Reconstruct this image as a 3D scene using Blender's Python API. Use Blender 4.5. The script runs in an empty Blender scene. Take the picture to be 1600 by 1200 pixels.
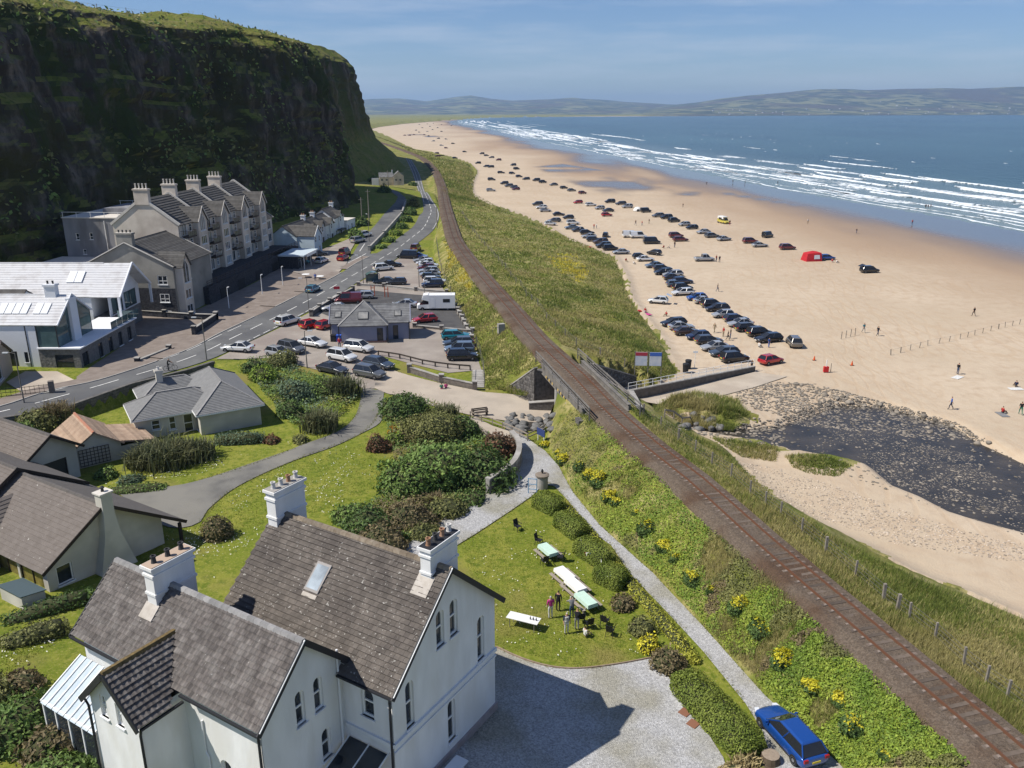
import bpy, bmesh, math, random
import numpy as np
from mathutils import Vector, Matrix
from mathutils.geometry import delaunay_2d_cdt
random.seed(7); RNG = np.random.default_rng(7)
SC = bpy.context.scene; COL = SC.collection
R = math.radians
# ---------------------------------------------------------------- camera, sky, sun, exposure
HC, FPX, YH = 37.0, 1300.0, 174.0          # camera height (m), focal length and horizon row at 1600x1200
PITCH = math.atan((600 - YH) / FPX); CP, SP = math.cos(PITCH), math.sin(PITCH)
cam = bpy.data.cameras.new('camera'); camo = bpy.data.objects.new('camera', cam); COL.objects.link(camo)
camo.location = (0, 0, HC); camo.rotation_euler = (math.pi / 2 - PITCH, 0, 0)
cam.sensor_fit = 'HORIZONTAL'; cam.sensor_width = 36; cam.lens = 36 * FPX / 1600
cam.clip_start = 0.5; cam.clip_end = 60000; SC.camera = camo
SUNV = Vector((-0.77, -0.17, 1.0)).normalized()       # towards the sun
world = bpy.data.worlds.new('World'); SC.world = world; world.use_nodes = True
wn = world.node_tree.nodes; wl = world.node_tree.links; wn.clear()
wo = wn.new('ShaderNodeOutputWorld'); wb = wn.new('ShaderNodeBackground'); wb.inputs[1].default_value = 0.074
sky = wn.new('ShaderNodeTexSky'); sky.sky_type = 'NISHITA'; sky.sun_disc = False
sky.sun_elevation = math.asin(SUNV.z); sky.sun_rotation = math.atan2(SUNV.x, SUNV.y)
sky.air_density = 1.0; sky.dust_density = 0.0; sky.ozone_density = 3.0
tc = wn.new('ShaderNodeTexCoord'); mp = wn.new('ShaderNodeMapping'); mp.inputs['Scale'].default_value = (1.3, 1.3, 11)
cn = wn.new('ShaderNodeTexNoise'); cn.inputs['Scale'].default_value = 3.1; cn.inputs['Detail'].default_value = 8; cn.inputs['Roughness'].default_value = .6
cr = wn.new('ShaderNodeValToRGB'); cr.color_ramp.elements[0].position = .44; cr.color_ramp.elements[1].position = .78
cr.color_ramp.elements[0].color = (0, 0, 0, 1); cr.color_ramp.elements[1].color = (.55, .55, .55, 1)
cm = wn.new('ShaderNodeMixRGB'); cm.inputs['Color2'].default_value = (7.5, 8.2, 9.4, 1)
wl.new(tc.outputs['Generated'], mp.inputs[0]); wl.new(mp.outputs[0], cn.inputs[0]); wl.new(cn.outputs[0], cr.inputs[0])
tn = wn.new('ShaderNodeMixRGB'); tn.blend_type = 'MULTIPLY'; tn.inputs[0].default_value = 1; tn.inputs[2].default_value = (.74, .86, 1.12, 1); wl.new(sky.outputs[0], tn.inputs[1])
wl.new(cr.outputs[0], cm.inputs[0]); wl.new(tn.outputs[0], cm.inputs[1]); wl.new(cm.outputs[0], wb.inputs[0]); wl.new(wb.outputs[0], wo.inputs[0])
sl = bpy.data.lights.new('sun', 'SUN'); sl.energy = 5.0; sl.angle = R(0.5); sl.color = (1, .95, .87)
so = bpy.data.objects.new('sun', sl); COL.objects.link(so); so.rotation_euler = SUNV.to_track_quat('Z', 'Y').to_euler()
so.location = SUNV * 300
vs = SC.view_settings; vs.view_transform = 'Standard'; vs.look = 'None'; vs.exposure = 0.25; vs.gamma = 1.0; vs.use_curve_mapping = False

# ---------------------------------------------------------------- helpers
def P(px, py, z=0.0):
    """world x, y of the point at height z that the photograph shows at (px, py)"""
    a, b = (px - 800) / FPX, -(py - 600) / FPX
    d = (a, CP + b * SP, -SP + b * CP); t = (z - HC) / d[2]
    return (d[0] * t, d[1] * t)
def PL(pts, z=None):
    return [P(q[0], q[1], q[2] if len(q) > 2 else z) for q in pts]
def thing(name, label, cat, loc=(0, 0, 0), rz=0, group=None):
    o = bpy.data.objects.new(name, None); COL.objects.link(o); o.empty_display_size = .2
    o.location = loc; o.rotation_euler = (0, 0, rz); tag(o, label, cat, group); return o
def tag(o, label=None, cat=None, group=None, kind=None):
    if label: o['label'] = label
    if cat: o['category'] = cat
    if group: o['group'] = group
    if kind: o['kind'] = kind
    return o
def link(name, me, parent=None, loc=None, rot=None):
    o = bpy.data.objects.new(name, me); COL.objects.link(o)
    if parent: o.parent = parent
    if loc is not None: o.location = loc
    if rot is not None: o.rotation_euler = rot
    return o
def fast(name, V, Fc, mats, midx=None, smooth=False):
    """mesh from numpy arrays; Fc is (n,3) or (n,4)"""
    V = np.asarray(V, dtype=np.float32); Fc = np.asarray(Fc, dtype=np.int32)
    me = bpy.data.meshes.new(name); n, k = Fc.shape
    me.vertices.add(len(V)); me.vertices.foreach_set('co', V.ravel())
    me.loops.add(n * k); me.loops.foreach_set('vertex_index', Fc.ravel())
    me.polygons.add(n); me.polygons.foreach_set('loop_start', np.arange(0, n * k, k, dtype=np.int32))
    try: me.polygons.foreach_set('loop_total', np.full(n, k, dtype=np.int32))
    except Exception: pass
    for m in (mats if isinstance(mats, (list, tuple)) else [mats]): me.materials.append(m)
    if midx is not None: me.polygons.foreach_set('material_index', np.asarray(midx, dtype=np.int32))
    me.polygons.foreach_set('use_smooth', np.full(n, bool(smooth)))
    me.update(calc_edges=True); me.validate(); return me
def fattr(me, name, vals):
    a = me.attributes.new(name, 'FLOAT', 'POINT'); a.data.foreach_set('value', np.asarray(vals, dtype=np.float32))
class MB:
    def __init__(s): s.v = []; s.f = []; s.m = []
    def add(s, vs_, fs, m=0):
        n = len(s.v); s.v += [tuple(q) for q in vs_]
        for f in fs: s.f.append(tuple(i + n for i in f)); s.m.append(m)
        return s
    def box(s, x0, x1, y0, y1, z0, z1, m=0):
        return s.add([(x0, y0, z0), (x1, y0, z0), (x1, y1, z0), (x0, y1, z0), (x0, y0, z1), (x1, y0, z1), (x1, y1, z1), (x0, y1, z1)],
                     [(3, 2, 1, 0), (4, 5, 6, 7), (0, 1, 5, 4), (1, 2, 6, 5), (2, 3, 7, 6), (3, 0, 4, 7)], m)
    def obox(s, c, ax, ay, az, m=0):
        """box round c with half-axis vectors"""
        c, ax, ay, az = Vector(c), Vector(ax), Vector(ay), Vector(az); q = []
        for k in (-1, 1):
            for a, b in ((-1, -1), (1, -1), (1, 1), (-1, 1)): q.append(c + ax * a + ay * b + az * k)
        return s.add(q, [(3, 2, 1, 0), (4, 5, 6, 7), (0, 1, 5, 4), (1, 2, 6, 5), (2, 3, 7, 6), (3, 0, 4, 7)], m)
    def bar(s, a, b, w, h=None, m=0):
        a, b = Vector(a), Vector(b); d = b - a
        if d.length < 1e-6: return s
        up = Vector((0, 0, 1)) if abs(d.normalized().z) < .95 else Vector((0, 1, 0))
        sx = d.cross(up).normalized(); sy = sx.cross(d).normalized(); h = h or w
        return s.obox((a + b) / 2, d / 2, sx * w / 2, sy * h / 2, m)
    def prism(s, poly, z0, z1, m=0):
        n = len(poly); z1 = z1 if isinstance(z1, (list, tuple)) else [z1] * n; z0 = z0 if isinstance(z0, (list, tuple)) else [z0] * n
        a = sum(poly[i][0] * poly[(i + 1) % n][1] - poly[(i + 1) % n][0] * poly[i][1] for i in range(n))
        if a < 0: poly = poly[::-1]; z1 = z1[::-1]; z0 = z0[::-1]
        vs_ = [(p[0], p[1], z0[i]) for i, p in enumerate(poly)] + [(p[0], p[1], z1[i]) for i, p in enumerate(poly)]
        fs = [tuple(range(n - 1, -1, -1)), tuple(range(n, 2 * n))] + [(i, (i + 1) % n, n + (i + 1) % n, n + i) for i in range(n)]
        return s.add(vs_, fs, m)
    def tube(s, pts, rad, n=8, m=0, cap=True):
        pts = [Vector(p) for p in pts]; rad = rad if isinstance(rad, (list, tuple)) else [rad] * len(pts); rings = []
        for i, p in enumerate(pts):
            d = (pts[min(i + 1, len(pts) - 1)] - pts[max(i - 1, 0)]).normalized()
            up = Vector((0, 0, 1)) if abs(d.z) < .9 else Vector((1, 0, 0))
            a = d.cross(up).normalized(); b = d.cross(a).normalized()
            rings.append([p + (a * math.cos(t) + b * math.sin(t)) * rad[i] for t in [2 * math.pi * k / n for k in range(n)]])
        vs_ = [q for r in rings for q in r]; fs = []
        for i in range(len(rings) - 1):
            for k in range(n): fs.append((i * n + k, i * n + (k + 1) % n, (i + 1) * n + (k + 1) % n, (i + 1) * n + k))
        if cap: fs += [tuple(range(n - 1, -1, -1)), tuple((len(rings) - 1) * n + k for k in range(n))]
        return s.add(vs_, fs, m)
    def lathe(s, prof, c=(0, 0, 0), n=16, m=0):
        vs_ = [(c[0] + r * math.cos(2 * math.pi * k / n), c[1] + r * math.sin(2 * math.pi * k / n), c[2] + z) for r, z in prof for k in range(n)]
        fs = [(i * n + k, i * n + (k + 1) % n, (i + 1) * n + (k + 1) % n, (i + 1) * n + k) for i in range(len(prof) - 1) for k in range(n)]
        fs += [tuple(range(n - 1, -1, -1)), tuple((len(prof) - 1) * n + k for k in range(n))]
        return s.add(vs_, fs, m)
    def mesh(s, name, mats, smooth=False):
        me = bpy.data.meshes.new(name); me.from_pydata(s.v, [], s.f)
        for m in (mats if isinstance(mats, (list, tuple)) else [mats]): me.materials.append(m)
        me.polygons.foreach_set('material_index', s.m)
        if smooth: me.polygons.foreach_set('use_smooth', [True] * len(s.f))
        me.update(); return me
    def build(s, name, mats, parent=None, smooth=False, **kw):
        o = link(name, s.mesh(name, mats, smooth), parent)
        if kw: tag(o, **kw)
        return o
def copy_tree(o, parent=None):
    c = o.copy(); COL.objects.link(c); c.parent = parent
    for ch in list(o.children): copy_tree(ch, c)
    return c
# ---------------------------------------------------------------- numpy noise
def _hash(ix, iy, iz):
    n = (ix.astype(np.int64) * 374761393 + iy.astype(np.int64) * 668265263 + iz.astype(np.int64) * 2147483647) & 0xffffffff
    n = ((n ^ (n >> 13)) * 1274126177) & 0xffffffff
    return ((n ^ (n >> 16)) & 0xffff) / 65535.0
def vnoise(x, y, z=0.0):
    x, y, z = np.broadcast_arrays(np.asarray(x, float), np.asarray(y, float), np.asarray(z, float))
    ix, iy, iz = np.floor(x), np.floor(y), np.floor(z); fx, fy, fz = x - ix, y - iy, z - iz
    fx, fy, fz = [t * t * (3 - 2 * t) for t in (fx, fy, fz)]; r = 0
    for a in (0, 1):
        for b in (0, 1):
            for c in (0, 1):
                r = r + _hash(ix + a, iy + b, iz + c) * (fx if a else 1 - fx) * (fy if b else 1 - fy) * (fz if c else 1 - fz)
    return r * 2 - 1
def fbm(x, y, z=0.0, o=4):
    r = 0; a = 1.0; t = 0
    for i in range(o): r = r + a * vnoise(x * 2 ** i + 17.3 * i, y * 2 ** i - 9.1 * i, np.asarray(z) * 2 ** i); t += a; a *= .5
    return r / t
def sst(a, b, x):
    t = np.clip((np.asarray(x, float) - a) / (b - a), 0, 1); return t * t * (3 - 2 * t)
def pdist(X, Y, poly):
    d = np.full(np.shape(X), 1e9)
    for (ax, ay), (bx, by) in zip(poly[:-1], poly[1:]):
        ex, ey = bx - ax, by - ay; L = ex * ex + ey * ey + 1e-12
        t = np.clip(((X - ax) * ex + (Y - ay) * ey) / L, 0, 1)
        d = np.minimum(d, (X - ax - t * ex) ** 2 + (Y - ay - t * ey) ** 2)
    return np.sqrt(d)
def inside(X, Y, poly):
    r = np.zeros(np.shape(X), bool); n = len(poly)
    for i in range(n):
        (ax, ay), (bx, by) = poly[i], poly[(i + 1) % n]
        if ay == by: continue
        c = ((ay > Y) != (by > Y)) & (X < (bx - ax) * (Y - ay) / (by - ay) + ax); r ^= c
    return r
def smooth_line(pts, step=4.0, far=0.0):
    """Catmull-Rom through the points"""
    p = [np.array(q, float) for q in pts]; p = [2 * p[0] - p[1]] + p + [2 * p[-1] - p[-2]]; out = []
    for i in range(1, len(p) - 2):
        n = max(2, int(np.linalg.norm(p[i + 1] - p[i]) / max(step, far * abs(p[i][1]))))
        for k in range(n):
            t = k / n
            out.append(.5 * (2 * p[i] + (p[i + 1] - p[i - 1]) * t + (2 * p[i - 1] - 5 * p[i] + 4 * p[i + 1] - p[i + 2]) * t * t + (3 * p[i] - p[i - 1] - 3 * p[i + 1] + p[i + 2]) * t ** 3))
    out.append(p[-2]); return [tuple(q) for q in out]
# ---------------------------------------------------------------- materials
def mat(name, c1, c2=None, scale=3.0, rough=.85, bump=0.0, bscale=None, metal=0.0, spec=.3, island=0.0, trans=0.0, objcol=False,
        coords='Object', detail=5, c3=None, s3=.4, lo=.35, hi=.65, coat=0.0, stretch=None, spots=None):
    m = bpy.data.materials.new(name); m.use_nodes = True; nt = m.node_tree; N = nt.nodes; L = nt.links
    b = N['Principled BSDF']; b.inputs['Roughness'].default_value = rough; b.inputs['Metallic'].default_value = metal
    b.inputs['Specular IOR Level'].default_value = spec; b.inputs['Coat Weight'].default_value = coat
    vec = None
    def V():
        nonlocal vec
        if vec is None:
            if coords == 'World': g_ = N.new('ShaderNodeNewGeometry'); vec = g_.outputs['Position']
            else: g_ = N.new('ShaderNodeTexCoord'); vec = g_.outputs[coords]
            if stretch:
                q = N.new('ShaderNodeMapping'); q.inputs['Scale'].default_value = stretch; L.new(vec, q.inputs[0]); vec = q.outputs[0]
        return vec
    def noise(sc, det=detail):
        n = N.new('ShaderNodeTexNoise'); n.inputs['Scale'].default_value = sc; n.inputs['Detail'].default_value = det; L.new(V(), n.inputs['Vector']); return n
    def ramp(src, a, bb):
        r = N.new('ShaderNodeMapRange'); r.inputs[1].default_value = a; r.inputs[2].default_value = bb; L.new(src, r.inputs[0]); return r.outputs[0]
    def mix(f, a, bb, typ='MIX'):
        x = N.new('ShaderNodeMixRGB'); x.blend_type = typ
        for i, q in ((0, f), (1, a), (2, bb)):
            if hasattr(q, 'is_output') or isinstance(q, bpy.types.NodeSocket): L.new(q, x.inputs[i])
            else: x.inputs[i].default_value = q if i == 0 else (*q, 1)
        return x.outputs[0]
    col = tuple(c1)
    if objcol:
        oi = N.new('ShaderNodeObjectInfo'); col = oi.outputs['Color']
        if c2: col = mix(ramp(noise(scale).outputs[0], lo, hi), col, c2)
    elif c2: col = mix(ramp(noise(scale).outputs[0], lo, hi), c1, c2)
    if c3: col = mix(ramp(noise(s3, 3).outputs[0], .45, .65), col, c3)
    if island:
        g2 = N.new('ShaderNodeNewGeometry'); oi2 = N.new('ShaderNodeObjectInfo')
        ad = N.new('ShaderNodeMath'); ad.operation = 'ADD'; L.new(g2.outputs['Random Per Island'], ad.inputs[0]); L.new(oi2.outputs['Random'], ad.inputs[1])
        fr = N.new('ShaderNodeMath'); fr.operation = 'FRACT'; L.new(ad.outputs[0], fr.inputs[0])
        mr = N.new('ShaderNodeMapRange'); mr.inputs[3].default_value = 1 - island; mr.inputs[4].default_value = 1 + island; L.new(fr.outputs[0], mr.inputs[0])
        vm = N.new('ShaderNodeVectorMath'); vm.operation = 'SCALE'
        if isinstance(col, tuple): vm.inputs[0].default_value = col
        else: L.new(col, vm.inputs[0])
        L.new(mr.outputs[0], vm.inputs['Scale']); col = vm.outputs[0]
    if spots:
        sc_, thr, sc_col = spots
        col = mix(ramp(noise(sc_, 2).outputs[0], thr, thr + .04), col, sc_col)
    if isinstance(col, tuple): b.inputs['Base Color'].default_value = (*col, 1)
    else: L.new(col, b.inputs['Base Color'])
    if bump:
        bp = N.new('ShaderNodeBump'); bp.inputs['Strength'].default_value = bump; bp.inputs['Distance'].default_value = .1
        L.new(noise(bscale or scale * 4, 4).outputs[0], bp.inputs['Height']); L.new(bp.outputs[0], b.inputs['Normal'])
    if trans:
        t = N.new('ShaderNodeBsdfTranslucent'); ms = N.new('ShaderNodeMixShader'); ms.inputs[0].default_value = trans
        if isinstance(col, tuple): t.inputs[0].default_value = (*col, 1)
        else: L.new(col, t.inputs[0])
        L.new(b.outputs[0], ms.inputs[1]); L.new(t.outputs[0], ms.inputs[2]); L.new(ms.outputs[0], N['Material Output'].inputs[0])
    return m
# ======== terrain
# ---------------------------------------------------------------- lie of the land
RAILZ = 6.9
_rc = [(1586, 1184), (1480, 1093), (1320, 956), (1190, 845), (1087, 752), (1020, 700), (947, 635), (905, 590), (841, 530), (807, 490), (754, 430),
       (716, 380), (706, 353), (697, 320), (690, 287), (678, 263), (660, 247), (637, 237)]
RAIL = [(28.5, 8), (27.2, 22)] + PL(_rc, RAILZ) + [(-128, 860), (-215, 1180), (-340, 1560), (-640, 2400)]
RAIL = smooth_line(RAIL, 4.0, .05)
COAST_S = [(60, -20), (52, 20)] + PL([(1720, 1030), (1600, 970), (1517, 933), (1433, 903), (1347, 857), (1298, 837), (1253, 811), (1221, 790), (1187, 762), (1168, 740),
             (1155, 725), (1142, 710), (1125, 699), (1099, 686), (1069, 670), (1040, 654), (1005, 640), (978, 630)], 1.2)
COAST_N = PL([(988, 596), (1010, 603), (1040, 598), (1057, 583), (1048, 560), (1032, 530), (1003, 492), (985, 468), (975, 430), (958, 400), (922, 388), (880, 372), (850, 352),
             (800, 332), (760, 320), (738, 306), (734, 290), (744, 268), (733, 256), (706, 246), (680, 241), (650, 236), (628, 226), (604, 213), (585, 205), (575, 200)], 1.2)
COAST_F = PL([(590, 197), (630, 192), (690, 187.5), (760, 183.6)], 1.2) + [(700, 7000), (2300, 8600), (6500, 10400), (12000, 12500)]
COAST = COAST_S + COAST_N + COAST_F
WATER = [(215, -60), (200, 60), (185, 170)] + PL([(1600, 362), (1500, 343), (1400, 326), (1300, 309), (1200, 291), (1100, 271), (1000, 252), (920, 236), (850, 222), (790, 208), (750, 199), (715, 191)], 0) + \
        PL([(735, 186), (800, 183.2)], 0) + [(1000, 6700), (2450, 8000), (6000, 9600), (12000, 11400)]
WATER = smooth_line(WATER, 25.0, .08)
SEAPOLY = WATER + [(40000, 11400), (40000, -60)]
COASTPOLY = COAST + [(40000, 12500), (40000, -20)]
TOE_LS = [(16, 2), (15.5, 18)] + PL([(1400, 1290, 3), (1312, 1195, 3), (1195, 1088, 3), (1100, 982, 3), (1020, 897, 3), (937, 822, 3), (895, 772, 2.8), (872, 725, 2.6), (858, 700, 2.4), (852, 682, 2.2), (862, 655, 2)])
TOE_LN = PL([(842, 571, 6.5), (795, 613, 2.2), (757, 610, 2.4), (753, 572, 3.7), (737, 530, 3.8), (722, 500, 3.9), (702, 465, 4), (692, 445, 4), (680, 410, 4), (676, 385, 4.2), (680, 365, 4.6), (690, 345, 5), (683, 320, 5.5), (672, 297, 6), (664, 270, 6.4), (650, 250, 6.5), (636, 241, 6.5)]) + [(-100, 700), (-150, 880), (-240, 1200), (-360, 1570), (-660, 2410)]
POLY_S = TOE_LS + COAST_S[::-1]
POLY_N = TOE_LN + [(-600, 2400)] + COAST_N[::-1] + [P(902, 553, 6.5)]
LANDC = [(500, 1100, 3), (760, 1100, 3), (900, 900, 3), (720, 850, 3), (1000, 1000, 3), (1150, 1190, 3), (1000, 1190, 3), (830, 760, 2.9), (870, 800, 3), (600, 950, 3.1), (420, 900, 3.2), (250, 1000, 3.6),
         (60, 1060, 5.0), (0, 1190, 5.4), (20, 1000, 4.4), (150, 1190, 5.0), (0, 900, 3.8), (150, 900, 3.5), (250, 820, 3.2), (100, 800, 3.2), (0, 760, 3.2), (350, 760, 3.2), (500, 700, 3.2), (560, 650, 3.2), (300, 690, 3), (200, 690, 3), (400, 640, 3.1), (100, 690, 3.2),
         (600, 600, 3.3), (560, 580, 3.6), (450, 545, 4.2), (600, 530, 3.8), (700, 545, 3.7), (660, 470, 3.9), (560, 470, 4.1), (640, 410, 4.1), (680, 590, 3.0), (740, 622, 2.5), (800, 636, 2.1), (850, 640, 1.9), (800, 680, 2.3), (700, 660, 2.8), (740, 760, 2.9), (640, 720, 3.1),
         (0, 640, 5), (100, 625, 5), (200, 595, 4.9), (300, 565, 4.7), (384, 530, 4.4), (480, 470, 4.2), (560, 425, 4.2), (620, 385, 4.4), (670, 355, 5.0), (655, 300, 6), (645, 265, 6.6), (632, 244, 7),
         (100, 600, 5), (215, 540, 4.7), (280, 500, 4.6), (400, 450, 4.5), (460, 415, 4.7), (530, 385, 5), (575, 370, 5.4), (600, 340, 6.5), (620, 310, 8.2), (600, 290, 9.5), (0, 560, 5.2), (0, 500, 5.5), (200, 420, 6), (400, 400, 5), (500, 350, 6.5)]
_tw = np.array([(*P(a, b, c), c) for a, b, c in LANDC] + [(0, 15, 4), (-20, 10, 5.5), (-45, 15, 6), (18, 12, 3), (-80, 60, 5.5), (-110, 100, 7), (-75, 320, 9), (-95, 420, 10), (-110, 560, 9), (-150, 700, 8), (40, 100, 1.3), (30, 60, 2.5), (60, 200, 2)])
def _tps_fit(p):
    n = len(p); x = p[:, :2] / 50.0
    d = np.hypot(x[:, None, 0] - x[None, :, 0], x[:, None, 1] - x[None, :, 1])
    K = np.where(d > 0, d * d * np.log(d + 1e-12), 0) + np.eye(n) * .004
    A = np.zeros((n + 3, n + 3)); A[:n, :n] = K; A[:n, n] = 1; A[:n, n + 1:] = x; A[n, :n] = 1; A[n + 1:, :n] = x.T
    return np.linalg.solve(A, np.concatenate([p[:, 2], np.zeros(3)])), x
_tc, _tx = _tps_fit(_tw)
def land_h(X, Y):
    sh = np.shape(X); x = np.ravel(X) / 50.0; y = np.ravel(Y) / 50.0; r = np.full(x.shape, _tc[-3]) + _tc[-2] * x + _tc[-1] * y
    for i in range(len(_tx)):
        d2 = (x - _tx[i, 0]) ** 2 + (y - _tx[i, 1]) ** 2; r += _tc[i] * .5 * d2 * np.log(d2 + 1e-12)
    r = np.clip(r, 1.7, 12).reshape(sh)
    return r * (1 - sst(600, 900, Y)) + 6.0 * sst(600, 900, Y)
STREAM = PL([(1035, 652), (1100, 660), (1200, 662), (1240, 650), (1300, 628), (1378, 631), (1437, 647), (1500, 664), (1547, 692), (1600, 716), (1750, 790), (1950, 900), (1850, 960), (1600, 843), (1537, 827), (1475, 808),
             (1428, 783), (1381, 764), (1344, 733), (1250, 713), (1219, 717), (1150, 692), (1095, 680), (1040, 669)], .4)
RWALL = [(x, y - .2) for x, y in PL([(-140, 676), (0, 651), (95, 635), (207, 598), (292, 575), (334, 561)], 5.0)]
GARDEN = [(-75, 84)] + [(x, y - .3) for x, y in RWALL] + PL([(352, 592), (420, 640), (470, 700), (300, 760), (150, 760), (0, 760), (-400, 800)], 3.1)
MOUNDS = [(*P(1075, 640, 1), 5.5, 2.6, 1.7), (*P(1190, 702, .5), 3.2, 2.0, .6), (*P(1285, 728, .5), 3.4, 1.8, .6), (*P(1128, 655, .8), 4, 2, 1.0)]
def signed(X, Y, line, poly):
    d = pdist(X, Y, line); return np.where(inside(X, Y, poly), d, -d)
def height(X, Y, full=False):
    X = np.asarray(X, float); Y = np.asarray(Y, float)
    land = land_h(X, Y)
    gm = inside(X, Y, GARDEN); gd = pdist(X, Y, GARDEN + GARDEN[:1]); land = np.where(gm, land + (3.05 - land) * sst(0, .6, gd), land)
    dw = -signed(X, Y, WATER, SEAPOLY)                       # metres inland of the waterline
    beach = np.where(dw > 0, 1.0 * sst(0, 95, dw), np.maximum(-.03 * -dw, -3)) + .05 * fbm(X / 6, Y / 6, 0, 3) * sst(5, 40, dw)
    dc = signed(X, Y, COAST, COASTPOLY); w = sst(-3, 2.5, dc)
    base = land * (1 - w) + beach * w
    inS = inside(X, Y, POLY_S); inN = inside(X, Y, POLY_N); drail = pdist(X, Y, RAIL)
    e = np.maximum(drail - 2.7, 0)
    for msk, tl, tr in ((inS, TOE_LS, COAST_S), (inN, TOE_LN[1:], COAST_N[2:])):
        if not msk.any(): continue
        dl = pdist(X[msk], Y[msk], tl); dr = pdist(X[msk], Y[msk], tr); em = e[msk]
        left = _leftof(X[msk], Y[msk]); dt = np.where(left, dl, dr); b0 = np.where(left, land[msk], np.maximum(beach[msk], .6))
        t = dt / (dt + em + 1e-6); t = np.where(left, t ** .85, t ** .62)
        hh = b0 + (RAILZ - .45 - b0) * t + fbm(X[msk] / 5, Y[msk] / 5, 0, 4) * np.minimum(dt * .35, .75) * np.minimum(em * .4, 1)
        base[msk] = hh
    sm = inside(X, Y, STREAM); sd = pdist(X, Y, STREAM + STREAM[:1]); base = np.where(sm, base + (.12 - base) * sst(0, 2.0, sd), base)
    for mx, my, rx, ry, mh in MOUNDS:
        base = base + mh * np.exp(-(((X - mx) / rx) ** 2 + ((Y - my) / ry) ** 2)) * (1 + .3 * vnoise(X / 1.2, Y / 1.2))
    if full: return base, dw, dc, inS | inN, sm, drail
    return base
_rx = np.array([p[0] for p in RAIL]); _ry = np.array([p[1] for p in RAIL])
def _leftof(X, Y): return X < np.interp(Y, _ry, _rx)
# ---------------------------------------------------------------- materials of the ground
def ground_mat(name, cols, rough=.95):
    """cols: list of (colour, noise scale, lo, hi) laid over one another"""
    m = bpy.data.materials.new(name); m.use_nodes = True; N = m.node_tree.nodes; L = m.node_tree.links; b = N['Principled BSDF']
    b.inputs['Roughness'].default_value = rough; b.inputs['Specular IOR Level'].default_value = .15
    g = N.new('ShaderNodeNewGeometry'); col = None
    for c, s, lo, hi in cols:
        if col is None: col = c; continue
        n = N.new('ShaderNodeTexNoise'); n.inputs['Scale'].default_value = s; n.inputs['Detail'].default_value = 5; L.new(g.outputs['Position'], n.inputs['Vector'])
        r = N.new('ShaderNodeMapRange'); r.inputs[1].default_value = lo; r.inputs[2].default_value = hi; L.new(n.outputs[0], r.inputs[0])
        x = N.new('ShaderNodeMixRGB'); L.new(r.outputs[0], x.inputs[0]); x.inputs[2].default_value = (*c, 1)
        if isinstance(col, tuple): x.inputs[1].default_value = (*col, 1)
        else: L.new(col, x.inputs[1])
        col = x.outputs[0]
    L.new(col, b.inputs['Base Color'])
    n = N.new('ShaderNodeTexNoise'); n.inputs['Scale'].default_value = 6; n.inputs['Detail'].default_value = 6; L.new(g.outputs['Position'], n.inputs['Vector'])
    bp = N.new('ShaderNodeBump'); bp.inputs['Strength'].default_value = .5; bp.inputs['Distance'].default_value = .12; L.new(n.outputs[0], bp.inputs['Height']); L.new(bp.outputs[0], b.inputs['Normal'])
    return m
M_LAWN = ground_mat('lawn_grass', [((.145, .175, .02), 0, 0, 0), ((.21, .215, .035), .3, .42, .62), ((.10, .135, .013), 1.7, .45, .65), ((.25, .235, .06), 5, .54, .7), ((.20, .175, .05), .12, .56, .68)])
M_ROUGH = ground_mat('rough_grass_ground', [((.19, .18, .045), 0, 0, 0), ((.13, .155, .025), .09, .45, .58), ((.30, .26, .11), .4, .46, .64), ((.10, .115, .022), 1.8, .52, .7)])
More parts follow.
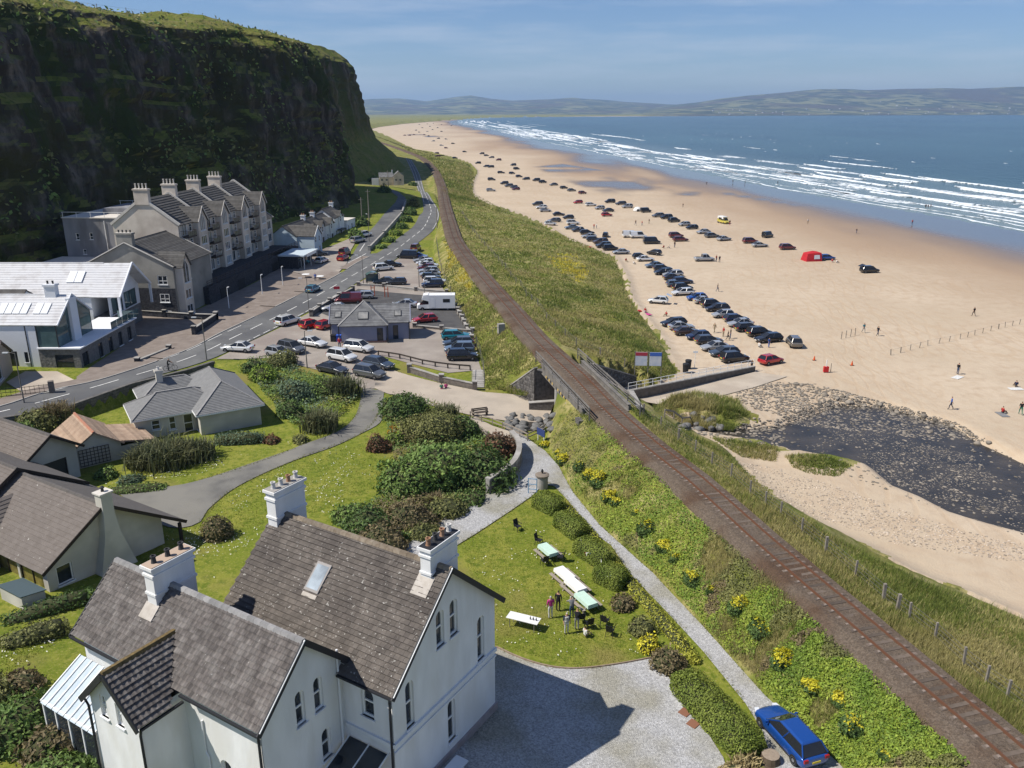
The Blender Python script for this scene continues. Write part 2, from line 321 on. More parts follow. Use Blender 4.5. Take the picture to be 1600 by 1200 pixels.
def sand_mat():
    m = bpy.data.materials.new('beach_sand'); m.use_nodes = True; N = m.node_tree.nodes; L = m.node_tree.links; b = N['Principled BSDF']
    g = N.new('ShaderNodeNewGeometry'); pos = g.outputs['Position']
    def noise(s, d=5, v=pos, dist=0):
        n = N.new('ShaderNodeTexNoise'); n.inputs['Scale'].default_value = s; n.inputs['Detail'].default_value = d; n.inputs['Distortion'].default_value = dist; L.new(v, n.inputs['Vector']); return n.outputs[0]
    def rng(src, a, bb, c=0, d=1):
        r = N.new('ShaderNodeMapRange'); r.inputs[1].default_value = a; r.inputs[2].default_value = bb; r.inputs[3].default_value = c; r.inputs[4].default_value = d; L.new(src, r.inputs[0]); return r.outputs[0]
    def mix(f, a, bb):
        x = N.new('ShaderNodeMixRGB')
        for i, q in ((0, f), (1, a), (2, bb)):
            if isinstance(q, tuple): x.inputs[i].default_value = (*q, 1)
            elif isinstance(q, float): x.inputs[i].default_value = q
            else: L.new(q, x.inputs[i])
        return x.outputs[0]
    def at_(n): a = N.new('ShaderNodeAttribute'); a.attribute_name = n; return a.outputs['Fac']
    def mth(op, a, bb):
        x = N.new('ShaderNodeMath'); x.operation = op
        for i, q in ((0, a), (1, bb)):
            if isinstance(q, float): x.inputs[i].default_value = q
            else: L.new(q, x.inputs[i])
        return x.outputs[0]
    col = mix(rng(noise(.05), .35, .65), (.50, .402, .29), (.44, .35, .245)); col = mix(rng(noise(.6), .45, .75), col, (.42, .32, .22))
    # wheel tracks: bands of a warped wave, only where the beach is driven on
    mp = N.new('ShaderNodeMapping'); mp.inputs['Rotation'].default_value = (0, 0, R(35)); mp.inputs['Scale'].default_value = (1, .35, 1); L.new(pos, mp.inputs[0])
    wv = N.new('ShaderNodeTexWave'); wv.inputs['Scale'].default_value = .17; wv.inputs['Distortion'].default_value = 14; wv.inputs['Detail'].default_value = 2.5; wv.inputs['Detail Scale'].default_value = .6; L.new(mp.outputs[0], wv.inputs[0])
    mp2 = N.new('ShaderNodeMapping'); mp2.inputs['Rotation'].default_value = (0, 0, R(-28)); mp2.inputs['Scale'].default_value = (1, .2, 1); L.new(pos, mp2.inputs[0]); w2_ = N.new('ShaderNodeTexWave'); w2_.inputs['Scale'].default_value = .11; w2_.inputs['Distortion'].default_value = 22; w2_.inputs['Detail'].default_value = 3; w2_.inputs['Detail Scale'].default_value = .4; L.new(mp2.outputs[0], w2_.inputs[0]); wave2 = w2_.outputs['Fac']
    trk = mth('MULTIPLY', rng(mth('MAXIMUM', wv.outputs['Fac'], wave2), .82, .97), mth('MULTIPLY', rng(noise(.035), .42, .56), at_('driven')))
    col = mix(mth('MULTIPLY', trk, .24), col, (.40, .27, .155))
    wet = at_('wet'); col = mix(wet, col, (.33, .22, .13))
    pool = at_('pool'); col = mix(pool, col, (.12, .10, .085)); L.new(col, b.inputs['Base Color'])
    rr = mth('SUBTRACT', .95, mth('MULTIPLY', wet, .35)); rr = mth('SUBTRACT', rr, mth('MULTIPLY', pool, .52)); L.new(rr, b.inputs['Roughness']); b.inputs['Specular IOR Level'].default_value = .5
    hgt = mth('ADD', mth('MULTIPLY', trk, -.2), mth('ADD', noise(1.3, 6), mth('MULTIPLY', noise(7, 4), .5)))
    bp = N.new('ShaderNodeBump'); bp.inputs['Distance'].default_value = .14; L.new(mth('MULTIPLY', mth('SUBTRACT', 1.0, pool), .55), bp.inputs['Strength']); L.new(hgt, bp.inputs['Height']); L.new(bp.outputs[0], b.inputs['Normal'])
    return m
M_SAND = sand_mat()
# ---------------------------------------------------------------- terrain sheets
_pys = np.concatenate([np.linspace(1900, 262, 520), np.linspace(261, 185, 76)]); _r = np.array([P(800, q, 3)[1] for q in _pys]); _r = np.concatenate([[2, 5, 8, 11, 14], _r[_r > 16], np.geomspace(_r[-1] * 1.03, 15500, 45)])
_an = np.radians(np.concatenate([np.linspace(-56, -12, 236), np.linspace(-11.9, 0, 150), np.linspace(.18, 56, 300)]))
_RR, _AA = np.meshgrid(_r, _an, indexing='ij'); _X = _RR * np.sin(_AA); _Y = _RR * np.cos(_AA)
_Z, _DW, _DC, _EMB, _SM, _DRL = height(_X, _Y, True)
_far = sst(1500, 5000, _RR); _Z = np.where(_DW > 0, _Z * (1 - _far) + np.minimum(_Z, 5 + 3 * fbm(_X / 300, _Y / 300)) * _far, _Z)
def hgrid(X, Y):
    """height read from the terrain mesh itself"""
    X = np.asarray(X, float); Y = np.asarray(Y, float); r = np.hypot(X, Y); a = np.arctan2(X, Y)
    fi = np.interp(r, _r, np.arange(len(_r))); fj = np.clip(np.interp(a, _an, np.arange(len(_an))), 0, len(_an) - 1.001); i = np.minimum(fi.astype(int), len(_r) - 2); j = fj.astype(int); u = fi - i; v = fj - j
    return _Z[i, j] * (1 - u) * (1 - v) + _Z[i + 1, j] * u * (1 - v) + _Z[i, j + 1] * (1 - u) * v + _Z[i + 1, j + 1] * u * v
def h1(x, y): return float(hgrid(np.array([x]), np.array([y]))[0])
def atn(px, py, it=16):
    """points of the ground seen at (px, py)"""
    px = np.asarray(px, float); py = np.asarray(py, float); z = np.full(np.shape(px), 3.0)
    a, b = (px - 800) / FPX, -(py - 600) / FPX; dy = CP + b * SP; dz = -SP + b * CP
    for _ in range(it):
        t = (z - HC) / dz; X = a * t; Y = dy * t; z = z + .7 * (hgrid(X, Y) - z)
    return np.stack([X, Y, z], -1)
def at(px, py): return Vector(atn(np.array([px]), np.array([py]))[0])
nr, na = _X.shape; _id = np.arange(nr * na).reshape(nr, na)
_Fq = np.stack([_id[:-1, :-1], _id[:-1, 1:], _id[1:, 1:], _id[1:, :-1]], -1).reshape(-1, 4)[:, ::-1]
_V = np.stack([_X, _Y, _Z], -1).reshape(-1, 3)
def fc(a): return a.reshape(-1)[_Fq].mean(1)
_dcf = fc(_DC) + 1.1 * vnoise(fc(_X) / 1.6, fc(_Y) / 1.6); _embf = fc(_EMB.astype(float)) > .5
_k = np.where(_embf & (_dcf < 0), 1, np.where(_dcf > 0, 2, 0)); _mnd = np.zeros(len(_k), bool)
for mx, my, rx, ry, mh in MOUNDS: _mnd |= (((fc(_X) - mx) / rx) ** 2 + ((fc(_Y) - my) / ry) ** 2 + .3 * vnoise(fc(_X) / 1.2, fc(_Y) / 1.2)) < 1.2
_k[_mnd] = 1; _k[(_k == 2) & (fc(_Z) > 1.6)] = 1; _k[(_k == 0) & ~_leftof(fc(_X), fc(_Y))] = 1; _k[(fc(_DW) < -60)] = 9; _k[(_k == 0) & (fc(_Y) > 330)] = 1
def sheet(name, sel, m):
    f = _Fq[sel]; u, inv = np.unique(f, return_inverse=True); me = fast(name, _V[u], inv.reshape(f.shape), m, smooth=True); return tag(link(name, me), kind='structure'), u
ground, _ = sheet('ground', _k == 0, M_LAWN)
dunes, _ = sheet('rough_grass_bank', _k == 1, M_ROUGH)
beach, _u = sheet('beach', _k == 2, M_SAND)
_bx, _by = _V[_u, 0], _V[_u, 1]; _bd = _DW.reshape(-1)[_u]
_wn = fbm(_bx / 45, _by / 130, 0, 4)
_pool = np.zeros(len(_u)); PLP = [PL([(828, 262), (880, 256), (960, 268), (1040, 284), (1120, 292), (1100, 306), (1010, 312), (930, 303), (880, 286)], .4), PL([(770, 312), (880, 314), (960, 318), (880, 323)], .5), PL([(640, 209), (700, 213), (690, 216), (630, 212)], .6), PL([(1060, 286), (1180, 306), (1290, 322), (1240, 324), (1120, 304)], .3)]
for q in PLP: _pool = np.maximum(_pool, np.where(inside(_bx, _by, q), sst(0, 6, pdist(_bx, _by, q + q[:1])), 0))
_pool = _pool * sst(-.25, .35, fbm(_bx / 30, _by / 30, 3, 5)) * .85; _pool = np.maximum(_pool, sst(62, 14, _bd + 30 * _wn))
fattr(beach.data, 'wet', np.clip(np.maximum(sst(125, 25, _bd + _wn * 60) * .95, _pool), 0, 1)); fattr(beach.data, 'pool', _pool)
fattr(beach.data, 'driven', sst(20, 60, _bd) * sst(3, 12, pdist(_bx, _by, COAST)))
# ---------------------------------------------------------------- sea
def sea_mat():
    m = bpy.data.materials.new('sea_water'); m.use_nodes = True; N = m.node_tree.nodes; L = m.node_tree.links; b = N['Principled BSDF']
    b.inputs['Roughness'].default_value = .22; b.inputs['IOR'].default_value = 1.33; b.inputs['Specular IOR Level'].default_value = .32
    g = N.new('ShaderNodeNewGeometry'); a = N.new('ShaderNodeAttribute'); a.attribute_name = 'shallow'
    mp = N.new('ShaderNodeMapping'); mp.inputs['Rotation'].default_value = (0, 0, R(-20)); mp.inputs['Scale'].default_value = (1, .3, 1); L.new(g.outputs['Position'], mp.inputs[0])
    n = N.new('ShaderNodeTexNoise'); n.inputs['Scale'].default_value = .006; n.inputs['Detail'].default_value = 6; L.new(mp.outputs[0], n.inputs['Vector'])
    r = N.new('ShaderNodeMapRange'); r.inputs[1].default_value = .4; r.inputs[2].default_value = .62; L.new(n.outputs[0], r.inputs[0])
    x = N.new('ShaderNodeMixRGB'); L.new(r.outputs[0], x.inputs[0]); x.inputs[1].default_value = (.022, .06, .08, 1); x.inputs[2].default_value = (.036, .088, .105, 1)
    y = N.new('ShaderNodeMixRGB'); L.new(a.outputs['Fac'], y.inputs[0]); L.new(x.outputs[0], y.inputs[1]); y.inputs[2].default_value = (.17, .22, .22, 1); L.new(y.outputs[0], b.inputs['Base Color'])
    w = N.new('ShaderNodeTexNoise'); w.inputs['Scale'].default_value = .13; w.inputs['Detail'].default_value = 7; w.inputs['Roughness'].default_value = .6; L.new(mp.outputs[0], w.inputs['Vector'])
    bp = N.new('ShaderNodeBump'); bp.inputs['Strength'].default_value = .9; bp.inputs['Distance'].default_value = 2.2; L.new(w.outputs[0], bp.inputs['Height']); L.new(bp.outputs[0], b.inputs['Normal'])
    return m
_off = np.concatenate([[-12, -4, 0, 4, 8, 14, 22, 30, 40, 52, 66, 82, 100, 125, 155, 190, 240, 320, 450, 700, 1200, 2200, 4000, 8000, 16000]])
_wp = np.array(WATER); _wt = np.gradient(_wp, axis=0); _wt /= np.linalg.norm(_wt, axis=1)[:, None]
def off_shore(i, d):
    """point d metres out to sea from waterline point i (towards +x, swinging with the coast)"""
    nrm = np.stack([_wt[:, 1], -_wt[:, 0]], -1)
    k = np.clip(d / 600.0, 0, 1); e = nrm[i] * (1 - k) + np.array([1.0, 0.02]) * k; e = e / np.linalg.norm(e); return _wp[i] + e * d
_sx = np.array([np.linspace(0, 1, 3)])
_sg = [(-700, -60), (40000, -60)]
_gx = np.concatenate([np.linspace(-400, 400, 161), np.geomspace(420, 30000, 50)]); _gy = np.concatenate([np.linspace(-60, 1500, 196), np.geomspace(1530, 12600, 60)])
_GX, _GY = np.meshgrid(_gx, _gy, indexing='ij'); _sd = -signed(_GX, _GY, WATER, SEAPOLY)
_sid = np.arange(_GX.size).reshape(_GX.shape); _sf = np.stack([_sid[:-1, :-1], _sid[1:, :-1], _sid[1:, 1:], _sid[:-1, 1:]], -1).reshape(-1, 4)
_keep = (_sd.reshape(-1)[_sf].min(1) < 12); _sf = _sf[_keep]; _su, _si = np.unique(_sf, return_inverse=True)
_me = fast('sea', np.stack([_GX, _GY, np.zeros_like(_GX)], -1).reshape(-1, 3)[_su], _si.reshape(_sf.shape), sea_mat(), smooth=True)
fattr(_me, 'shallow', sst(-150, 5, _sd.reshape(-1)[_su]) * .9); sea = tag(link('sea', _me), kind='structure')
# breaking waves: ragged ribbons of foam with a raised lip, following the shore
def foam_mat():
    m = mat('sea_foam', (.82, .85, .86), (.6, .66, .7), scale=.5, rough=.7, coords='World', bump=.4, bscale=2)
    N = m.node_tree.nodes; L = m.node_tree.links; b = N['Principled BSDF']; g = N.new('ShaderNodeNewGeometry'); n = N.new('ShaderNodeTexNoise'); n.inputs['Scale'].default_value = .35; n.inputs['Detail'].default_value = 6
    L.new(g.outputs['Position'], n.inputs['Vector']); a = N.new('ShaderNodeAttribute'); a.attribute_name = 'dense'
    s = N.new('ShaderNodeMath'); s.operation = 'ADD'; L.new(n.outputs[0], s.inputs[0]); L.new(a.outputs['Fac'], s.inputs[1])
    r = N.new('ShaderNodeMapRange'); r.inputs[1].default_value = .92; r.inputs[2].default_value = 1.08; L.new(s.outputs[0], r.inputs[0]); L.new(r.outputs[0], b.inputs['Alpha']); return m
_seg = np.concatenate([[0], np.cumsum(np.linalg.norm(np.diff(_wp, axis=0), axis=1))])
def shore_at(s, d):
    x = np.interp(s, _seg, _wp[:, 0]); y = np.interp(s, _seg, _wp[:, 1]); tx = np.interp(s, _seg, _wt[:, 0]); ty = np.interp(s, _seg, _wt[:, 1]); return x + ty * d, y - tx * d
_fv, _ff, _fd = [], [], []
_s0 = float(np.interp(230, _wp[:40, 1], _seg[:40]))
def wave(s0, ln, d, wd, dens, lip):
    n = max(6, int(ln / (2.5 + s0 / 900))); s = np.linspace(s0, s0 + ln, n); env = np.sin(np.linspace(0, math.pi, n)) ** .5
    dd = d + 2.2 * vnoise(s / 38, d * .3) + .7 * vnoise(s / 7, d); w = wd * env * (.7 + .6 * vnoise(s / 9, d + 5)) + .05
    b0 = len(_fv) and sum(len(q) for q in _fv)
    for k, (f, zz) in enumerate(((1, .03), (.55, .03 + lip), (0, .03), )):
        x, y = shore_at(s, dd - w * (1 - f)); _fv.append(np.stack([x, y, np.full(n, zz) * 1.0 + (0 if zz < .1 else .15 * vnoise(s / 5, d))], -1)); _fd.append(np.full(n, dens * (1, 1.1, .75)[k]) * (.4 + .6 * env))
    for k in range(2):
        i = np.arange(n - 1) + b0 + k * n; _ff.append(np.stack([i, i + 1, i + 1 + n, i + n], -1))
for d, cnt, wd, dens, lip in ((3, 18, 1.8, .74, .08), (9, 14, 1.6, .68, .1), (20, 14, 3.0, .74, .22), (32, 14, 4.2, .78, .35), (44, 12, 4.4, .8, .4), (58, 14, 5.4, .84, .5), (72, 11, 5.2, .82, .5), (90, 12, 5.6, .82, .55), (112, 8, 4.4, .74, .5), (140, 6, 3.0, .68, .4), (185, 4, 1.8, .62, .3)):
    for _ in range(cnt): s = _s0 - 60 + 1250 * random.random() ** 1.3; wave(s, random.uniform(25, 90) * (1 + s / 1400) * (1.5 if d < 12 else 1), d + random.uniform(-5, 5) * (d > 12), wd * random.uniform(.7, 1.3), dens, lip)
    for _ in range(cnt): s = _s0 + random.uniform(900, 3300); wave(s, random.uniform(90, 380), d * 1.05 + random.uniform(-6, 6) * (d > 12), wd * random.uniform(1.0, 1.9), dens, lip)
for _ in range(80): s = _s0 + random.uniform(-80, 1600); wave(s, random.uniform(40, 130), random.uniform(14, 105), random.uniform(9, 22), .53, .0)
for _ in range(60): s = _s0 + random.uniform(0, 1500) ; wave(s, random.uniform(4, 12), random.uniform(130, 420), .8, .7, .15)
_me = fast('surf', np.concatenate(_fv), np.concatenate(_ff), foam_mat(), smooth=True); fattr(_me, 'dense', np.concatenate(_fd))
tag(link('surf', _me), 'white foam of breaking waves along the curving shore', 'surf', kind='stuff')
# ---------------------------------------------------------------- far hills
M_HILL = ground_mat('hill_fields', [((.07, .08, .05), 0, 0, 0), ((.20, .20, .10), .0035, .47, .53), ((.04, .05, .035), .006, .52, .6), ((.09, .075, .06), .0011, .5, .62)])
def hill(name, sky_px, d0, d1, dback):
    sx = np.array([q[0] for q in sky_px], float); sy = np.array([q[1] for q in sky_px], float)
    cols = np.linspace(sx[0], sx[-1], 260); V = []; rows = 26
    for j in range(rows):
        t = j / (rows - 3) if j < rows - 2 else 1 + (j - rows + 3) * .5
        for c in cols:
            dd0 = np.interp(c, [q[0] for q in d0], [q[1] for q in d0]); ytop = np.interp(c, sx, sy)
            D = dd0 + (d1 - dd0) * min(t, 1) + max(t - 1, 0) * dback; a = (c - 800) / FPX
            top = HC + d1 * (YH - ytop) / FPX / CP * .96
            z = 2 + (top - 2) * (min(t, 1) ** 1.25) * (1 if t <= 1 else .8)
            V.append((a * D / CP * 1.0, D, z))
    V = np.array(V); n = len(cols); nz = fbm(V[:, 0] / 900, V[:, 1] / 900, 3, 5); tt = np.repeat(np.clip(np.arange(rows) / (rows - 3), 0, 1), n)
    V[:, 2] += nz * 60 * tt * (1 - tt) * 2 + fbm(V[:, 0] / 420, V[:, 1] / 420, 7, 4) * 9 * tt
    idx = np.arange(rows * n).reshape(rows, n); f = np.stack([idx[:-1, :-1], idx[:-1, 1:], idx[1:, 1:], idx[1:, :-1]], -1).reshape(-1, 4)
    return tag(link(name, fast(name, V, f, M_HILL, smooth=True)), kind='structure'), V.reshape(rows, n, 3)
hill('hills', [(380, 160), (560, 161), (600, 157), (640, 156), (680, 160), (720, 154), (742, 151.5), (770, 156), (800, 159), (850, 157), (885, 154.5), (915, 157), (960, 161), (1010, 163), (1060, 166), (1130, 168)], [(380, 9000), (1130, 9000)], 15000, 3000)
_, HV = hill('headland_hill', [(985, 172), (1020, 166), (1060, 162), (1090, 157), (1130, 152), (1165, 149), (1200, 146), (1232, 143.5), (1262, 143), (1300, 144.5), (1340, 143), (1400, 142), (1440, 143), (1490, 140.5), (1545, 139), (1600, 137), (1750, 134), (2000, 140), (2200, 150)],
     [(985, 7000), (1200, 8150), (1600, 9700), (2200, 11500)], 12500, 2500)
_hm = MB(); _hm.box(-6, 6, -4, 4, 0, 5, 0); _hm.add([(-6.4, -4.4, 5), (6.4, -4.4, 5), (6.4, 4.4, 5), (-6.4, 4.4, 5), (-6.4, 0, 8.5), (6.4, 0, 8.5)], [(0, 1, 5, 4), (2, 3, 4, 5), (0, 4, 3), (1, 2, 5)], 1)
_wh = mat('far_house_white', (.8, .79, .75)); _wr = mat('far_house_slate', (.12, .12, .13)); _hmesh = _hm.mesh('far_house', [_wh, _wr])
for k in range(90):
    c = random.randint(20, 200); r = min(19, int(abs(random.gauss(0, 1)) * 5) + 1); q = HV[r, c]
    o = link('far_house', _hmesh, None, (q[0], q[1] - 4, q[2] - 1), (0, 0, random.uniform(-.6, .6))); o.scale = (random.uniform(.8, 1.6),) * 3
    tag(o, 'tiny white house on the far hillside across the bay', 'house', 'white houses on the far hillside')
# ---------------------------------------------------------------- the cliff
def cliff(name, base, prof, seed, m, nu=420, nv=110, amp=2.6):
    b = np.array(smooth_line(base, 2.0)); s = np.concatenate([[0], np.cumsum(np.linalg.norm(np.diff(b, axis=0), axis=1))]); u = np.linspace(0, s[-1], nu)
    bx, by = np.interp(u, s, b[:, 0]), np.interp(u, s, b[:, 1]); tx, ty = np.gradient(bx), np.gradient(by); L = np.hypot(tx, ty); nx, ny = -ty / L, tx / L      # inland
    ker = np.ones(25) / 25; nx = np.convolve(np.pad(nx, 12, 'edge'), ker, 'valid'); ny = np.convolve(np.pad(ny, 12, 'edge'), ker, 'valid')
    pt = np.linspace(0, 1, nv); ps = np.interp(pt, [q[0] for q in prof], [q[1] for q in prof]); pz = np.interp(pt, [q[0] for q in prof], [q[2] for q in prof]); rk = np.interp(pt, [q[0] for q in prof], [q[3] for q in prof])
    U, T = np.meshgrid(u, pt, indexing='ij'); S = np.repeat(ps[None], nu, 0); Z = np.repeat(pz[None], nu, 0); K = np.repeat(rk[None], nu, 0)
    S0 = np.minimum(S, 42.0); n1 = fbm(U / 26, Z / 60, seed, 4); n2 = fbm(U / 7, Z / 22, seed + 9, 4); n3 = fbm(U / 2.6, Z / 1.9, seed + 3, 3); led = np.abs(vnoise(U / 14, Z / 4.2, seed + 5))
    S = S + K * (n1 * amp * 2.0 + n2 * amp * 1.4 + n3 * 1.1 - led * 2.2) + (1 - K) * n1 * 2
    Z = Z + (1 - K) * (fbm(U / 14, S / 10, seed, 4) * 1.4) + T * n1 * 3.0 * sst(.2, .6, T)
    kk = (1 - sst(.12, .6, U / s[-1])) if name == 'cliff' else 1.0; S = np.where(T > .86, S0 + (S - S0) * kk, S); Z = np.where(T > .86, 63 + (Z - 63) * kk, Z) if name == 'cliff' else Z
    X = bx[:, None] + nx[:, None] * S; Y = by[:, None] + ny[:, None] * S; V = np.stack([X, Y, Z], -1).reshape(-1, 3)
    i = np.arange(nu * nv).reshape(nu, nv); f = np.stack([i[:-1, :-1], i[:-1, 1:], i[1:, 1:], i[1:, :-1]], -1).reshape(-1, 4)
    me = fast(name, V, f, m, smooth=False); fattr(me, 'rock', K.reshape(-1)); return tag(link(name, me), kind='structure'), V.reshape(nu, nv, 3)
def cliff_mat():
    m = bpy.data.materials.new('cliff_rock'); m.use_nodes = True; N = m.node_tree.nodes; L = m.node_tree.links; b = N['Principled BSDF']; b.inputs['Roughness'].default_value = .95; b.inputs['Specular IOR Level'].default_value = .1
    g = N.new('ShaderNodeNewGeometry'); a = N.new('ShaderNodeAttribute'); a.attribute_name = 'rock'
    def noise(s, st=(1, 1, 1)):
        mp = N.new('ShaderNodeMapping'); mp.inputs['Scale'].default_value = st; L.new(g.outputs['Position'], mp.inputs[0]); n = N.new('ShaderNodeTexNoise'); n.inputs['Scale'].default_value = s; n.inputs['Detail'].default_value = 7; n.inputs['Roughness'].default_value = .62; L.new(mp.outputs[0], n.inputs['Vector']); return n.outputs[0]
    def mix(f, a_, b_, lo, hi):
        r = N.new('ShaderNodeMapRange'); r.inputs[1].default_value = lo; r.inputs[2].default_value = hi; L.new(f, r.inputs[0]); x = N.new('ShaderNodeMixRGB'); L.new(r.outputs[0], x.inputs[0])
        for i, q in ((1, a_), (2, b_)):
            if isinstance(q, tuple): x.inputs[i].default_value = (*q, 1)
            else: L.new(q, x.inputs[i])
        return x.outputs[0]
    rock = mix(noise(.35, (1, 1, .2)), (.045, .037, .029), (.15, .13, .11), .46, .66); rock = mix(noise(.09, (1, 1, .5)), rock, (.032, .045, .012), .48, .56); rock = mix(noise(.045), rock, (.04, .04, .014), .5, .6); rock = mix(noise(1.1, (1, 1, .22)), rock, (.035, .032, .03), .56, .7)
    gr = mix(noise(.12), (.13, .15, .025), (.19, .17, .055), .42, .6); gr = mix(noise(.7), gr, (.07, .095, .016), .5, .66)
    sp = N.new('ShaderNodeSeparateXYZ'); L.new(g.outputs['True Normal'], sp.inputs[0]); sm = N.new('ShaderNodeMath'); sm.operation = 'ABSOLUTE'; L.new(sp.outputs[2], sm.inputs[0])
    r1 = N.new('ShaderNodeMapRange'); r1.inputs[1].default_value = .55; r1.inputs[2].default_value = .8; L.new(sm.outputs[0], r1.inputs[0])
    iv = N.new('ShaderNodeMath'); iv.operation = 'SUBTRACT'; iv.inputs[0].default_value = 1; L.new(a.outputs['Fac'], iv.inputs[1]); mx = N.new('ShaderNodeMath'); mx.operation = 'MAXIMUM'; L.new(r1.outputs[0], mx.inputs[0]); L.new(iv.outputs[0], mx.inputs[1])
    x = N.new('ShaderNodeMixRGB'); L.new(mx.outputs[0], x.inputs[0]); L.new(rock, x.inputs[1]); L.new(gr, x.inputs[2]); L.new(x.outputs[0], b.inputs['Base Color'])
    bp = N.new('ShaderNodeBump'); bp.inputs['Strength'].default_value = .9; bp.inputs['Distance'].default_value = .7; L.new(noise(.9), bp.inputs['Height']); L.new(bp.outputs[0], b.inputs['Normal']); return m
M_CLIFF = cliff_mat()
_, CV = cliff('cliff', [(-230, -10), (-165, 55), (-122, 105), (-99, 148), (-86, 185), (-74, 222), (-61, 250), (-52, 272), (-51.5, 292), (-66, 318), (-100, 345), (-150, 370)],
      [(0, 0, 3.5, .8), (.12, 3, 10, .9), (.5, 11, 36, 1), (.66, 16, 54, 1), (.73, 19, 58.5, .9), (.78, 24, 60.5, .3), (.86, 42, 64, 0), (1, 160, 72, 0)], 1, M_CLIFF)
_, CV2 = cliff('far_cliff', [(-76, 340), (-67, 378), (-62, 420), (-62, 462), (-71, 520), (-98, 590), (-150, 655), (-240, 730), (-380, 860), (-600, 1100)],
      [(0, -6, 3.5, 0), (.15, 2, 13, 0), (.3, 12, 22, .1), (.42, 16, 30, .6), (.72, 22, 60, 1), (.8, 30, 67, .3), (1, 150, 74, 0)], 21, M_CLIFF, nu=300, nv=80, amp=2.2)
# ======== roads
# ---------------------------------------------------------------- sheets: roads, paths, yards
def drape(name, poly, m, lift=.06, step=1.5, zfun=None, smooth=True, kind='structure', densify=True):
    """flat-ish sheet with the given outline laid on the ground"""
    q = []
    for i in range(len(poly)):
        a, b = poly[i], poly[(i + 1) % len(poly)]; n = max(1, int(math.dist(a, b) / step)) if densify else 1
        q += [(a[0] + (b[0] - a[0]) * k / n, a[1] + (b[1] - a[1]) * k / n) for k in range(n)]
    X = np.array([p[0] for p in q]); Y = np.array([p[1] for p in q]); gx, gy = np.meshgrid(np.arange(X.min(), X.max(), step), np.arange(Y.min(), Y.max(), step)); gx, gy = gx.ravel(), gy.ravel()
    ok = inside(gx, gy, q) & (pdist(gx, gy, q + q[:1]) > step * .45); pts = q + list(zip(gx[ok], gy[ok])); n = len(q)
    vs_, _, fs, *_r2 = delaunay_2d_cdt([Vector(p) for p in pts], [(i, (i + 1) % n) for i in range(n)], [], 0, 1e-5)
    V = np.array([(v.x, v.y) for v in vs_]); fs = np.array([f for f in fs if len(f) == 3]); c = V[fs].mean(1); fs = fs[inside(c[:, 0], c[:, 1], q)]
    Z = (hgrid(V[:, 0], V[:, 1]) if zfun is None else zfun(V[:, 0], V[:, 1])) + lift
    me = fast(name, np.column_stack([V, Z]), fs, m, smooth=smooth)
    return tag(link(name, me), kind=kind)
def strip(name, line, w0, w1, m, lift, parent=None, zfun=None, kind=None):
    L = np.array(line); t = np.gradient(L, axis=0); t /= np.linalg.norm(t, axis=1)[:, None]; nrm = np.stack([-t[:, 1], t[:, 0]], -1)
    A = L + nrm * w0; B = L + nrm * w1; Z = lambda Q: (hgrid(Q[:, 0], Q[:, 1]) if zfun is None else zfun(Q[:, 0], Q[:, 1])) + lift
    n = len(L); V = np.concatenate([np.column_stack([A, Z(A)]), np.column_stack([B, Z(B)])]); i = np.arange(n - 1)
    me = fast(name, V, np.stack([i, i + n, i + n + 1, i + 1], -1) if w0 > w1 else np.stack([i, i + 1, i + n + 1, i + n], -1), m); o = link(name, me, parent)
    if kind: o['kind'] = kind
    return o
M_ASPH = mat('road_asphalt', (.115, .115, .115), (.15, .15, .145), scale=.5, rough=.9, coords='World', bump=.25, bscale=14, c3=(.095, .095, .097), s3=.09)
M_DKASPH = mat('dark_asphalt', (.062, .06, .06), (.085, .082, .08), scale=.6, rough=.92, coords='World', bump=.25, bscale=14)
M_PALE = mat('worn_car_park_surface', (.255, .222, .19), (.325, .285, .245), scale=.35, rough=.95, coords='World', bump=.3, bscale=9, c3=(.24, .20, .175), s3=.13)
M_CONC = mat('sandy_concrete', (.38, .325, .26), (.45, .385, .305), scale=.4, rough=.92, coords='World', bump=.25, bscale=8, c3=(.36, .30, .235), s3=.15)
M_DRIVE = mat('driveway_tarmac', (.125, .12, .11), (.175, .168, .15), scale=.7, rough=.93, coords='World', bump=.3, bscale=12, c3=(.20, .19, .165), s3=.2)
M_PAVE = mat('brown_pavement', (.185, .15, .125), (.235, .195, .165), scale=.8, rough=.92, coords='World', bump=.2, bscale=10)
M_LINE = mat('road_paint', (.72, .71, .67), (.5, .49, .46), scale=2.5, rough=.8, coords='World')
M_KERB = mat('kerb_concrete', (.33, .31, .28), (.42, .40, .36), scale=2, rough=.9, coords='World')
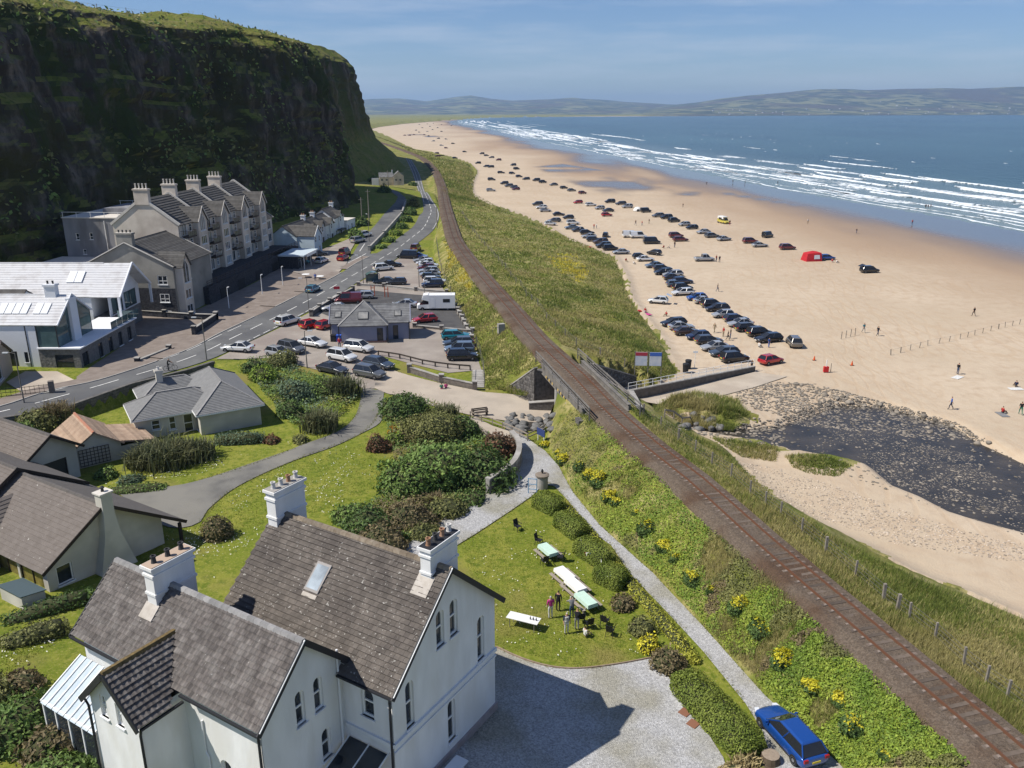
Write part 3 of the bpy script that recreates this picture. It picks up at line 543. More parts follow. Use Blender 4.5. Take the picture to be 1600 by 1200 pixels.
def gravel_mat(name, a, b_, c):
    m = mat(name, a, b_, scale=7, rough=.95, coords='World', lo=.3, hi=.7, c3=c, s3=.25); N = m.node_tree.nodes; L = m.node_tree.links; b = N['Principled BSDF']
    g = N.new('ShaderNodeNewGeometry'); v = N.new('ShaderNodeTexVoronoi'); v.inputs['Scale'].default_value = 13; L.new(g.outputs['Position'], v.inputs['Vector'])
    src = b.inputs['Base Color'].links[0].from_socket; hs = N.new('ShaderNodeMixRGB'); hs.blend_type = 'MULTIPLY'; hs.inputs[0].default_value = .6; L.new(src, hs.inputs[1])
    sx = N.new('ShaderNodeSeparateColor'); L.new(v.outputs['Color'], sx.inputs[0]); mr = N.new('ShaderNodeMapRange'); mr.inputs[3].default_value = .45; mr.inputs[4].default_value = 1.25; L.new(sx.outputs[0], mr.inputs[0]); L.new(mr.outputs[0], hs.inputs[2]); L.new(hs.outputs[0], b.inputs['Base Color'])
    bp = N.new('ShaderNodeBump'); bp.inputs['Strength'].default_value = .7; bp.inputs['Distance'].default_value = .05; L.new(v.outputs['Distance'], bp.inputs['Height']); L.new(bp.outputs[0], b.inputs['Normal']); return m
M_GRAV = gravel_mat('grey_gravel', (.34, .335, .33), (.45, .445, .435), (.30, .285, .235))
M_BALL = gravel_mat('rusty_ballast', (.10, .074, .052), (.15, .117, .088), (.09, .056, .035))
# main road: left and right edges
RD_L = PL([(-260, 690, 5), (-100, 655, 5), (0, 637, 5), (82, 612, 5), (155, 596, 4.9), (235, 570, 4.8), (300, 545, 4.6), (340, 523, 4.5), (382, 503, 4.4), (430, 480, 4.3), (480, 455, 4.2), (527, 431, 4.2), (560, 411, 4.2), (592, 395, 4.3), (627, 371, 4.6), (646, 356, 4.9), (655, 343, 5.1), (662, 333, 5.3), (656, 307, 5.8), (648, 280, 6.4), (641, 263, 6.6), (633.5, 247, 6.9)])
RD_R = PL([(-260, 715, 5), (-100, 673, 5), (0, 650, 5), (95, 634, 5), (207, 597, 4.9), (292, 574, 4.7), (338, 558, 4.6), (384, 537, 4.4), (430, 514, 4.3), (477, 490, 4.2), (525, 463, 4.2), (560, 440, 4.2), (600, 418, 4.2), (640, 389, 4.3), (664, 371, 4.6), (678, 358, 4.9), (686, 345, 5.0), (685, 334, 5.2), (674, 318, 5.6), (664, 297, 6.1), (655, 270, 6.5), (643, 250, 6.8)])
drape('road', smooth_line(RD_L, 3) + smooth_line(RD_R, 3)[::-1], M_ASPH, .09, 2.0, densify=False)
RDC = smooth_line([((a[0] + b[0]) / 2, (a[1] + b[1]) / 2) for a, b in zip(RD_L, RD_R)], 1.0)
marks = thing('road_marking', 'white dashed centre line and edge lines of the coast road', 'road marking'); del marks['category']; del marks['label']; marks['kind'] = 'structure'
_s = 0; _seg0 = 0; RDA = np.array(RDC)
_cum = np.concatenate([[0], np.cumsum(np.linalg.norm(np.diff(RDA, axis=0), axis=1))])
def rd_pt(s, off):
    x = np.interp(s, _cum, RDA[:, 0]); y = np.interp(s, _cum, RDA[:, 1]); x2 = np.interp(s + .5, _cum, RDA[:, 0]); y2 = np.interp(s + .5, _cum, RDA[:, 1]); x1 = np.interp(s - .5, _cum, RDA[:, 0]); y1 = np.interp(s - .5, _cum, RDA[:, 1])
    d = np.stack([x2 - x1, y2 - y1], -1); d = d / (np.linalg.norm(d, axis=-1, keepdims=True) + 1e-9); return np.stack([x - d[..., 1] * off, y + d[..., 0] * off], -1)
s = 12.0
while s < _cum[-1] - 8:
    strip('dash', rd_pt(np.linspace(s, s + 4.0, 5), 0), -.09, .09, M_LINE, .12, marks); s += 6.6
for s in np.arange(14, 60, 6.0): strip('edge_dash', rd_pt(np.linspace(s, s + 4.2, 5), 2.6), -.07, .07, M_LINE, .12, marks)
_e = smooth_line(RD_R, 1.0); _e = [p for p in _e if 118 < p[1] < 160]
for i in range(0, len(_e) - 3, 3): strip('edge_dash', _e[i:i + 3], .25, .4, M_LINE, .125, marks)
_e = [p for p in smooth_line(RD_R, 3) if p[1] > 240]; strip('edge_line', _e, .3, .42, M_LINE, .12, marks)
_e = [p for p in smooth_line(RD_L, 3) if p[1] > 290]; strip('edge_line', _e, -.42, -.3, M_LINE, .12, marks)
def kerb(name, line, w=.16, hh=.11, parent=None):
    L = np.array(line); t = np.gradient(L, axis=0); t /= np.linalg.norm(t, axis=1)[:, None]; nn = np.stack([-t[:, 1], t[:, 0]], -1); n = len(L); V = []
    for o, z in ((-w / 2, -.05), (-w / 2, hh + .08), (w / 2, hh + .08), (w / 2, -.05)): q = L + nn * o; V.append(np.column_stack([q, hgrid(q[:, 0], q[:, 1]) + z]))
    i = np.arange(n - 1); f = np.concatenate([np.stack([i + k * n, i + 1 + k * n, i + 1 + (k + 1) * n, i + (k + 1) * n], -1) for k in range(3)])
    return tag(link(name, fast(name, np.concatenate(V), f, M_KERB), parent), kind='structure')
# pavement along the landward side, in three stretches
def band(line, w): 
    L = np.array(line); t = np.gradient(L, axis=0); t /= np.linalg.norm(t, axis=1)[:, None]; nn = np.stack([-t[:, 1], t[:, 0]], -1); return [tuple(p) for p in L + nn * .1] + [tuple(p) for p in (L + nn * w)[::-1]]
for y0, y1, w in ((60, 108.5, 2.3), (108.7, 136, 2.4), (143, 152, 3.0), (155, 176, 2.2), (179, 196, 1.6)):
    seg = [p for p in smooth_line(RD_L, 1.2) if y0 < p[1] < y1]
    if len(seg) > 3: drape('pavement', band(seg, w), M_PAVE, .17, 1.2, densify=False); kerb('kerb', seg)
drape('car_park', PL([(338, 562, 4.5), (384, 538, 4.4), (430, 516, 4.3), (478, 492, 4.2), (526, 464, 4.2), (560, 442, 4.2), (600, 420, 4.2), (632, 397, 4.2), (648, 393, 4.2), (662, 402, 4.1), (676, 424, 4), (690, 446, 4), (703, 468, 4), (722, 502, 3.9), (737, 532, 3.8), (752, 570, 3.7), (700, 577, 3.6), (640, 567, 3.6), (592, 556, 3.7), (598, 575, 3.6), (612, 592, 3.4), (598, 606, 3.4), (566, 607, 3.4), (545, 590, 3.6), (470, 572, 3.9), (420, 560, 4.2), (370, 562, 4.4)]), M_PALE, .07, 1.6)
drape('parking_bay_tarmac', PL([(527, 470, 4.1), (560, 452, 4.1), (600, 457, 4.0), (655, 461, 4), (698, 463, 4), (720, 499, 3.9), (735, 518, 3.85), (655, 511, 3.9), (645, 500, 3.9), (600, 505, 3.9), (520, 498, 4), (496, 488, 4.1)]), M_DKASPH, .11, 1.4)
lane = [(592, 556, 3.7), (600, 574, 3.6), (640, 588, 3.2), (690, 602, 2.7), (755, 614, 2.4), (800, 617, 2.2), (846, 622, 2.0), (885, 630, 1.8), (930, 628, 1.7), (978, 624, 1.6), (1060, 606, 1.3), (1180, 582, 1.0), (1230, 590, .9), (1180, 606, .95), (1120, 620, 1.1), (1050, 636, 1.3), (1010, 642, 1.5), (978, 648, 1.6), (920, 656, 1.7), (870, 655, 1.8), (840, 662, 1.9), (790, 660, 2.1), (740, 652, 2.4), (690, 640, 2.7), (640, 625, 3.0), (604, 614, 3.3), (585, 606, 3.4)]
drape('lane', PL(lane), M_CONC, .1, 1.4)
drape('footpath', PL([(700, 648, 2.7), (745, 655, 2.4), (770, 668, 2.3), (800, 676, 2.3), (815, 690, 2.4), (800, 692, 2.4), (770, 684, 2.4), (735, 668, 2.5), (700, 656, 2.7)]), M_CONC, .12, 1.0)
drape('beach_ramp', PL([(964, 606, 1.5), (1020, 606, 1.3), (1060, 593, 1.2), (1100, 577, 1.1), (1170, 571, 1.0), (1178, 578, 1), (1060, 601, 1.2), (980, 620, 1.5)]), M_CONC, .14, 1.4)
drape('driveway', smooth_line(PL([(566, 606, 3.4), (562, 630, 3.3), (552, 655, 3.2), (525, 676, 3.2), (470, 696, 3.2), (400, 720, 3.2), (330, 744, 3.2), (265, 759, 3.2), (185, 764, 3.2), (215, 790, 3.2), (245, 818, 3.2), (282, 826, 3.2), (313, 816, 3.2), (324, 798, 3.2), (360, 768, 3.2), (400, 746, 3.2), (460, 720, 3.2), (520, 699, 3.2), (562, 679, 3.2), (594, 660, 3.2), (597, 638, 3.3), (600, 609, 3.4)]), 1.0), M_DRIVE, .07, 1.2, densify=False)
GR_R = [(800, 672, 2.3), (827, 686, 2.4), (852, 704, 2.5), (872, 728, 2.6), (895, 772, 2.8), (937, 822, 3), (1020, 897, 3), (1100, 982, 3), (1195, 1088, 3), (1312, 1195, 3), (1400, 1290, 3)]
GR_L = [(1240, 1290, 3), (1190, 1140, 3), (1165, 1100, 3), (1100, 1020, 3), (1040, 955, 3), (985, 898, 3), (955, 853, 3), (920, 828, 3), (888, 784, 2.9), (866, 760, 2.9), (850, 756, 2.9), (832, 776, 2.9), (800, 799, 2.9), (745, 834, 3), (690, 868, 3), (640, 895, 3), (610, 890, 3), (640, 850, 3), (700, 806, 3), (760, 772, 2.9), (792, 752, 2.8), (806, 730, 2.7), (806, 705, 2.5), (798, 690, 2.4)]
drape('gravel_path', PL(GR_R + GR_L), M_GRAV, .08, 1.0)
YARD = [(700, 1000, 3), (775, 1012, 3), (815, 1030, 3), (860, 1043, 3), (905, 1046, 3), (960, 1040, 3), (1020, 1029, 3), (1050, 1066, 3), (1090, 1122, 3), (1130, 1185, 3), (1160, 1290, 3), (300, 1500, 3.2), (420, 1200, 3.2), (600, 1080, 3)]
drape('gravel_yard', PL(YARD), M_GRAV, .08, 1.0)
_edg = MB(); _pl = smooth_line(PL(YARD[1:7]), .5)
for a, b in zip(_pl[:-1], _pl[1:]): _edg.bar((*a, h1(*a) + .06), (*b, h1(*b) + .06), .08, .22)
_edg.build('lawn_edging', mat('edging_timber', (.22, .16, .11), (.3, .23, .17), scale=3), None, label='low brown timber edging between the lawn and the gravel yard', cat='edging')
drape('forecourt', PL([(206, 530, 4.8), (214, 490, 4.7), (300, 488, 4.6), (345, 468, 4.5), (400, 442, 4.5), (440, 418, 4.5), (470, 404, 4.6), (520, 384, 5), (548, 380, 5), (542, 412, 4.4), (527, 430, 4.25), (480, 454, 4.25), (430, 479, 4.35), (382, 502, 4.45), (340, 522, 4.5), (300, 544, 4.65), (235, 569, 4.8), (196, 580, 4.9), (120, 598, 4.95), (120, 590, 4.95)]), M_PAVE, .06, 1.4)
drape('cottage_yard', PL([(455, 425, 4.5), (470, 408, 4.7), (497, 404, 4.8), (520, 385, 5), (548, 374, 5.2), (560, 372, 5.3), (545, 395, 4.8), (542, 412, 4.4), (528, 428, 4.3), (490, 436, 4.3)]), M_PALE, .14, 1.4)
drape('terrace', PL([(10, 600, 5.1), (40, 582, 5.1), (90, 582, 5), (118, 596, 5), (86, 610, 5), (40, 618, 5.1)]), M_CONC, .12, 1.2)
SIDE = [(541, 413, 4.4), (558, 385, 5), (575, 365, 5.5), (600, 335, 6.8), (618, 316, 7.9), (622, 308, 8.3), (612, 300, 9), (598, 296, 9.4), (604, 292, 9.6), (622, 298, 9.2), (634, 308, 8.4), (632, 322, 7.6), (620, 340, 6.6), (600, 362, 5.6), (582, 384, 5), (578, 396, 4.6), (590, 396, 4.4), (560, 412, 4.3)]
drape('side_road', PL(SIDE), M_ASPH, .11, 1.5)
strip('give_way_line', PL([(544, 412, 4.4), (572, 397, 4.5)]), -.12, .12, M_LINE, .16, marks)
strip('edge_line', PL([(562, 392, 4.8), (570, 381, 5)]), -.1, .1, M_LINE, .15, marks)
drape('far_dunes', PL([(700, 246), (680, 243), (650, 238), (628, 228), (606, 215.5), (590, 208), (578, 202), (592, 198.5), (630, 193.5), (690, 188.8), (690, 186.5), (600, 194), (566, 200), (560, 206), (600, 222), (640, 238), (680, 250)], 1.2), M_ROUGH, .6, 8)
# ---------------------------------------------------------------- railway
rail_root = thing('railway_track', 'single railway track', 'x', (0, 0, 0)); del rail_root['category']; del rail_root['label']; rail_root['kind'] = 'structure'
RL = np.array(RAIL); RCUM = np.concatenate([[0], np.cumsum(np.linalg.norm(np.diff(RL, axis=0), axis=1))])
def rail_pt(s, off=0.0):
    f = lambda q: np.stack([np.interp(q, RCUM, RL[:, 0]), np.interp(q, RCUM, RL[:, 1])], -1)
    a, b = f(np.asarray(s) - 1), f(np.asarray(s) + 1); d = b - a; d = d / np.linalg.norm(d, axis=-1, keepdims=True); return f(s) + np.stack([d[..., 1], -d[..., 0]], -1) * off, d   # off>0 = right
def sweep(name, prof, s, m, parent=None, z=RAILZ, noise=0):
    n = len(s); V = []
    for off, dz in prof:
        q, _ = rail_pt(s, off); wob = noise * fbm(s / 3.0, np.full(n, off * 3.1)) if noise else 0; V.append(np.column_stack([q, np.full(n, z + dz) + wob]))
    i = np.arange(n - 1); f = np.concatenate([np.stack([i + k * n, i + (k + 1) * n, i + 1 + (k + 1) * n, i + 1 + k * n], -1)[:, ::-1] for k in range(len(prof) - 1)])
    return link(name, fast(name, np.concatenate(V), f, m, smooth=False), parent)
_s = np.concatenate([np.arange(0, 260, .7), np.arange(260, RCUM[-1] - 300, 6)])
sweep('ballast', [(-2.6, -.6), (-2.1, -.05), (-1.7, .1), (-1.5, .165), (-.6, .175), (.6, .175), (1.5, .165), (1.55, .1), (1.7, -.05), (2.05, -.6)], _s, M_BALL, rail_root, noise=.02)
_spill = PL([(728, 430, 5.2), (742, 436, 6), (800, 505, 6.3), (806, 520, 6), (790, 512, 5.4), (760, 478, 5), (735, 447, 5)]); drape('ballast_spill', _spill, M_GRAV, .1, 1.0)
M_RAIL = mat('rusty_rail', (.15, .072, .042), rough=.55, metal=.3)
for sg in (-1, 1): sweep('rail', [(sg * .71 - .06, .16), (sg * .71 - .03, .32), (sg * .71 + .03, .32), (sg * .71 + .06, .16)], _s, M_RAIL, rail_root)
M_SLEEP = mat('sleeper_concrete', (.10, .078, .06), (.14, .11, .088), scale=2, rough=.95, island=.3)
_sm = MB(); _sm.box(-1.15, 1.15, -.13, .13, -.1, .20)
_sm.box(-.97, -.83, -.08, .08, .2, .235, 1); _sm.box(.83, .97, -.08, .08, .2, .235, 1); _slm = _sm.mesh('sleeper', [M_SLEEP, mat('rail_pad_pale', (.32, .265, .225), (.18, .14, .115), scale=2)])
_rest = MB()
for k, s in enumerate(np.arange(14, 330, .72)):
    q, d = rail_pt(np.array([s])); a = math.atan2(d[0][1], d[0][0]) - math.pi / 2
    if k < 300:
        o = link('sleeper', _slm, rail_root, (q[0][0], q[0][1], RAILZ - .012 + random.uniform(-.02, .012)), (0, random.uniform(-.01, .01), a))
    else:
        c, sn = math.cos(a), math.sin(a); _rest.obox((q[0][0], q[0][1], RAILZ + .08), (1.3 * c, 1.3 * sn, 0), (-.13 * sn, .13 * c, 0), (0, 0, .1))
o = _rest.build('sleepers', M_SLEEP, rail_root); o['kind'] = 'stuff'
# ---------------------------------------------------------------- stream
M_STREAM = mat('dark_stream_water', (.03, .027, .023), (.06, .05, .038), scale=.35, rough=.3, coords='World', bump=.3, bscale=2.5, spec=.35)
tag(drape('stream', STREAM, M_STREAM, .38, 1.5, zfun=lambda x, y: np.zeros_like(x)), kind='structure')
drape('pool_of_stream', PL([(785, 652, 2), (815, 655, 1.9), (848, 655, 1.8), (866, 668, 1.8), (850, 676, 2), (815, 674, 2.1), (790, 664, 2.1)]), M_STREAM, .09, 1.0)
def rock_mesh(seed, sub=2):
    bm = bmesh.new(); bmesh.ops.create_icosphere(bm, subdivisions=sub, radius=1); rnd = random.Random(seed); ph = [rnd.uniform(0, 9) for _ in range(3)]
    for v in bm.verts:
        n = v.co.normalized(); k = 1 + .28 * math.sin(2.3 * n.x + ph[0]) * math.sin(2.9 * n.y + ph[1]) + .16 * math.sin(5 * n.z + ph[2] + 3 * n.x) + rnd.uniform(-.08, .08); v.co = n * k; v.co.z *= .62
    me = bpy.data.meshes.new('rock'); bm.to_mesh(me); bm.free(); return me
_ico = rock_mesh(3, 1); _iv = np.array([v.co[:] for v in _ico.vertices]); _if = np.array([p.vertices[:] for p in _ico.polygons])
def scatter_rocks(name, P3, size, m, label, cat):
    n = len(P3); V = []; Fs = []
    ang = RNG.uniform(0, 6.28, n); sc = np.stack([size * RNG.uniform(.7, 1.35, n), size * RNG.uniform(.7, 1.35, n), size * RNG.uniform(.55, 1.0, n)], -1)
    v = _iv[None] * sc[:, None, :]; c, s_ = np.cos(ang)[:, None], np.sin(ang)[:, None]; x = v[..., 0] * c - v[..., 1] * s_; y = v[..., 0] * s_ + v[..., 1] * c
    v = np.stack([x, y, v[..., 2]], -1) + np.asarray(P3)[:, None, :]; f = _if[None] + (np.arange(n) * len(_iv))[:, None, None]
    return tag(link(name, fast(name, v.reshape(-1, 3), f.reshape(-1, 3), m)), label, cat, kind='stuff')
def pts_in_px(poly, n):
    q = np.array(poly, float); x = RNG.uniform(q[:, 0].min(), q[:, 0].max(), n * 4); y = RNG.uniform(q[:, 1].min(), q[:, 1].max(), n * 4); ok = inside(x, y, [tuple(p) for p in q]); return x[ok][:n], y[ok][:n]
M_STONE = mat('grey_brown_stones', (.15, .132, .11), (.25, .215, .17), scale=1.2, rough=.9, island=.45, coords='World')
_px, _py = pts_in_px([(1150, 608), (1215, 597), (1266, 600), (1319, 612), (1378, 628), (1440, 643), (1500, 662), (1540, 690), (1450, 690), (1380, 680), (1300, 672), (1235, 668), (1222, 650), (1180, 640), (1150, 625)], 3600)
_a = atn(_px, _py); _a[:, 2] = np.maximum(_a[:, 2], .3) + .04
_px2, _py2 = pts_in_px([(1225, 680), (1330, 672), (1420, 690), (1520, 715), (1600, 790), (1600, 838), (1480, 800), (1400, 768), (1345, 728), (1255, 708)], 8000)
_w = fbm(_px2 / 60, _py2 / 22, 0, 3); _sel = _w > RNG.uniform(-.25, .3, len(_w)); _b = atn(_px2[_sel], _py2[_sel]); _b[:, 2] = .36
_px3, _py3 = pts_in_px([(1050, 650), (1230, 655), (1225, 700), (1100, 680), (1050, 668)], 520); _c = atn(_px3, _py3); _c[:, 2] = np.maximum(_c[:, 2], .36)
_px4, _py4 = pts_in_px([(1200, 590), (1275, 596), (1560, 690), (1600, 720), (1600, 840), (1230, 712)], 700); _d4 = atn(_px4, _py4); _d4[:, 2] = np.maximum(_d4[:, 2], .36)
scatter_rocks('stream_stones', np.concatenate([_a, _b, _c, _d4]), np.concatenate([RNG.uniform(.05, .2, len(_a)), RNG.uniform(.03, .10, len(_b)), RNG.uniform(.08, .24, len(_c)), RNG.uniform(.04, .2, len(_d4))]), M_STONE, 'countless grey stones lying in and beside the dark stream', 'stones')
_px, _py = pts_in_px([(1150, 720), (1230, 735), (1350, 775), (1500, 828), (1600, 850), (1600, 880), (1400, 850), (1280, 810), (1190, 770)], 2600); _a = atn(_px, _py)
scatter_rocks('shingle', _a + np.array([0, 0, .01]), RNG.uniform(.03, .11, len(_a)), mat('pale_shingle', (.36, .29, .22), (.45, .38, .3), scale=2, island=.4, coords='World'), 'pale shingle strewn over the sandy stream bank', 'shingle')
_rk = [rock_mesh(k) for k in range(5)]
for q in _rk: q.materials.append(M_STONE); q.polygons.foreach_set('use_smooth', [True] * len(q.polygons))
M_DKROCK = mat('dark_boulder', (.10, .098, .095), (.19, .185, .175), scale=1.5, rough=.9)
_rk2 = [q.copy() for q in _rk]
for q in _rk2: q.materials.clear(); q.materials.append(M_DKROCK)
for k in range(34):
    t = random.random(); p = at(1212 + 330 * t + random.uniform(-12, 12), 598 + 92 * t ** 1.2 + random.uniform(-8, 14)); o = link('boulder', random.choice(_rk), None, p + Vector((0, 0, .1)), (0, 0, random.uniform(0, 6))); o.scale = (random.uniform(.25, .5),) * 3
    tag(o, 'grey boulder on the stony upper bank of the stream', 'boulder', 'boulders on the stream bank')
for k in range(46):
    p = at(random.uniform(790, 866), random.uniform(650, 676)); o = link('boulder', random.choice(_rk2), None, p + Vector((0, 0, .12)), (0, 0, random.uniform(0, 6))); o.scale = (random.uniform(.3, .62),) * 3
    tag(o, 'dark boulder heaped in the pool beside the bridge', 'boulder', 'dark boulders by the bridge')
for k in range(26):
    p = at(random.uniform(1065, 1130), random.uniform(655, 672)); o = link('boulder', random.choice(_rk2), None, p + Vector((0, 0, .12)), (0, 0, random.uniform(0, 6))); o.scale = (random.uniform(.25, .6),) * 3
    tag(o, 'dark boulder where the stream leaves the railway culvert', 'boulder', 'dark boulders at the culvert')
# ---------------------------------------------------------------- railway bridge
def rail_s(px, py, z=RAILZ):
    x, y = P(px, py, z); return float(RCUM[np.argmin((RL[:, 0] - x) ** 2 + (RL[:, 1] - y) ** 2)])
SB0, SB1 = rail_s(948, 640), rail_s(884, 573)          # near and far abutment
M_STONEW = mat('dark_rubble_masonry', (.085, .08, .075), (.15, .14, .13), scale=2.5, rough=.95, bump=.8, bscale=3)
M_STEEL = mat('grey_painted_steel', (.13, .122, .112), (.19, .175, .155), scale=1.2, rough=.7); M_YEL = mat('hazard_yellow', (.62, .43, .12), (.5, .34, .1), scale=3); M_BLK = mat('hazard_black', (.03, .03, .03)); M_WHITE = mat('white_paint', (.74, .74, .72), (.64, .64, .62), scale=2, rough=.6)
M_CONCG = mat('grey_concrete', (.30, .285, .26), (.38, .36, .33), scale=1.5, rough=.9, coords='World', c3=(.25, .235, .21), s3=.5)
br = thing('railway_bridge', 'steel girder railway bridge with hazard-striped edge over the beach lane', 'bridge'); G0 = 1.7
_mid = (SB0 + SB1) / 2
def rp(s, off, z): q, _ = rail_pt(np.array([s]), off); return Vector((q[0][0], q[0][1], z))
m = MB()
m.add([rp(SB0 - 1, -2.6, RAILZ - .75), rp(SB1 + 1, -2.6, RAILZ - .75), rp(SB1 + 1, 2.3, RAILZ - .75), rp(SB0 - 1, 2.3, RAILZ - .75), rp(SB0 - 1, -2.6, RAILZ - .35), rp(SB1 + 1, -2.6, RAILZ - .35), rp(SB1 + 1, 2.3, RAILZ - .35), rp(SB0 - 1, 2.3, RAILZ - .35)], [(0, 1, 2, 3), (7, 6, 5, 4), (0, 4, 5, 1), (2, 6, 7, 3), (1, 5, 6, 2), (3, 7, 4, 0)]); m.build('deck', M_STEEL, br)
for off, nm in ((-2.75, 'girder'), (2.45, 'girder')):
    m = MB(); m.bar(rp(SB0 - .6, off, RAILZ - .45), rp(SB1 + .6, off, RAILZ - .45), .22, 1.25); m.bar(rp(SB0 - .6, off, RAILZ + .18), rp(SB1 + .6, off, RAILZ + .18), .42, .07); m.bar(rp(SB0 - .6, off, RAILZ - 1.06), rp(SB1 + .6, off, RAILZ - 1.06), .42, .07)
    m.build(nm, M_STEEL, br)
n = 15
for k in range(n):
    s0 = SB0 + (SB1 - SB0) * (.30 + .62 * k / n); s1 = SB0 + (SB1 - SB0) * (.30 + .62 * (k + .55) / n); a, b = rp(s0, -2.98, RAILZ - .92), rp(s1, -2.98, RAILZ - .92); m = MB(); m.bar(a, b, .03, .34); m.build('hazard_stripe', M_YEL if k % 2 == 0 else M_BLK, br)
for off in (-2.95, 2.65):
    ns = 6
    for k in range(ns + 1):
        s = SB0 - 3 + (SB1 - SB0 + 6) * k / ns; m = MB(); m.bar(rp(s, off, RAILZ - .3), rp(s, off, RAILZ + 1.15), .12); m.build('railing_post', M_STEEL, br)
    for zz in (1.1, .75, .42): m = MB(); m.bar(rp(SB0 - 3, off, RAILZ + zz), rp(SB1 + 3, off, RAILZ + zz), .1 if zz > 1 else .06, .16 if zz > 1 else .06); m.build('railing_rail', M_STEEL, br)
for s in (SB0 + (SB1 - SB0) * .30, SB0 + (SB1 - SB0) * .60):
    for off in (-2.9, 2.9):
        p = rp(s, off, 0); m = MB(); m.tube([(p.x, p.y, .8), (p.x, p.y, RAILZ - 1.05)], .32, 10); o = m.build('pier', M_CONCG, br)
for s, d in ((SB0 - .4, -1), (SB1 + .4, 1)):
    m = MB(); a, b = rp(s, -3.6, 0), rp(s, 3.6, 0); c, e = rp(s + d * 1.2, 3.6, 0), rp(s + d * 1.2, -3.6, 0); m.prism([a[:2], b[:2], c[:2], e[:2]], .5, RAILZ - .78); m.build('abutment', M_STONEW, br)
# wing walls with coping, built of courses of stones
def stone_wall(root, a, b, za, zb, z0, name='wing_wall', th=.45, sh=.34, sl=.62, mats=None, coping=True):
    """wall from a to b whose top falls from za to zb; its face is laid in separate stones"""
    a, b = Vector((*a, 0)), Vector((*b, 0)); d = (b - a); L = d.length; d.normalize(); nn = Vector((d.y, -d.x, 0)); w = link(name, MB().prism([(a + nn * th / 2)[:2], (b + nn * th / 2)[:2], (b - nn * th / 2)[:2], (a - nn * th / 2)[:2]], z0, [za, zb, zb, za]).mesh(name, mats or M_STONEW), root); z = z0; r = 0; st = []
    while z < max(za, zb) - sh * .6:
        x = -random.uniform(0, sl * .5)
        while x < L:
            l = random.uniform(.6, 1.3) * sl; x0, x1 = max(x, 0), min(x + l, L); xm = (x0 + x1) / 2; top = za + (zb - za) * xm / L
            if z + sh < top and x1 - x0 > .15: st.append((a + d * xm + Vector((0, 0, z + sh / 2)), x1 - x0 - .05, sh - .05))
            x += l
        z += sh; r += 1
    if coping: m = MB(); m.bar((*(a)[:2], za + .06), (*(b)[:2], zb + .06), th + .16, .14); m.build('coping', M_CONCG, w)
    return w, st, d, nn
def lay(w, st, d, nn, th, m, limit=300, name='stone'):
    unit = MB(); unit.obox((0, 0, 0), (.5, 0, 0), (0, .5, 0), (0, 0, .5)); um = unit.mesh(name, m); a = math.atan2(d.y, d.x)
    for k, (c, l, hgt) in enumerate(st):
        if k < limit:
            o = link(name, um, w, c, (0, 0, a)); o.scale = (l, th + random.uniform(.04, .14), hgt)
    if len(st) > limit:
        mb = MB()
        for c, l, hgt in st[limit:]: mb.obox(c, d * l / 2, nn * (th / 2 + random.uniform(.02, .07)), Vector((0, 0, hgt / 2)))
        mb.build(name + 's', m, w)['kind'] = 'stuff'
M_STN = mat('dark_wall_stone', (.09, .083, .078), (.155, .145, .135), scale=3, rough=.95, island=.35, bump=.5, bscale=6)
_a = rp(SB1 + .4, -3.7, 0); _b = P(795, 612, 2.0)
w, st, d, nn = stone_wall(br, _a[:2], _b, RAILZ - .3, 2.6, 1.2); lay(w, st, d, nn, .45, M_STN, 120)
_a = rp(SB1 + .4, 3.7, 0); _b = P(992, 598, 1.5); w, st, d, nn = stone_wall(br, _a[:2], _b, RAILZ - .3, 2.4, 1.0); lay(w, st, d, nn, .45, M_STN, 120)
_a = rp(SB0 - .4, 3.7, 0); _b = P(985, 636, 1.5); w, st, d, nn = stone_wall(br, _a[:2], _b, RAILZ - .3, 3.6, 1.0); lay(w, st, d, nn, .45, M_STN, 120)
# ======== build

def glass_mat(name,c,rough=.06,c2=None):
 return mat(name,c,c2 or tuple(q*.5 for q in c),scale=.8,rough=rough,spec=.6)
M_GLASS=glass_mat('window_glass',(.035,.042,.05));M_GLASSB=glass_mat('bright_window_glass',(.42,.48,.52),.12);M_SKYL=mat('painted_sky_glass',(.78,.79,.80),rough=.1,spec=.6);M_FRAME=mat('white_upvc',(.78,.78,.76),rough=.5);M_SILL=mat('sill_paint',(.70,.71,.72),rough=.7)  # roof-light glass has the sky's reflection painted in as near-white
def rect(s0,s1,z0,z1):return[(s0,z0),(s1,z0),(s1,z1),(s0,z1)]
def arch(s0,s1,z0,z1,rise=None,n=6):
 w=s1-s0;rise=rise or w*.45;c=(s0+s1)/2
 return[(s0,z0),(s1,z0)]+[(c+w/2*math.cos(t),z1-rise+rise*math.sin(t))for t in[math.pi*k/n for k in range(n+1)]]
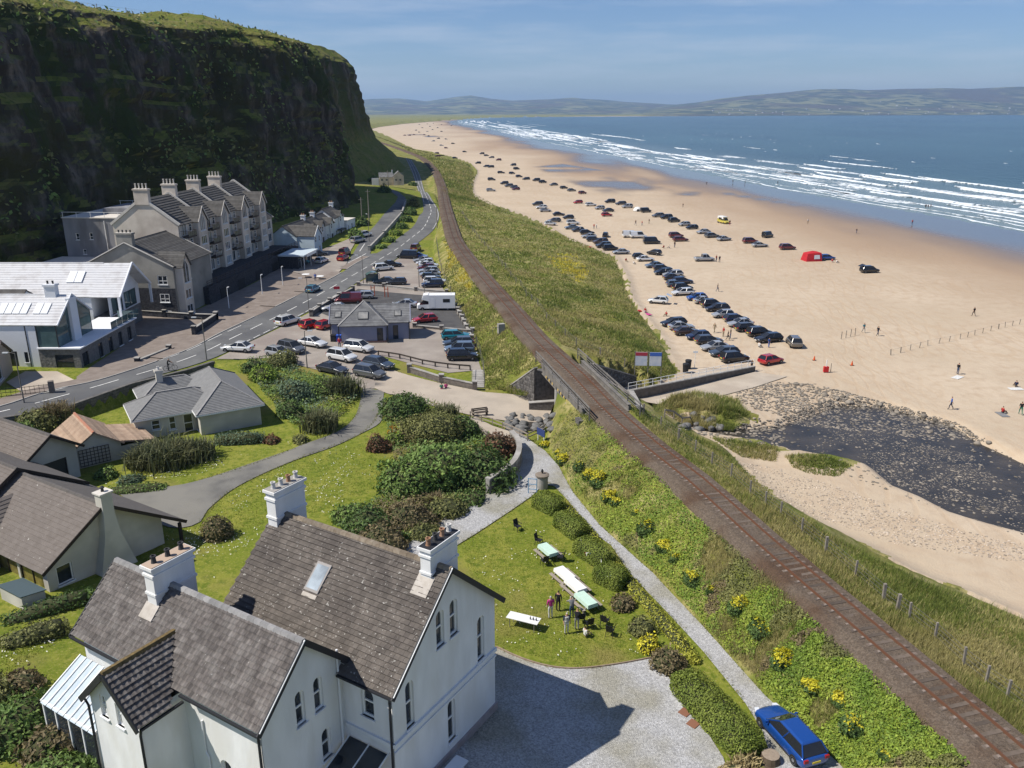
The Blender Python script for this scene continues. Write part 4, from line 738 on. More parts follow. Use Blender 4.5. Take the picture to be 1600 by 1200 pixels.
def wall(root,A,B,out,ops,m,depth=.14,name='wall',win=True,fm=None,gm=None,fw=.085,bars=None,sills=True,wname='window'):
 """outside face seen walking from A to B with the outside on the right; ops = window loops [(s, z), ...] cut through it"""
 A,B=Vector((*A[:2],0)),Vector((*B[:2],0));d=(B-A).normalized();n=Vector((d.y,-d.x,0))
 pts=[];ed=[]
 for lp in[out]+list(ops):
  k0=len(pts);pts+=[Vector(p)for p in lp];ed+=[(k0+i,k0+(i+1)%len(lp))for i in range(len(lp))]
 vs_,_,fs,*_q=delaunay_2d_cdt(pts,ed,[],0,1e-6);V2=np.array([(v.x,v.y)for v in vs_]);F2=[f for f in fs if len(f)==3]
 cx=np.array([V2[list(f)].mean(0)for f in F2]);ok=inside(cx[:,0],cx[:,1],out)
 for lp in ops:ok&=~inside(cx[:,0],cx[:,1],lp)
 mb=MB();T=lambda s,z,dd=0:A+d*s-n*dd+Vector((0,0,z))
 mb.add([T(*p)for p in V2],[])
 for f,k in zip(F2,ok):
  if k:
   a,b,c=[V2[i]for i in f];cr=(b[0]-a[0])*(c[1]-a[1])-(b[1]-a[1])*(c[0]-a[0]);mb.f.append(tuple(f)if cr>0 else tuple(f)[::-1]);mb.m.append(0)
 for lp in ops:
  k=len(lp);mb.add([T(*p)for p in lp]+[T(*p,depth+.05)for p in lp],[(i,k+i,k+(i+1)%k,(i+1)%k)for i in range(k)])
 w=mb.build(name,m,root)
 if win:
  for i,lp in enumerate(ops):window(root,T,lp,depth,fm or M_FRAME,gm(i)if callable(gm)else(gm or M_GLASS),fw,bars(i)if callable(bars)else bars,sills,wname)
 return w
def window(root,T,lp,depth,fm,gm,fw,bars,sill,name='window'):
 s=[p[0]for p in lp];z=[p[1]for p in lp];s0,s1,z0,z1=min(s),max(s),min(z),max(z);cs,cz=(s0+s1)/2,(z0+z1)/2;ks,kz=1-2*fw/(s1-s0),1-2*fw/(z1-z0)
 inn=[(cs+(p[0]-cs)*ks,cz+(p[1]-cz)*kz)for p in lp];k=len(lp);mb=MB();D0,D1=depth-.05,depth+.02
 mb.add([T(*p,D0)for p in lp]+[T(*p,D0)for p in inn]+[T(*p,D1)for p in inn],[(i,(i+1)%k,k+(i+1)%k,k+i)for i in range(k)]+[(k+i,k+(i+1)%k,2*k+(i+1)%k,2*k+i)for i in range(k)])
 for kind,fr in(bars or[]):
  t=fw*.45
  if kind=='h':zz=z0+(z1-z0)*fr;q=[(s0+fw*.6,zz-t),(s1-fw*.6,zz-t),(s1-fw*.6,zz+t),(s0+fw*.6,zz+t)]
  else:ss=s0+(s1-s0)*fr;q=[(ss-t,z0+fw*.6),(ss+t,z0+fw*.6),(ss+t,z1-fw*.6),(ss-t,z1-fw*.6)]
  mb.add([T(*p,D0)for p in q]+[T(*p,D1)for p in q],[(0,1,2,3),(0,4,5,1),(1,5,6,2),(2,6,7,3),(3,7,4,0)])
 f=mb.build(name,fm,root)
 g=MB();g.add([T(*p,depth+.015)for p in inn],[tuple(range(k))]);g.build('pane',gm,f)
 if sill:
  a,b=T(s0-.08,z0-.05,0),T(s1+.08,z0-.05,0);q=MB();nn=(T(0,0,-1)-T(0,0,0));q.obox((a+b)/2+nn*.0,(b-a)/2,nn*.09,Vector((0,0,.05)));q.build('sill',M_SILL,f)
 return f
def slope(root,name,E0,E1,R1,R0,m,course=.33,th=.04,under=.12,parent=None):
 """roof slope laid in stepped courses; E0-E1 eaves, R0-R1 ridge"""
 E0,E1,R1,R0=map(Vector,(E0,E1,R1,R0));n=(E1-E0).cross((R0+R1)/2-E0).normalized()
 L=max((R0-E0).length,(R1-E1).length);k=max(1,int(round(L/course)));mb=MB()
 for i in range(k):
  a,b=i/k,(i+1)/k;p=[E0.lerp(R0,a),E1.lerp(R1,a),E1.lerp(R1,b),E0.lerp(R0,b)]
  mb.add([p[0]+n*th,p[1]+n*th,p[2]+n*.004,p[3]+n*.004,p[0],p[1]],[(0,1,2,3),(4,5,1,0)])
 q=[E0,E1,R1,R0];mb.add([v+n*.0 for v in q]+[v-n*under for v in q],[(7,6,5,4),(0,4,5,1),(1,5,6,2),(2,6,7,3),(3,7,4,0)])
 return mb.build(name,m,parent or root)
def ridge(root,a,b,m,w=.3,parent=None,name='ridge_tiles'):
 a,b=Vector(a),Vector(b);d=b-a;k=max(1,int(d.length/.45));s=d.cross(Vector((0,0,1))).normalized();mb=MB()
 for i in range(k):
  p,q=a+d*(i/k),a+d*((i+.97)/k);u=Vector((0,0,1))
  mb.add([p+s*w/2-u*w*.32,p+s*w*.25+u*.05,p-s*w*.25+u*.05,p-s*w/2-u*w*.32,q+s*w/2-u*w*.32,q+s*w*.25+u*.05,q-s*w*.25+u*.05,q-s*w/2-u*w*.32],[(0,1,5,4),(1,2,6,5),(2,3,7,6),(0,3,2,1),(4,5,6,7)])
 return mb.build(name,m,parent or root)
def chimney(root,x0,x1,y0,y1,z0,z1,m,pots,potm,capm=None,name='chimney',stages=True,ph_=1.0):
 mb=MB();mb.box(x0,x1,y0,y1,z0,z1)
 h=z1-z0
 if stages:mb.box(x0-.06,x1+.06,y0-.06,y1+.06,z0+h*.42,z0+h*.47);mb.box(x0-.07,x1+.07,y0-.07,y1+.07,z1-h*.2,z1-h*.15);mb.box(x0-.12,x1+.12,y0-.12,y1+.12,z1-.14,z1+.02)
 else:mb.box(x0-.12,x1+.12,y0-.12,y1+.12,z1-.22,z1+.02)
 c=mb.build(name,m,root);lx=(x1-x0)>(y1-y0)
 mb=MB();mb.box(x0-.05,x1+.05,y0-.05,y1+.05,z1+.02,z1+.06);mb.build('chimney_cap',capm or M_CONCG,c)
 for k in range(pots):
  t=(k+.5)/pots;px_,py_=(x0+(x1-x0)*t,(y0+y1)/2)if lx else((x0+x1)/2,y0+(y1-y0)*t)
  mb=MB();mb.lathe([(.15,0),(.13,.05),(.11,.3*ph_),(.15,.32*ph_),(.15,.4*ph_),(.1,.4*ph_),(.09,.3*ph_)],(px_,py_,z1+.06),10);mb.build('chimney_pot',potm if not isinstance(potm,list)else potm[k%len(potm)],c,smooth=False)
 return c
def pipe(root,pts,m,r=.05,name='downpipe'):return MB().tube(pts,r,8).build(name,m,root)
M_RENDER=mat('white_render',(.78,.78,.77),(.69,.69,.68),scale=1.1,rough=.9,bump=.12,bscale=9,c3=(.68,.67,.64),s3=.8,stretch=(1,1,.3))
M_BLACK=mat('black_bargeboard',(.025,.026,.03),rough=.6);M_LEAD=mat('lead_flashing',(.38,.34,.29),(.46,.42,.37),scale=3,rough=.8)
M_POT=mat('terracotta_pot',(.30,.16,.09),(.36,.22,.14),scale=4);M_POTW=mat('pale_pot',(.55,.53,.5));M_POTD=mat('black_pot',(.05,.05,.05))
M_TILE=mat('weathered_roof_tile',(.10,.086,.074),(.14,.121,.104),scale=1.6,rough=.95,island=.15,coords='World',bump=.4,bscale=22,c3=(.085,.073,.064),s3=.55,spots=(7,.66,(.36,.345,.31)))
M_TILE2=mat('brown_grey_concrete_tile',(.095,.084,.077),(.135,.119,.108),scale=3,rough=.92,island=.22,coords='World',bump=.3,bscale=25,c3=(.165,.15,.137),s3=1.6,spots=(9,.72,(.34,.33,.31)))
def tile_mesh(name,w,l,m,roll):
 mb=MB();prof=[(0,.012),(.25,.012+roll*.3),(.5,.012+roll),(.75,.012+roll*.3),(1,.012)]if roll>.01 else[(0,.004),(.96,.004)]
 v=[(p[0]*w,0,p[1]+.075)for p in prof]+[(p[0]*w,l,p[1])for p in prof]+[(p[0]*w,0,-.01)for p in prof];k=len(prof)
 mb.add(v,[(i,i+1,k+i+1,k+i)for i in range(k-1)]+[(2*k+i,2*k+i+1,i+1,i)for i in range(k-1)]+[(0,k,2*k),(k-1,3*k-1,2*k-1)]);return mb.mesh(name,m)
HU,HVv=Vector((-.524,-.852)),Vector((-.852,.524));HB=Vector((-1.0,41.2))
wh=thing('white_house','large white rendered Victorian house with steep tiled roofs and tall chimneys','house',(HB.x,HB.y,3.0),math.atan2(HU.y,HU.x))
def W(u,v,z):return Vector((u,-v,z-3))
def W2(u,v):return(u,-v)
def zz(l):return[(s,z-3)for s,z in l]
sash=[('h',.52)]
def gz(lst):return[(9.16-s,z)for s,z in lst]
def gwin(u0,u1,z0,z1,a=True):l=(arch if a else rect)(9.16-u1,9.16-u0,z0-3,z1-3);return l
wall(wh,W2(9.16,0),W2(0,0),zz([(0,2.4),(9.16,2.4),(9.16,10.9),(4.58,15.0),(0,10.9)]),[gwin(7.5,8.15,7.5,10.2),gwin(1.08,1.78,7.5,10.3),gwin(4.8,5.5,10.6,12.75),gwin(3.6,4.3,10.6,12.75),gwin(4.02,4.72,4.1,6.75)],M_RENDER,.18,bars=sash,fw=.1)
wall(wh,W2(9.16,12),W2(9.16,0),zz([(0,2.4),(12,2.4),(12,10.9),(0,10.9)]),[arch(12-2.0,12-1.2,8.3-3,10.0-3)],M_RENDER,.18,bars=sash,fw=.1)
wall(wh,W2(0,0),W2(0,12),zz([(0,2.4),(12,2.4),(12,10.9),(0,10.9)]),[rect(2,2.9,4,6.3),rect(6,6.9,4,6.3),rect(9,9.9,4,6.3)],M_RENDER,.18,bars=sash,fw=.1)
wall(wh,W2(0,12),W2(9.16,12),zz([(0,2.4),(9.16,2.4),(9.16,10.9),(4.58,15.0),(0,10.9)]),[],M_RENDER)
fz=lambda u:13.85-.97*abs(u-11.75)
wall(wh,W2(14.4,3.2),W2(9.1,3.2),zz([(0,2.4),(5.3,2.4),(5.3,fz(9.1)),(2.65,13.85),(0,fz(14.4))]),[arch(14.4-12.3,14.4-11.7,6.2,8.1),arch(14.4-11.1,14.4-10.5,6.2,8.1),arch(14.4-10.85,14.4-10.2,3.1,4.9)],M_RENDER,.18,bars=sash,fw=.1)
wall(wh,W2(14.4,16.6),W2(14.4,3.2),zz([(0,2.4),(13.4,2.4),(13.4,fz(14.4)),(0,fz(14.4))]),[arch(16.6-6.4,16.6-5.6,2.6,4.6)],M_RENDER,.18,bars=sash,fw=.1)
wall(wh,W2(9.1,16.6),W2(14.4,16.6),zz([(0,2.4),(5.3,2.4),(5.3,fz(14.4)),(2.65,13.85),(0,fz(9.1))]),[],M_RENDER)
wall(wh,W2(9.1,12.0),W2(9.1,16.6),zz([(0,2.4),(4.6,2.4),(4.6,fz(9.1)),(0,fz(9.1))]),[],M_RENDER)
wall(wh,W2(16.8,12.3),W2(16.8,8.5),zz([(0,2.4),(3.8,2.4),(3.8,10.6),(1.9,12.5),(0,10.6)]),[rect(.75,1.3,6.5,7.75),rect(2.0,2.5,6.5,7.75)],M_RENDER,.16,bars=[('h',.5),('v',.5)])
wall(wh,W2(16.8,8.5),W2(14.4,8.5),zz([(0,2.4),(2.4,2.4),(2.4,10.6),(0,10.6)]),[],M_RENDER)
wall(wh,W2(14.4,12.3),W2(16.8,12.3),zz([(0,2.4),(2.4,2.4),(2.4,10.6),(0,10.6)]),[],M_RENDER)
m=MB();m.bar(W(9.2,-.05,7.3),W(-.04,-.05,7.3),.16,.2);m.bar(W(9.2,-.03,6.85),W(-.04,-.03,6.85),.1,.1);m.bar(W(9.2,-.04,7.3),W(9.2,3.1,7.3),.14,.2);m.build('string_course',M_SILL,wh)
m=MB();m.box(-.1,9.26,0,.12,-.6,.55);m.build('plinth',mat('plinth_paint',(.30,.25,.24),(.36,.31,.30),scale=2),wh)
def tiled(name,E0,E1,R1,R0,m,tw,tl,roll,skip=None,boards=True):
 """returns tile transforms for a slope given in house coordinates"""
 E0,E1,R1,R0=map(Vector,(E0,E1,R1,R0));ax=(E1-E0).normalized();up=(R0-E0)-ax*(R0-E0).dot(ax);Ls=up.length;up.normalize();n=ax.cross(up).normalized()
 mb=MB();q=[E0,E1,R1,R0];mb.add([v-n*.02 for v in q]+[v-n*.14 for v in q],[(0,1,2,3),(7,6,5,4),(0,4,5,1),(1,5,6,2),(2,6,7,3),(3,7,4,0)]);ro=mb.build('roof',m,wh);out=[]
 rows=int(Ls/tl)
 tl=Ls/rows
 for r in range(rows):
  a=(r+.5)/rows;L0=E0.lerp(R0,a);L1=E1.lerp(R1,a);wdt=(L1-L0).length;nc=int(wdt/tw+.3);off=(tw/2 if(r%2 and roll<.01)else 0)
  s0=E0+up*(r*tl)+ax*((L0-E0).dot(ax))
  for c in range(nc):
   o=s0+ax*(c*wdt/nc+(off if c<nc-1 else 0));ctr=o+ax*tw/2+up*tl/2
   if skip and skip(ctr):continue
   jit=random.uniform(-.006,.01);out.append((Matrix(((ax.x,up.x,n.x,o.x+n.x*jit),(ax.y,up.y,n.y,o.y+n.y*jit),(ax.z,up.z,n.z,o.z+n.z*jit),(0,0,0,1))),wdt/nc/tw,tl))
 return ro,out
allt=[]
TL=.27
def add_tiles(name,E0,E1,R1,R0,m,tw,roll,skip=None):
 ro,t=tiled(name,E0,E1,R1,R0,m,tw,TL,roll,skip);me=tile_mesh('roof_tile',tw,TL*1.12,m,roll)
 for q in t:allt.append((q[0],q[1],me,ro,m))
mz=lambda u:15.0-.895*abs(u-4.58)
fr_in=lambda c:(c.x>9.2 and-c.y>3.0)
add_tiles('roof',W(9.56,12.15,mz(9.56)),W(9.56,-.4,mz(9.56)),W(4.58,-.4,15),W(4.58,12.15,15),M_TILE,.29,0,fr_in)
slope(wh,'roof',W(-.4,-.4,mz(-.4)),W(-.4,12.15,mz(-.4)),W(4.58,12.15,15),W(4.58,-.4,15),M_TILE)
pin=lambda c:(c.x>13.1 and(c.z+3)<12.5-abs(-c.y-10.4)*1.0+.05)
add_tiles('roof',W(14.8,16.9,fz(14.8)),W(14.8,2.85,fz(14.8)),W(11.75,2.85,13.85),W(11.75,16.9,13.85),M_TILE2,.30,.035,pin)
slope(wh,'roof',W(8.9,2.85,fz(8.9)),W(8.9,16.9,fz(8.9)),W(11.75,16.9,13.85),W(11.75,2.85,13.85),M_TILE2)
ph=lambda v:12.5-1.0*abs(v-10.4);ui=lambda z:11.75+(13.85-z)/.97
add_tiles('roof',W(17.1,8.25,ph(8.25)),W(ui(ph(8.25)),8.25,ph(8.25)),W(ui(12.5),10.4,12.5),W(17.1,10.4,12.5),M_TILE2,.30,.035)
add_tiles('roof',W(ui(ph(12.55)),12.55,ph(12.55)),W(17.1,12.55,ph(12.55)),W(17.1,10.4,12.5),W(ui(12.5),10.4,12.5),M_TILE2,.30,.035)
cl=wh.matrix_basis.inverted()@Vector((0,0,HC))if False else None
_hm4=Matrix.Translation((HB.x,HB.y,3))@Matrix.Rotation(math.atan2(HU.y,HU.x),4,'Z');camp=Vector((0,0,HC))
allt.sort(key=lambda q:((_hm4@q[0].translation)-camp).length)
mergeT={}
for k,(mx,sx,me,ro,m)in enumerate(allt):
 M4=mx@Matrix.Diagonal((sx,1,1,1))
 if k<300:
  o=link('roof_tile',me,ro);o.matrix_local=M4
 else:mergeT.setdefault((ro.name,me.name),(ro,me,m,[]))[3].append(M4)
for ro,me,m,ms in mergeT.values():
 v=np.array([q.co[:]for q in me.vertices]);v4=np.column_stack([v,np.ones(len(v))]);A=np.array([np.array(q)for q in ms]);V=np.einsum('nij,kj->nki',A,v4)[...,:3].reshape(-1,3);nv=len(v)
 quads=np.array([p.vertices[:]for p in me.polygons if len(p.vertices)==4]);Fq=(quads[None]+(np.arange(len(ms))*nv)[:,None,None]).reshape(-1,4);o=link('roof_tiles',fast('roof_tiles',V,Fq,m),ro);o['kind']='stuff'
M_RDG=mat('mossy_ridge',(.17,.13,.09),(.24,.2,.15),scale=4,island=.25);M_RDG2=mat('grey_ridge',(.22,.215,.21),(.28,.27,.26),scale=3,island=.15)
ridge(wh,W(4.58,-.4,15.05),W(4.58,12.15,15.05),M_RDG,.36);ridge(wh,W(11.75,2.85,13.9),W(11.75,16.9,13.9),M_RDG2,.36);ridge(wh,W(17.1,10.4,12.55),W(ui(12.5),10.4,12.55),mat('moss',(.10,.075,.035),(.19,.13,.05),scale=5),.36)
m=MB()
for a,b in((W(9.6,-.42,mz(9.6)-.1),W(4.58,-.42,14.95)),(W(-.42,-.42,mz(-.42)-.1),W(4.58,-.42,14.95)),(W(14.86,2.82,fz(14.86)-.1),W(11.75,2.82,13.8)),(W(8.8,2.82,fz(8.8)-.1),W(11.75,2.82,13.8)),(W(17.14,8.2,ph(8.2)-.1),W(17.14,10.4,12.42)),(W(17.14,12.6,ph(12.6)-.1),W(17.14,10.4,12.42)),(W(14.82,16.94,fz(14.82)-.1),W(11.75,16.94,13.75))):MB().bar(a,b,.07,.3).build('bargeboard',M_BLACK,wh)
m=MB()
for a,b in((W(9.57,-.47,mz(9.57)+.06),W(4.58,-.47,15.08)),(W(14.82,2.77,fz(14.82)+.06),W(11.75,2.77,13.93))):MB().bar(a,b,.05,.05).build('verge_trim',M_FRAME,wh)
m=MB()
for a,b in((W(9.62,-.4,10.48),W(9.62,3.1,10.48)),(W(14.9,2.85,10.8),W(14.9,8.1,10.8)),(W(14.9,12.7,10.8),W(14.9,16.9,10.8)),(W(17.0,8.2,10.25),W(14.7,8.2,10.25)),(W(17.0,12.62,10.25),W(14.7,12.62,10.25))):MB().bar(a,b,.13,.11).build('gutter',M_BLACK,wh)
for pts in([W(9.55,.05,10.5),W(9.28,.05,10.1),W(9.28,.05,2.8)],[W(14.85,3.3,10.8),W(14.5,3.3,10.4),W(14.5,3.3,2.8)],[W(16.9,8.3,10.2),W(16.9,8.42,9.8),W(16.9,8.42,2.8)],[W(16.95,12.6,10.2),W(16.9,12.4,9.8),W(16.9,12.4,2.8)]):pipe(wh,pts,M_BLACK,.065)
pipe(wh,[W(9.5,3.1,11.9),W(9.5,3.1,2.8)],M_SILL,.06);pipe(wh,[W(14.46,7.3,9.4),W(14.46,7.3,7.6),W(14.5,7.1,7.4),W(14.5,7.1,4)],M_SILL,.05)
chimney(wh,2.9,5.25,-1.05,-.42,13.6-3,16.15-3,M_RENDER,4,[M_POTW,M_POT,M_POTD,M_POT],M_BLACK);chimney(wh,3.0,5.3,-12.0,-11.3,13.6-3,16.6-3,M_RENDER,4,[M_POTW,M_POT,M_POTW,M_POTW])
chimney(wh,10.3,12.75,-12.9,-12.2,12.4-3,15.2-3,M_RENDER,3,M_POTD,mat('buff_cap',(.42,.32,.24)))
m=MB();m.obox(W(5.55,.72,mz(5.55)+.06),(.42,0,-.375),(0,.5,0),(.02,0,.03));m.build('flashing',M_LEAD,wh);m=MB();m.obox(W(13.0,12.55,fz(13.0)+.14),(.3,0,-.29),(0,.5,0),(.02,0,.03));m.build('flashing',M_LEAD,wh)
_n=Vector((.667,0,.745));_t=Vector((.745,0,-.667));_c=W(6.6,6.95,mz(6.6))+_n*.07
m=MB();m.obox(_c,_t*.82,Vector((0,.5,0)),_n*.05);o=m.build('roof_light',mat('roof_light_frame',(.3,.28,.26)),wh);m=MB();m.obox(_c+_n*.055,_t*.68,Vector((0,.4,0)),_n*.004);m.build('pane',M_GLASSB,o);m=MB();m.obox(_c+_t*1.0-_n*.02,_t*.16,Vector((0,.5,0)),_n*.015);m.build('flashing',M_LEAD,o)
cons=MB();zc=lambda u:9.3-(u-14.4)*.54
for k in range(10):
 v=12.5+4.6*k/9;cons.bar(W(14.42,v,9.34),W(16.85,v,zc(16.85)+.04),.06,.08)
for v in(12.5,13.7,14.85,16.0,17.1):cons.bar(W(16.75,v,4.6),W(16.75,v,zc(16.75)),.1)
for u in(14.5,15.6):cons.bar(W(u,17.1,4.6),W(u,17.1,zc(u)),.1)
for zq in(4.7,5.6,zc(16.8)-.02):cons.bar(W(16.78,12.45,zq),W(16.78,17.15,zq),.12)
for zq in(4.7,5.6):cons.bar(W(14.4,17.1,zq),W(16.8,17.1,zq),.1)
co=cons.build('conservatory',M_FRAME,wh)
M_CGL=mat('conservatory_roof_glass',(.50,.56,.60),(.42,.49,.54),scale=2,rough=.18)
for k in range(9):
 v0,v1=12.5+4.6*k/9+.03,12.5+4.6*(k+1)/9-.03;g=MB();g.add([W(14.42,v0,9.32),W(16.9,v0,zc(16.9)),W(16.9,v1,zc(16.9)),W(14.42,v1,9.32)],[(0,1,2,3)]);g.build('roof_pane',M_CGL,co)
for k in range(4):
 v0,v1=[12.5,13.7,14.85,16.0,17.1][k:k+2];g=MB();g.add([W(16.74,v1-.05,5.6),W(16.74,v0+.05,5.6),W(16.74,v0+.05,7.95),W(16.74,v1-.05,7.95)],[(0,1,2,3)]);g.build('pane',M_GLASS,co)
g=MB();g.box(14.4,16.72,-17.05,-12.5,-.5,2.55);g.build('dwarf_wall',M_RENDER,co)
m=MB();m.bar(W(9.2,.35,6.7),W(11.2,.35,5.9),.06);m.bar(W(9.2,2.9,6.7),W(11.2,2.9,5.9),.06);m.bar(W(9.2,1.6,6.7),W(11.2,1.6,5.9),.06);m.bar(W(11.2,.35,5.9),W(11.2,2.9,5.9),.06);cn_=m.build('canopy',M_FRAME,wh)
g=MB();g.add([W(9.25,.4,6.66),W(11.15,.4,5.9),W(11.15,1.57,5.9),W(9.25,1.57,6.66),W(9.25,1.63,6.66),W(11.15,1.63,5.9),W(11.15,2.87,5.9),W(9.25,2.87,6.66)],[(0,1,2,3),(4,5,6,7)]);g.build('pane',M_GLASS,cn_)
m=MB();m.obox(W(9.2,1.55,4.3),(.05,0,0),(0,.42,0),(0,0,1.25));m.build('door',mat('door_dark',(.05,.05,.055),rough=.4),wh)
m=MB();m.obox(W(3.0,-.85,3.45),(.9,0,0),(0,.45,0),(0,0,.04));m.obox(W(2.2,-.85,3.2),(.04,0,0),(0,.4,0),(0,0,.22));m.obox(W(3.8,-.85,3.2),(.04,0,0),(0,.4,0),(0,0,.22))
for p in m.v:pass
bn=thing('yard_bench','white plank bench against the shaded gable of the white house','bench',(*(_hm4@W(6.3,-.9,3))[:2],3.06),math.atan2(HU.y,HU.x))
MB().box(-1.6,1.6,-.4,.4,.42,.5).build('seat',M_SILL,bn)
for q in(-1.2,1.2):MB().box(q-.05,q+.05,-.35,.35,0,.42).build('leg',M_SILL,bn)
# ======== build2

def ang(a):return(math.cos(a),math.sin(a))
def gable_block(root,x0,x1,y0,y1,z0,ze,zr,wm,rm,ops=None,axis='x',over=.35,course=.34,bars=None,gm=None,ridge_m=None,verge=None,ends=(True,True),fm=None,rname='roof',depth=.12):
 """rectangular block, ridge along local x (or y); ops: dict side -> list of window loops in (s, z); sides S,E,N,W walk counter-clockwise"""
 ops=ops or{};P4=[(x0,y0),(x1,y0),(x1,y1),(x0,y1)];sides=dict(S=(0,1),E=(1,2),N=(2,3),W=(3,0))
 for k,(i,j)in sides.items():
  L=math.dist(P4[i],P4[j]);gab=(k in 'EW')if axis=='x' else(k in 'SN')
  out=[(0,z0),(L,z0),(L,ze)]+([(L/2,zr)]if gab else[])+[(0,ze)]
  wall(root,P4[i],P4[j],out,ops.get(k,[]),wm,depth,bars=bars,gm=gm,fm=fm)
 sl=(zr-ze)/(((y1-y0)if axis=='x' else(x1-x0))/2);eo=ze-sl*over
 if axis=='x':
  ym=(y0+y1)/2;a,b=x0-over*ends[0],x1+over*ends[1]
  s1=slope(root,rname,(a,y0-over,eo),(b,y0-over,eo),(b,ym,zr),(a,ym,zr),rm,course);s2=slope(root,rname,(b,y1+over,eo),(a,y1+over,eo),(a,ym,zr),(b,ym,zr),rm,course)
  ridge(root,(a,ym,zr+.05),(b,ym,zr+.05),ridge_m or rm)
  if verge:
   for xx in([a]if ends[0]else[])+([b]if ends[1]else[]):
    for yy in(y0-over,y1+over):MB().bar((xx,yy,eo+.02),(xx,ym,zr+.04),.12,.16).build('verge',verge,root)
 else:
  xm=(x0+x1)/2;a,b=y0-over*ends[0],y1+over*ends[1]
  slope(root,rname,(x0-over,b,eo),(x0-over,a,eo),(xm,a,zr),(xm,b,zr),rm,course);slope(root,rname,(x1+over,a,eo),(x1+over,b,eo),(xm,b,zr),(xm,a,zr),rm,course)
  ridge(root,(xm,a,zr+.05),(xm,b,zr+.05),ridge_m or rm)
  if verge:
   for yy in([a]if ends[0]else[])+([b]if ends[1]else[]):
    for xx in(x0-over,x1+over):MB().bar((xx,yy,eo+.02),(xm,yy,zr+.04),.12,.16).build('verge',verge,root)
def hip_roof(root,x0,x1,y0,y1,ze,zr,m,over=.35,course=.34,hm=None):
 x0-=over;x1+=over;y0-=over;y1+=over;w,l=x1-x0,y1-y0
 if w>=l:r0,r1=(x0+l/2,(y0+y1)/2,zr),(x1-l/2,(y0+y1)/2,zr)
 else:r0,r1=((x0+x1)/2,y0+w/2,zr),((x0+x1)/2,y1-w/2,zr)
 c=[(x0,y0,ze),(x1,y0,ze),(x1,y1,ze),(x0,y1,ze)]
 if w>=l:q=[(c[0],c[1],r1,r0),(c[1],c[2],r1,r1),(c[2],c[3],r0,r1),(c[3],c[0],r0,r0)];hips=[(c[0],r0),(c[3],r0),(c[1],r1),(c[2],r1)]
 else:q=[(c[0],c[1],r0,r0),(c[1],c[2],r1,r0),(c[2],c[3],r1,r1),(c[3],c[0],r0,r1)];hips=[(c[0],r0),(c[1],r0),(c[2],r1),(c[3],r1)]
 for e0,e1,a,b in q:slope(root,'roof',e0,e1,a,b,m,course,under=.06)
 for a,b in hips:MB().bar((a[0],a[1],a[2]+.05),(b[0],b[1],b[2]+.05),.2,.07).build('hip_tiles',hm or m,root)
 if r0!=r1:MB().bar((r0[0],r0[1],zr+.05),(r1[0],r1[1],zr+.05),.2,.07).build('ridge_tiles',hm or m,root)
 f=MB()
 for i in range(4):f.bar((c[i][0],c[i][1],ze-.1),(c[(i+1)%4][0],c[(i+1)%4][1],ze-.1),.1,.16)
 f.build('fascia',M_FRAME,root)
def box_walls(root,x0,x1,y0,y1,z0,z1,m,ops=None,**kw):
 P4=[(x0,y0),(x1,y0),(x1,y1),(x0,y1)]
 for k,(i,j)in dict(S=(0,1),E=(1,2),N=(2,3),W=(3,0)).items():L=math.dist(P4[i],P4[j]);wall(root,P4[i],P4[j],rect(0,L,z0,z1),(ops or{}).get(k,[]),m,**kw)
M_CREAM=mat('cream_roughcast',(.62,.545,.455),(.68,.60,.505),scale=.8,rough=.95,bump=.25,bscale=14,c3=(.49,.42,.345),s3=.25)
M_GREYR=mat('stained_grey_render',(.20,.20,.215),(.26,.26,.27),scale=.5,rough=.95,bump=.15,bscale=10,c3=(.145,.142,.145),s3=.35,stretch=(1,1,.35))
M_GREYR2=mat('weathered_grey_render',(.235,.225,.20),(.30,.285,.25),scale=.6,rough=.95,c3=(.19,.18,.16),s3=.3)
M_SLATE=mat('dark_slate_tile',(.07,.065,.06),(.10,.095,.088),scale=1.5,rough=.85,island=.2,bump=.2,bscale=12)
M_DSTONE=mat('dark_basalt_cladding',(.02,.021,.026),(.052,.052,.06),scale=3.5,rough=.9,bump=.8,bscale=5)
M_TIMB=mat('dark_timber_balcony',(.06,.045,.035),(.09,.07,.055),scale=3);M_VERGE=mat('pale_parapet',(.62,.58,.52),(.55,.51,.45),scale=2)
M_CURT=mat('curtained_glass',(.30,.29,.27),(.18,.18,.175),scale=1.3,rough=.2)
gmix=lambda i:random.choice([M_GLASS,M_GLASS,M_CURT,M_GLASSB])
AP=(-59.0,148.3);APA=math.atan2(40.2,3.4)
ap=thing('apartment_block','cream four-storey terrace of balconied apartments with dormer gables below the cliff','apartment building',(*AP,4.5),APA)
UW,NUN,DEP,ZE,ZR,ZB=10.0,4,12.0,13.5,17.9,3.2
wall(ap,(0,0),(40,0),[(0,ZB),(40,ZB),(40,ZE),(0,ZE)],[],M_CREAM)
wall(ap,(0,DEP),(0,0),[(0,-.5),(DEP,-.5),(DEP,ZE),(DEP/2,ZR),(0,ZE)],[],M_CREAM);wall(ap,(40,0),(40,DEP),[(0,-.5),(DEP,-.5),(DEP,ZE),(DEP/2,ZR),(0,ZE)],[],M_CREAM)
wall(ap,(40,DEP),(0,DEP),[(0,-.5),(40,-.5),(40,ZE),(0,ZE)],[],M_CREAM)
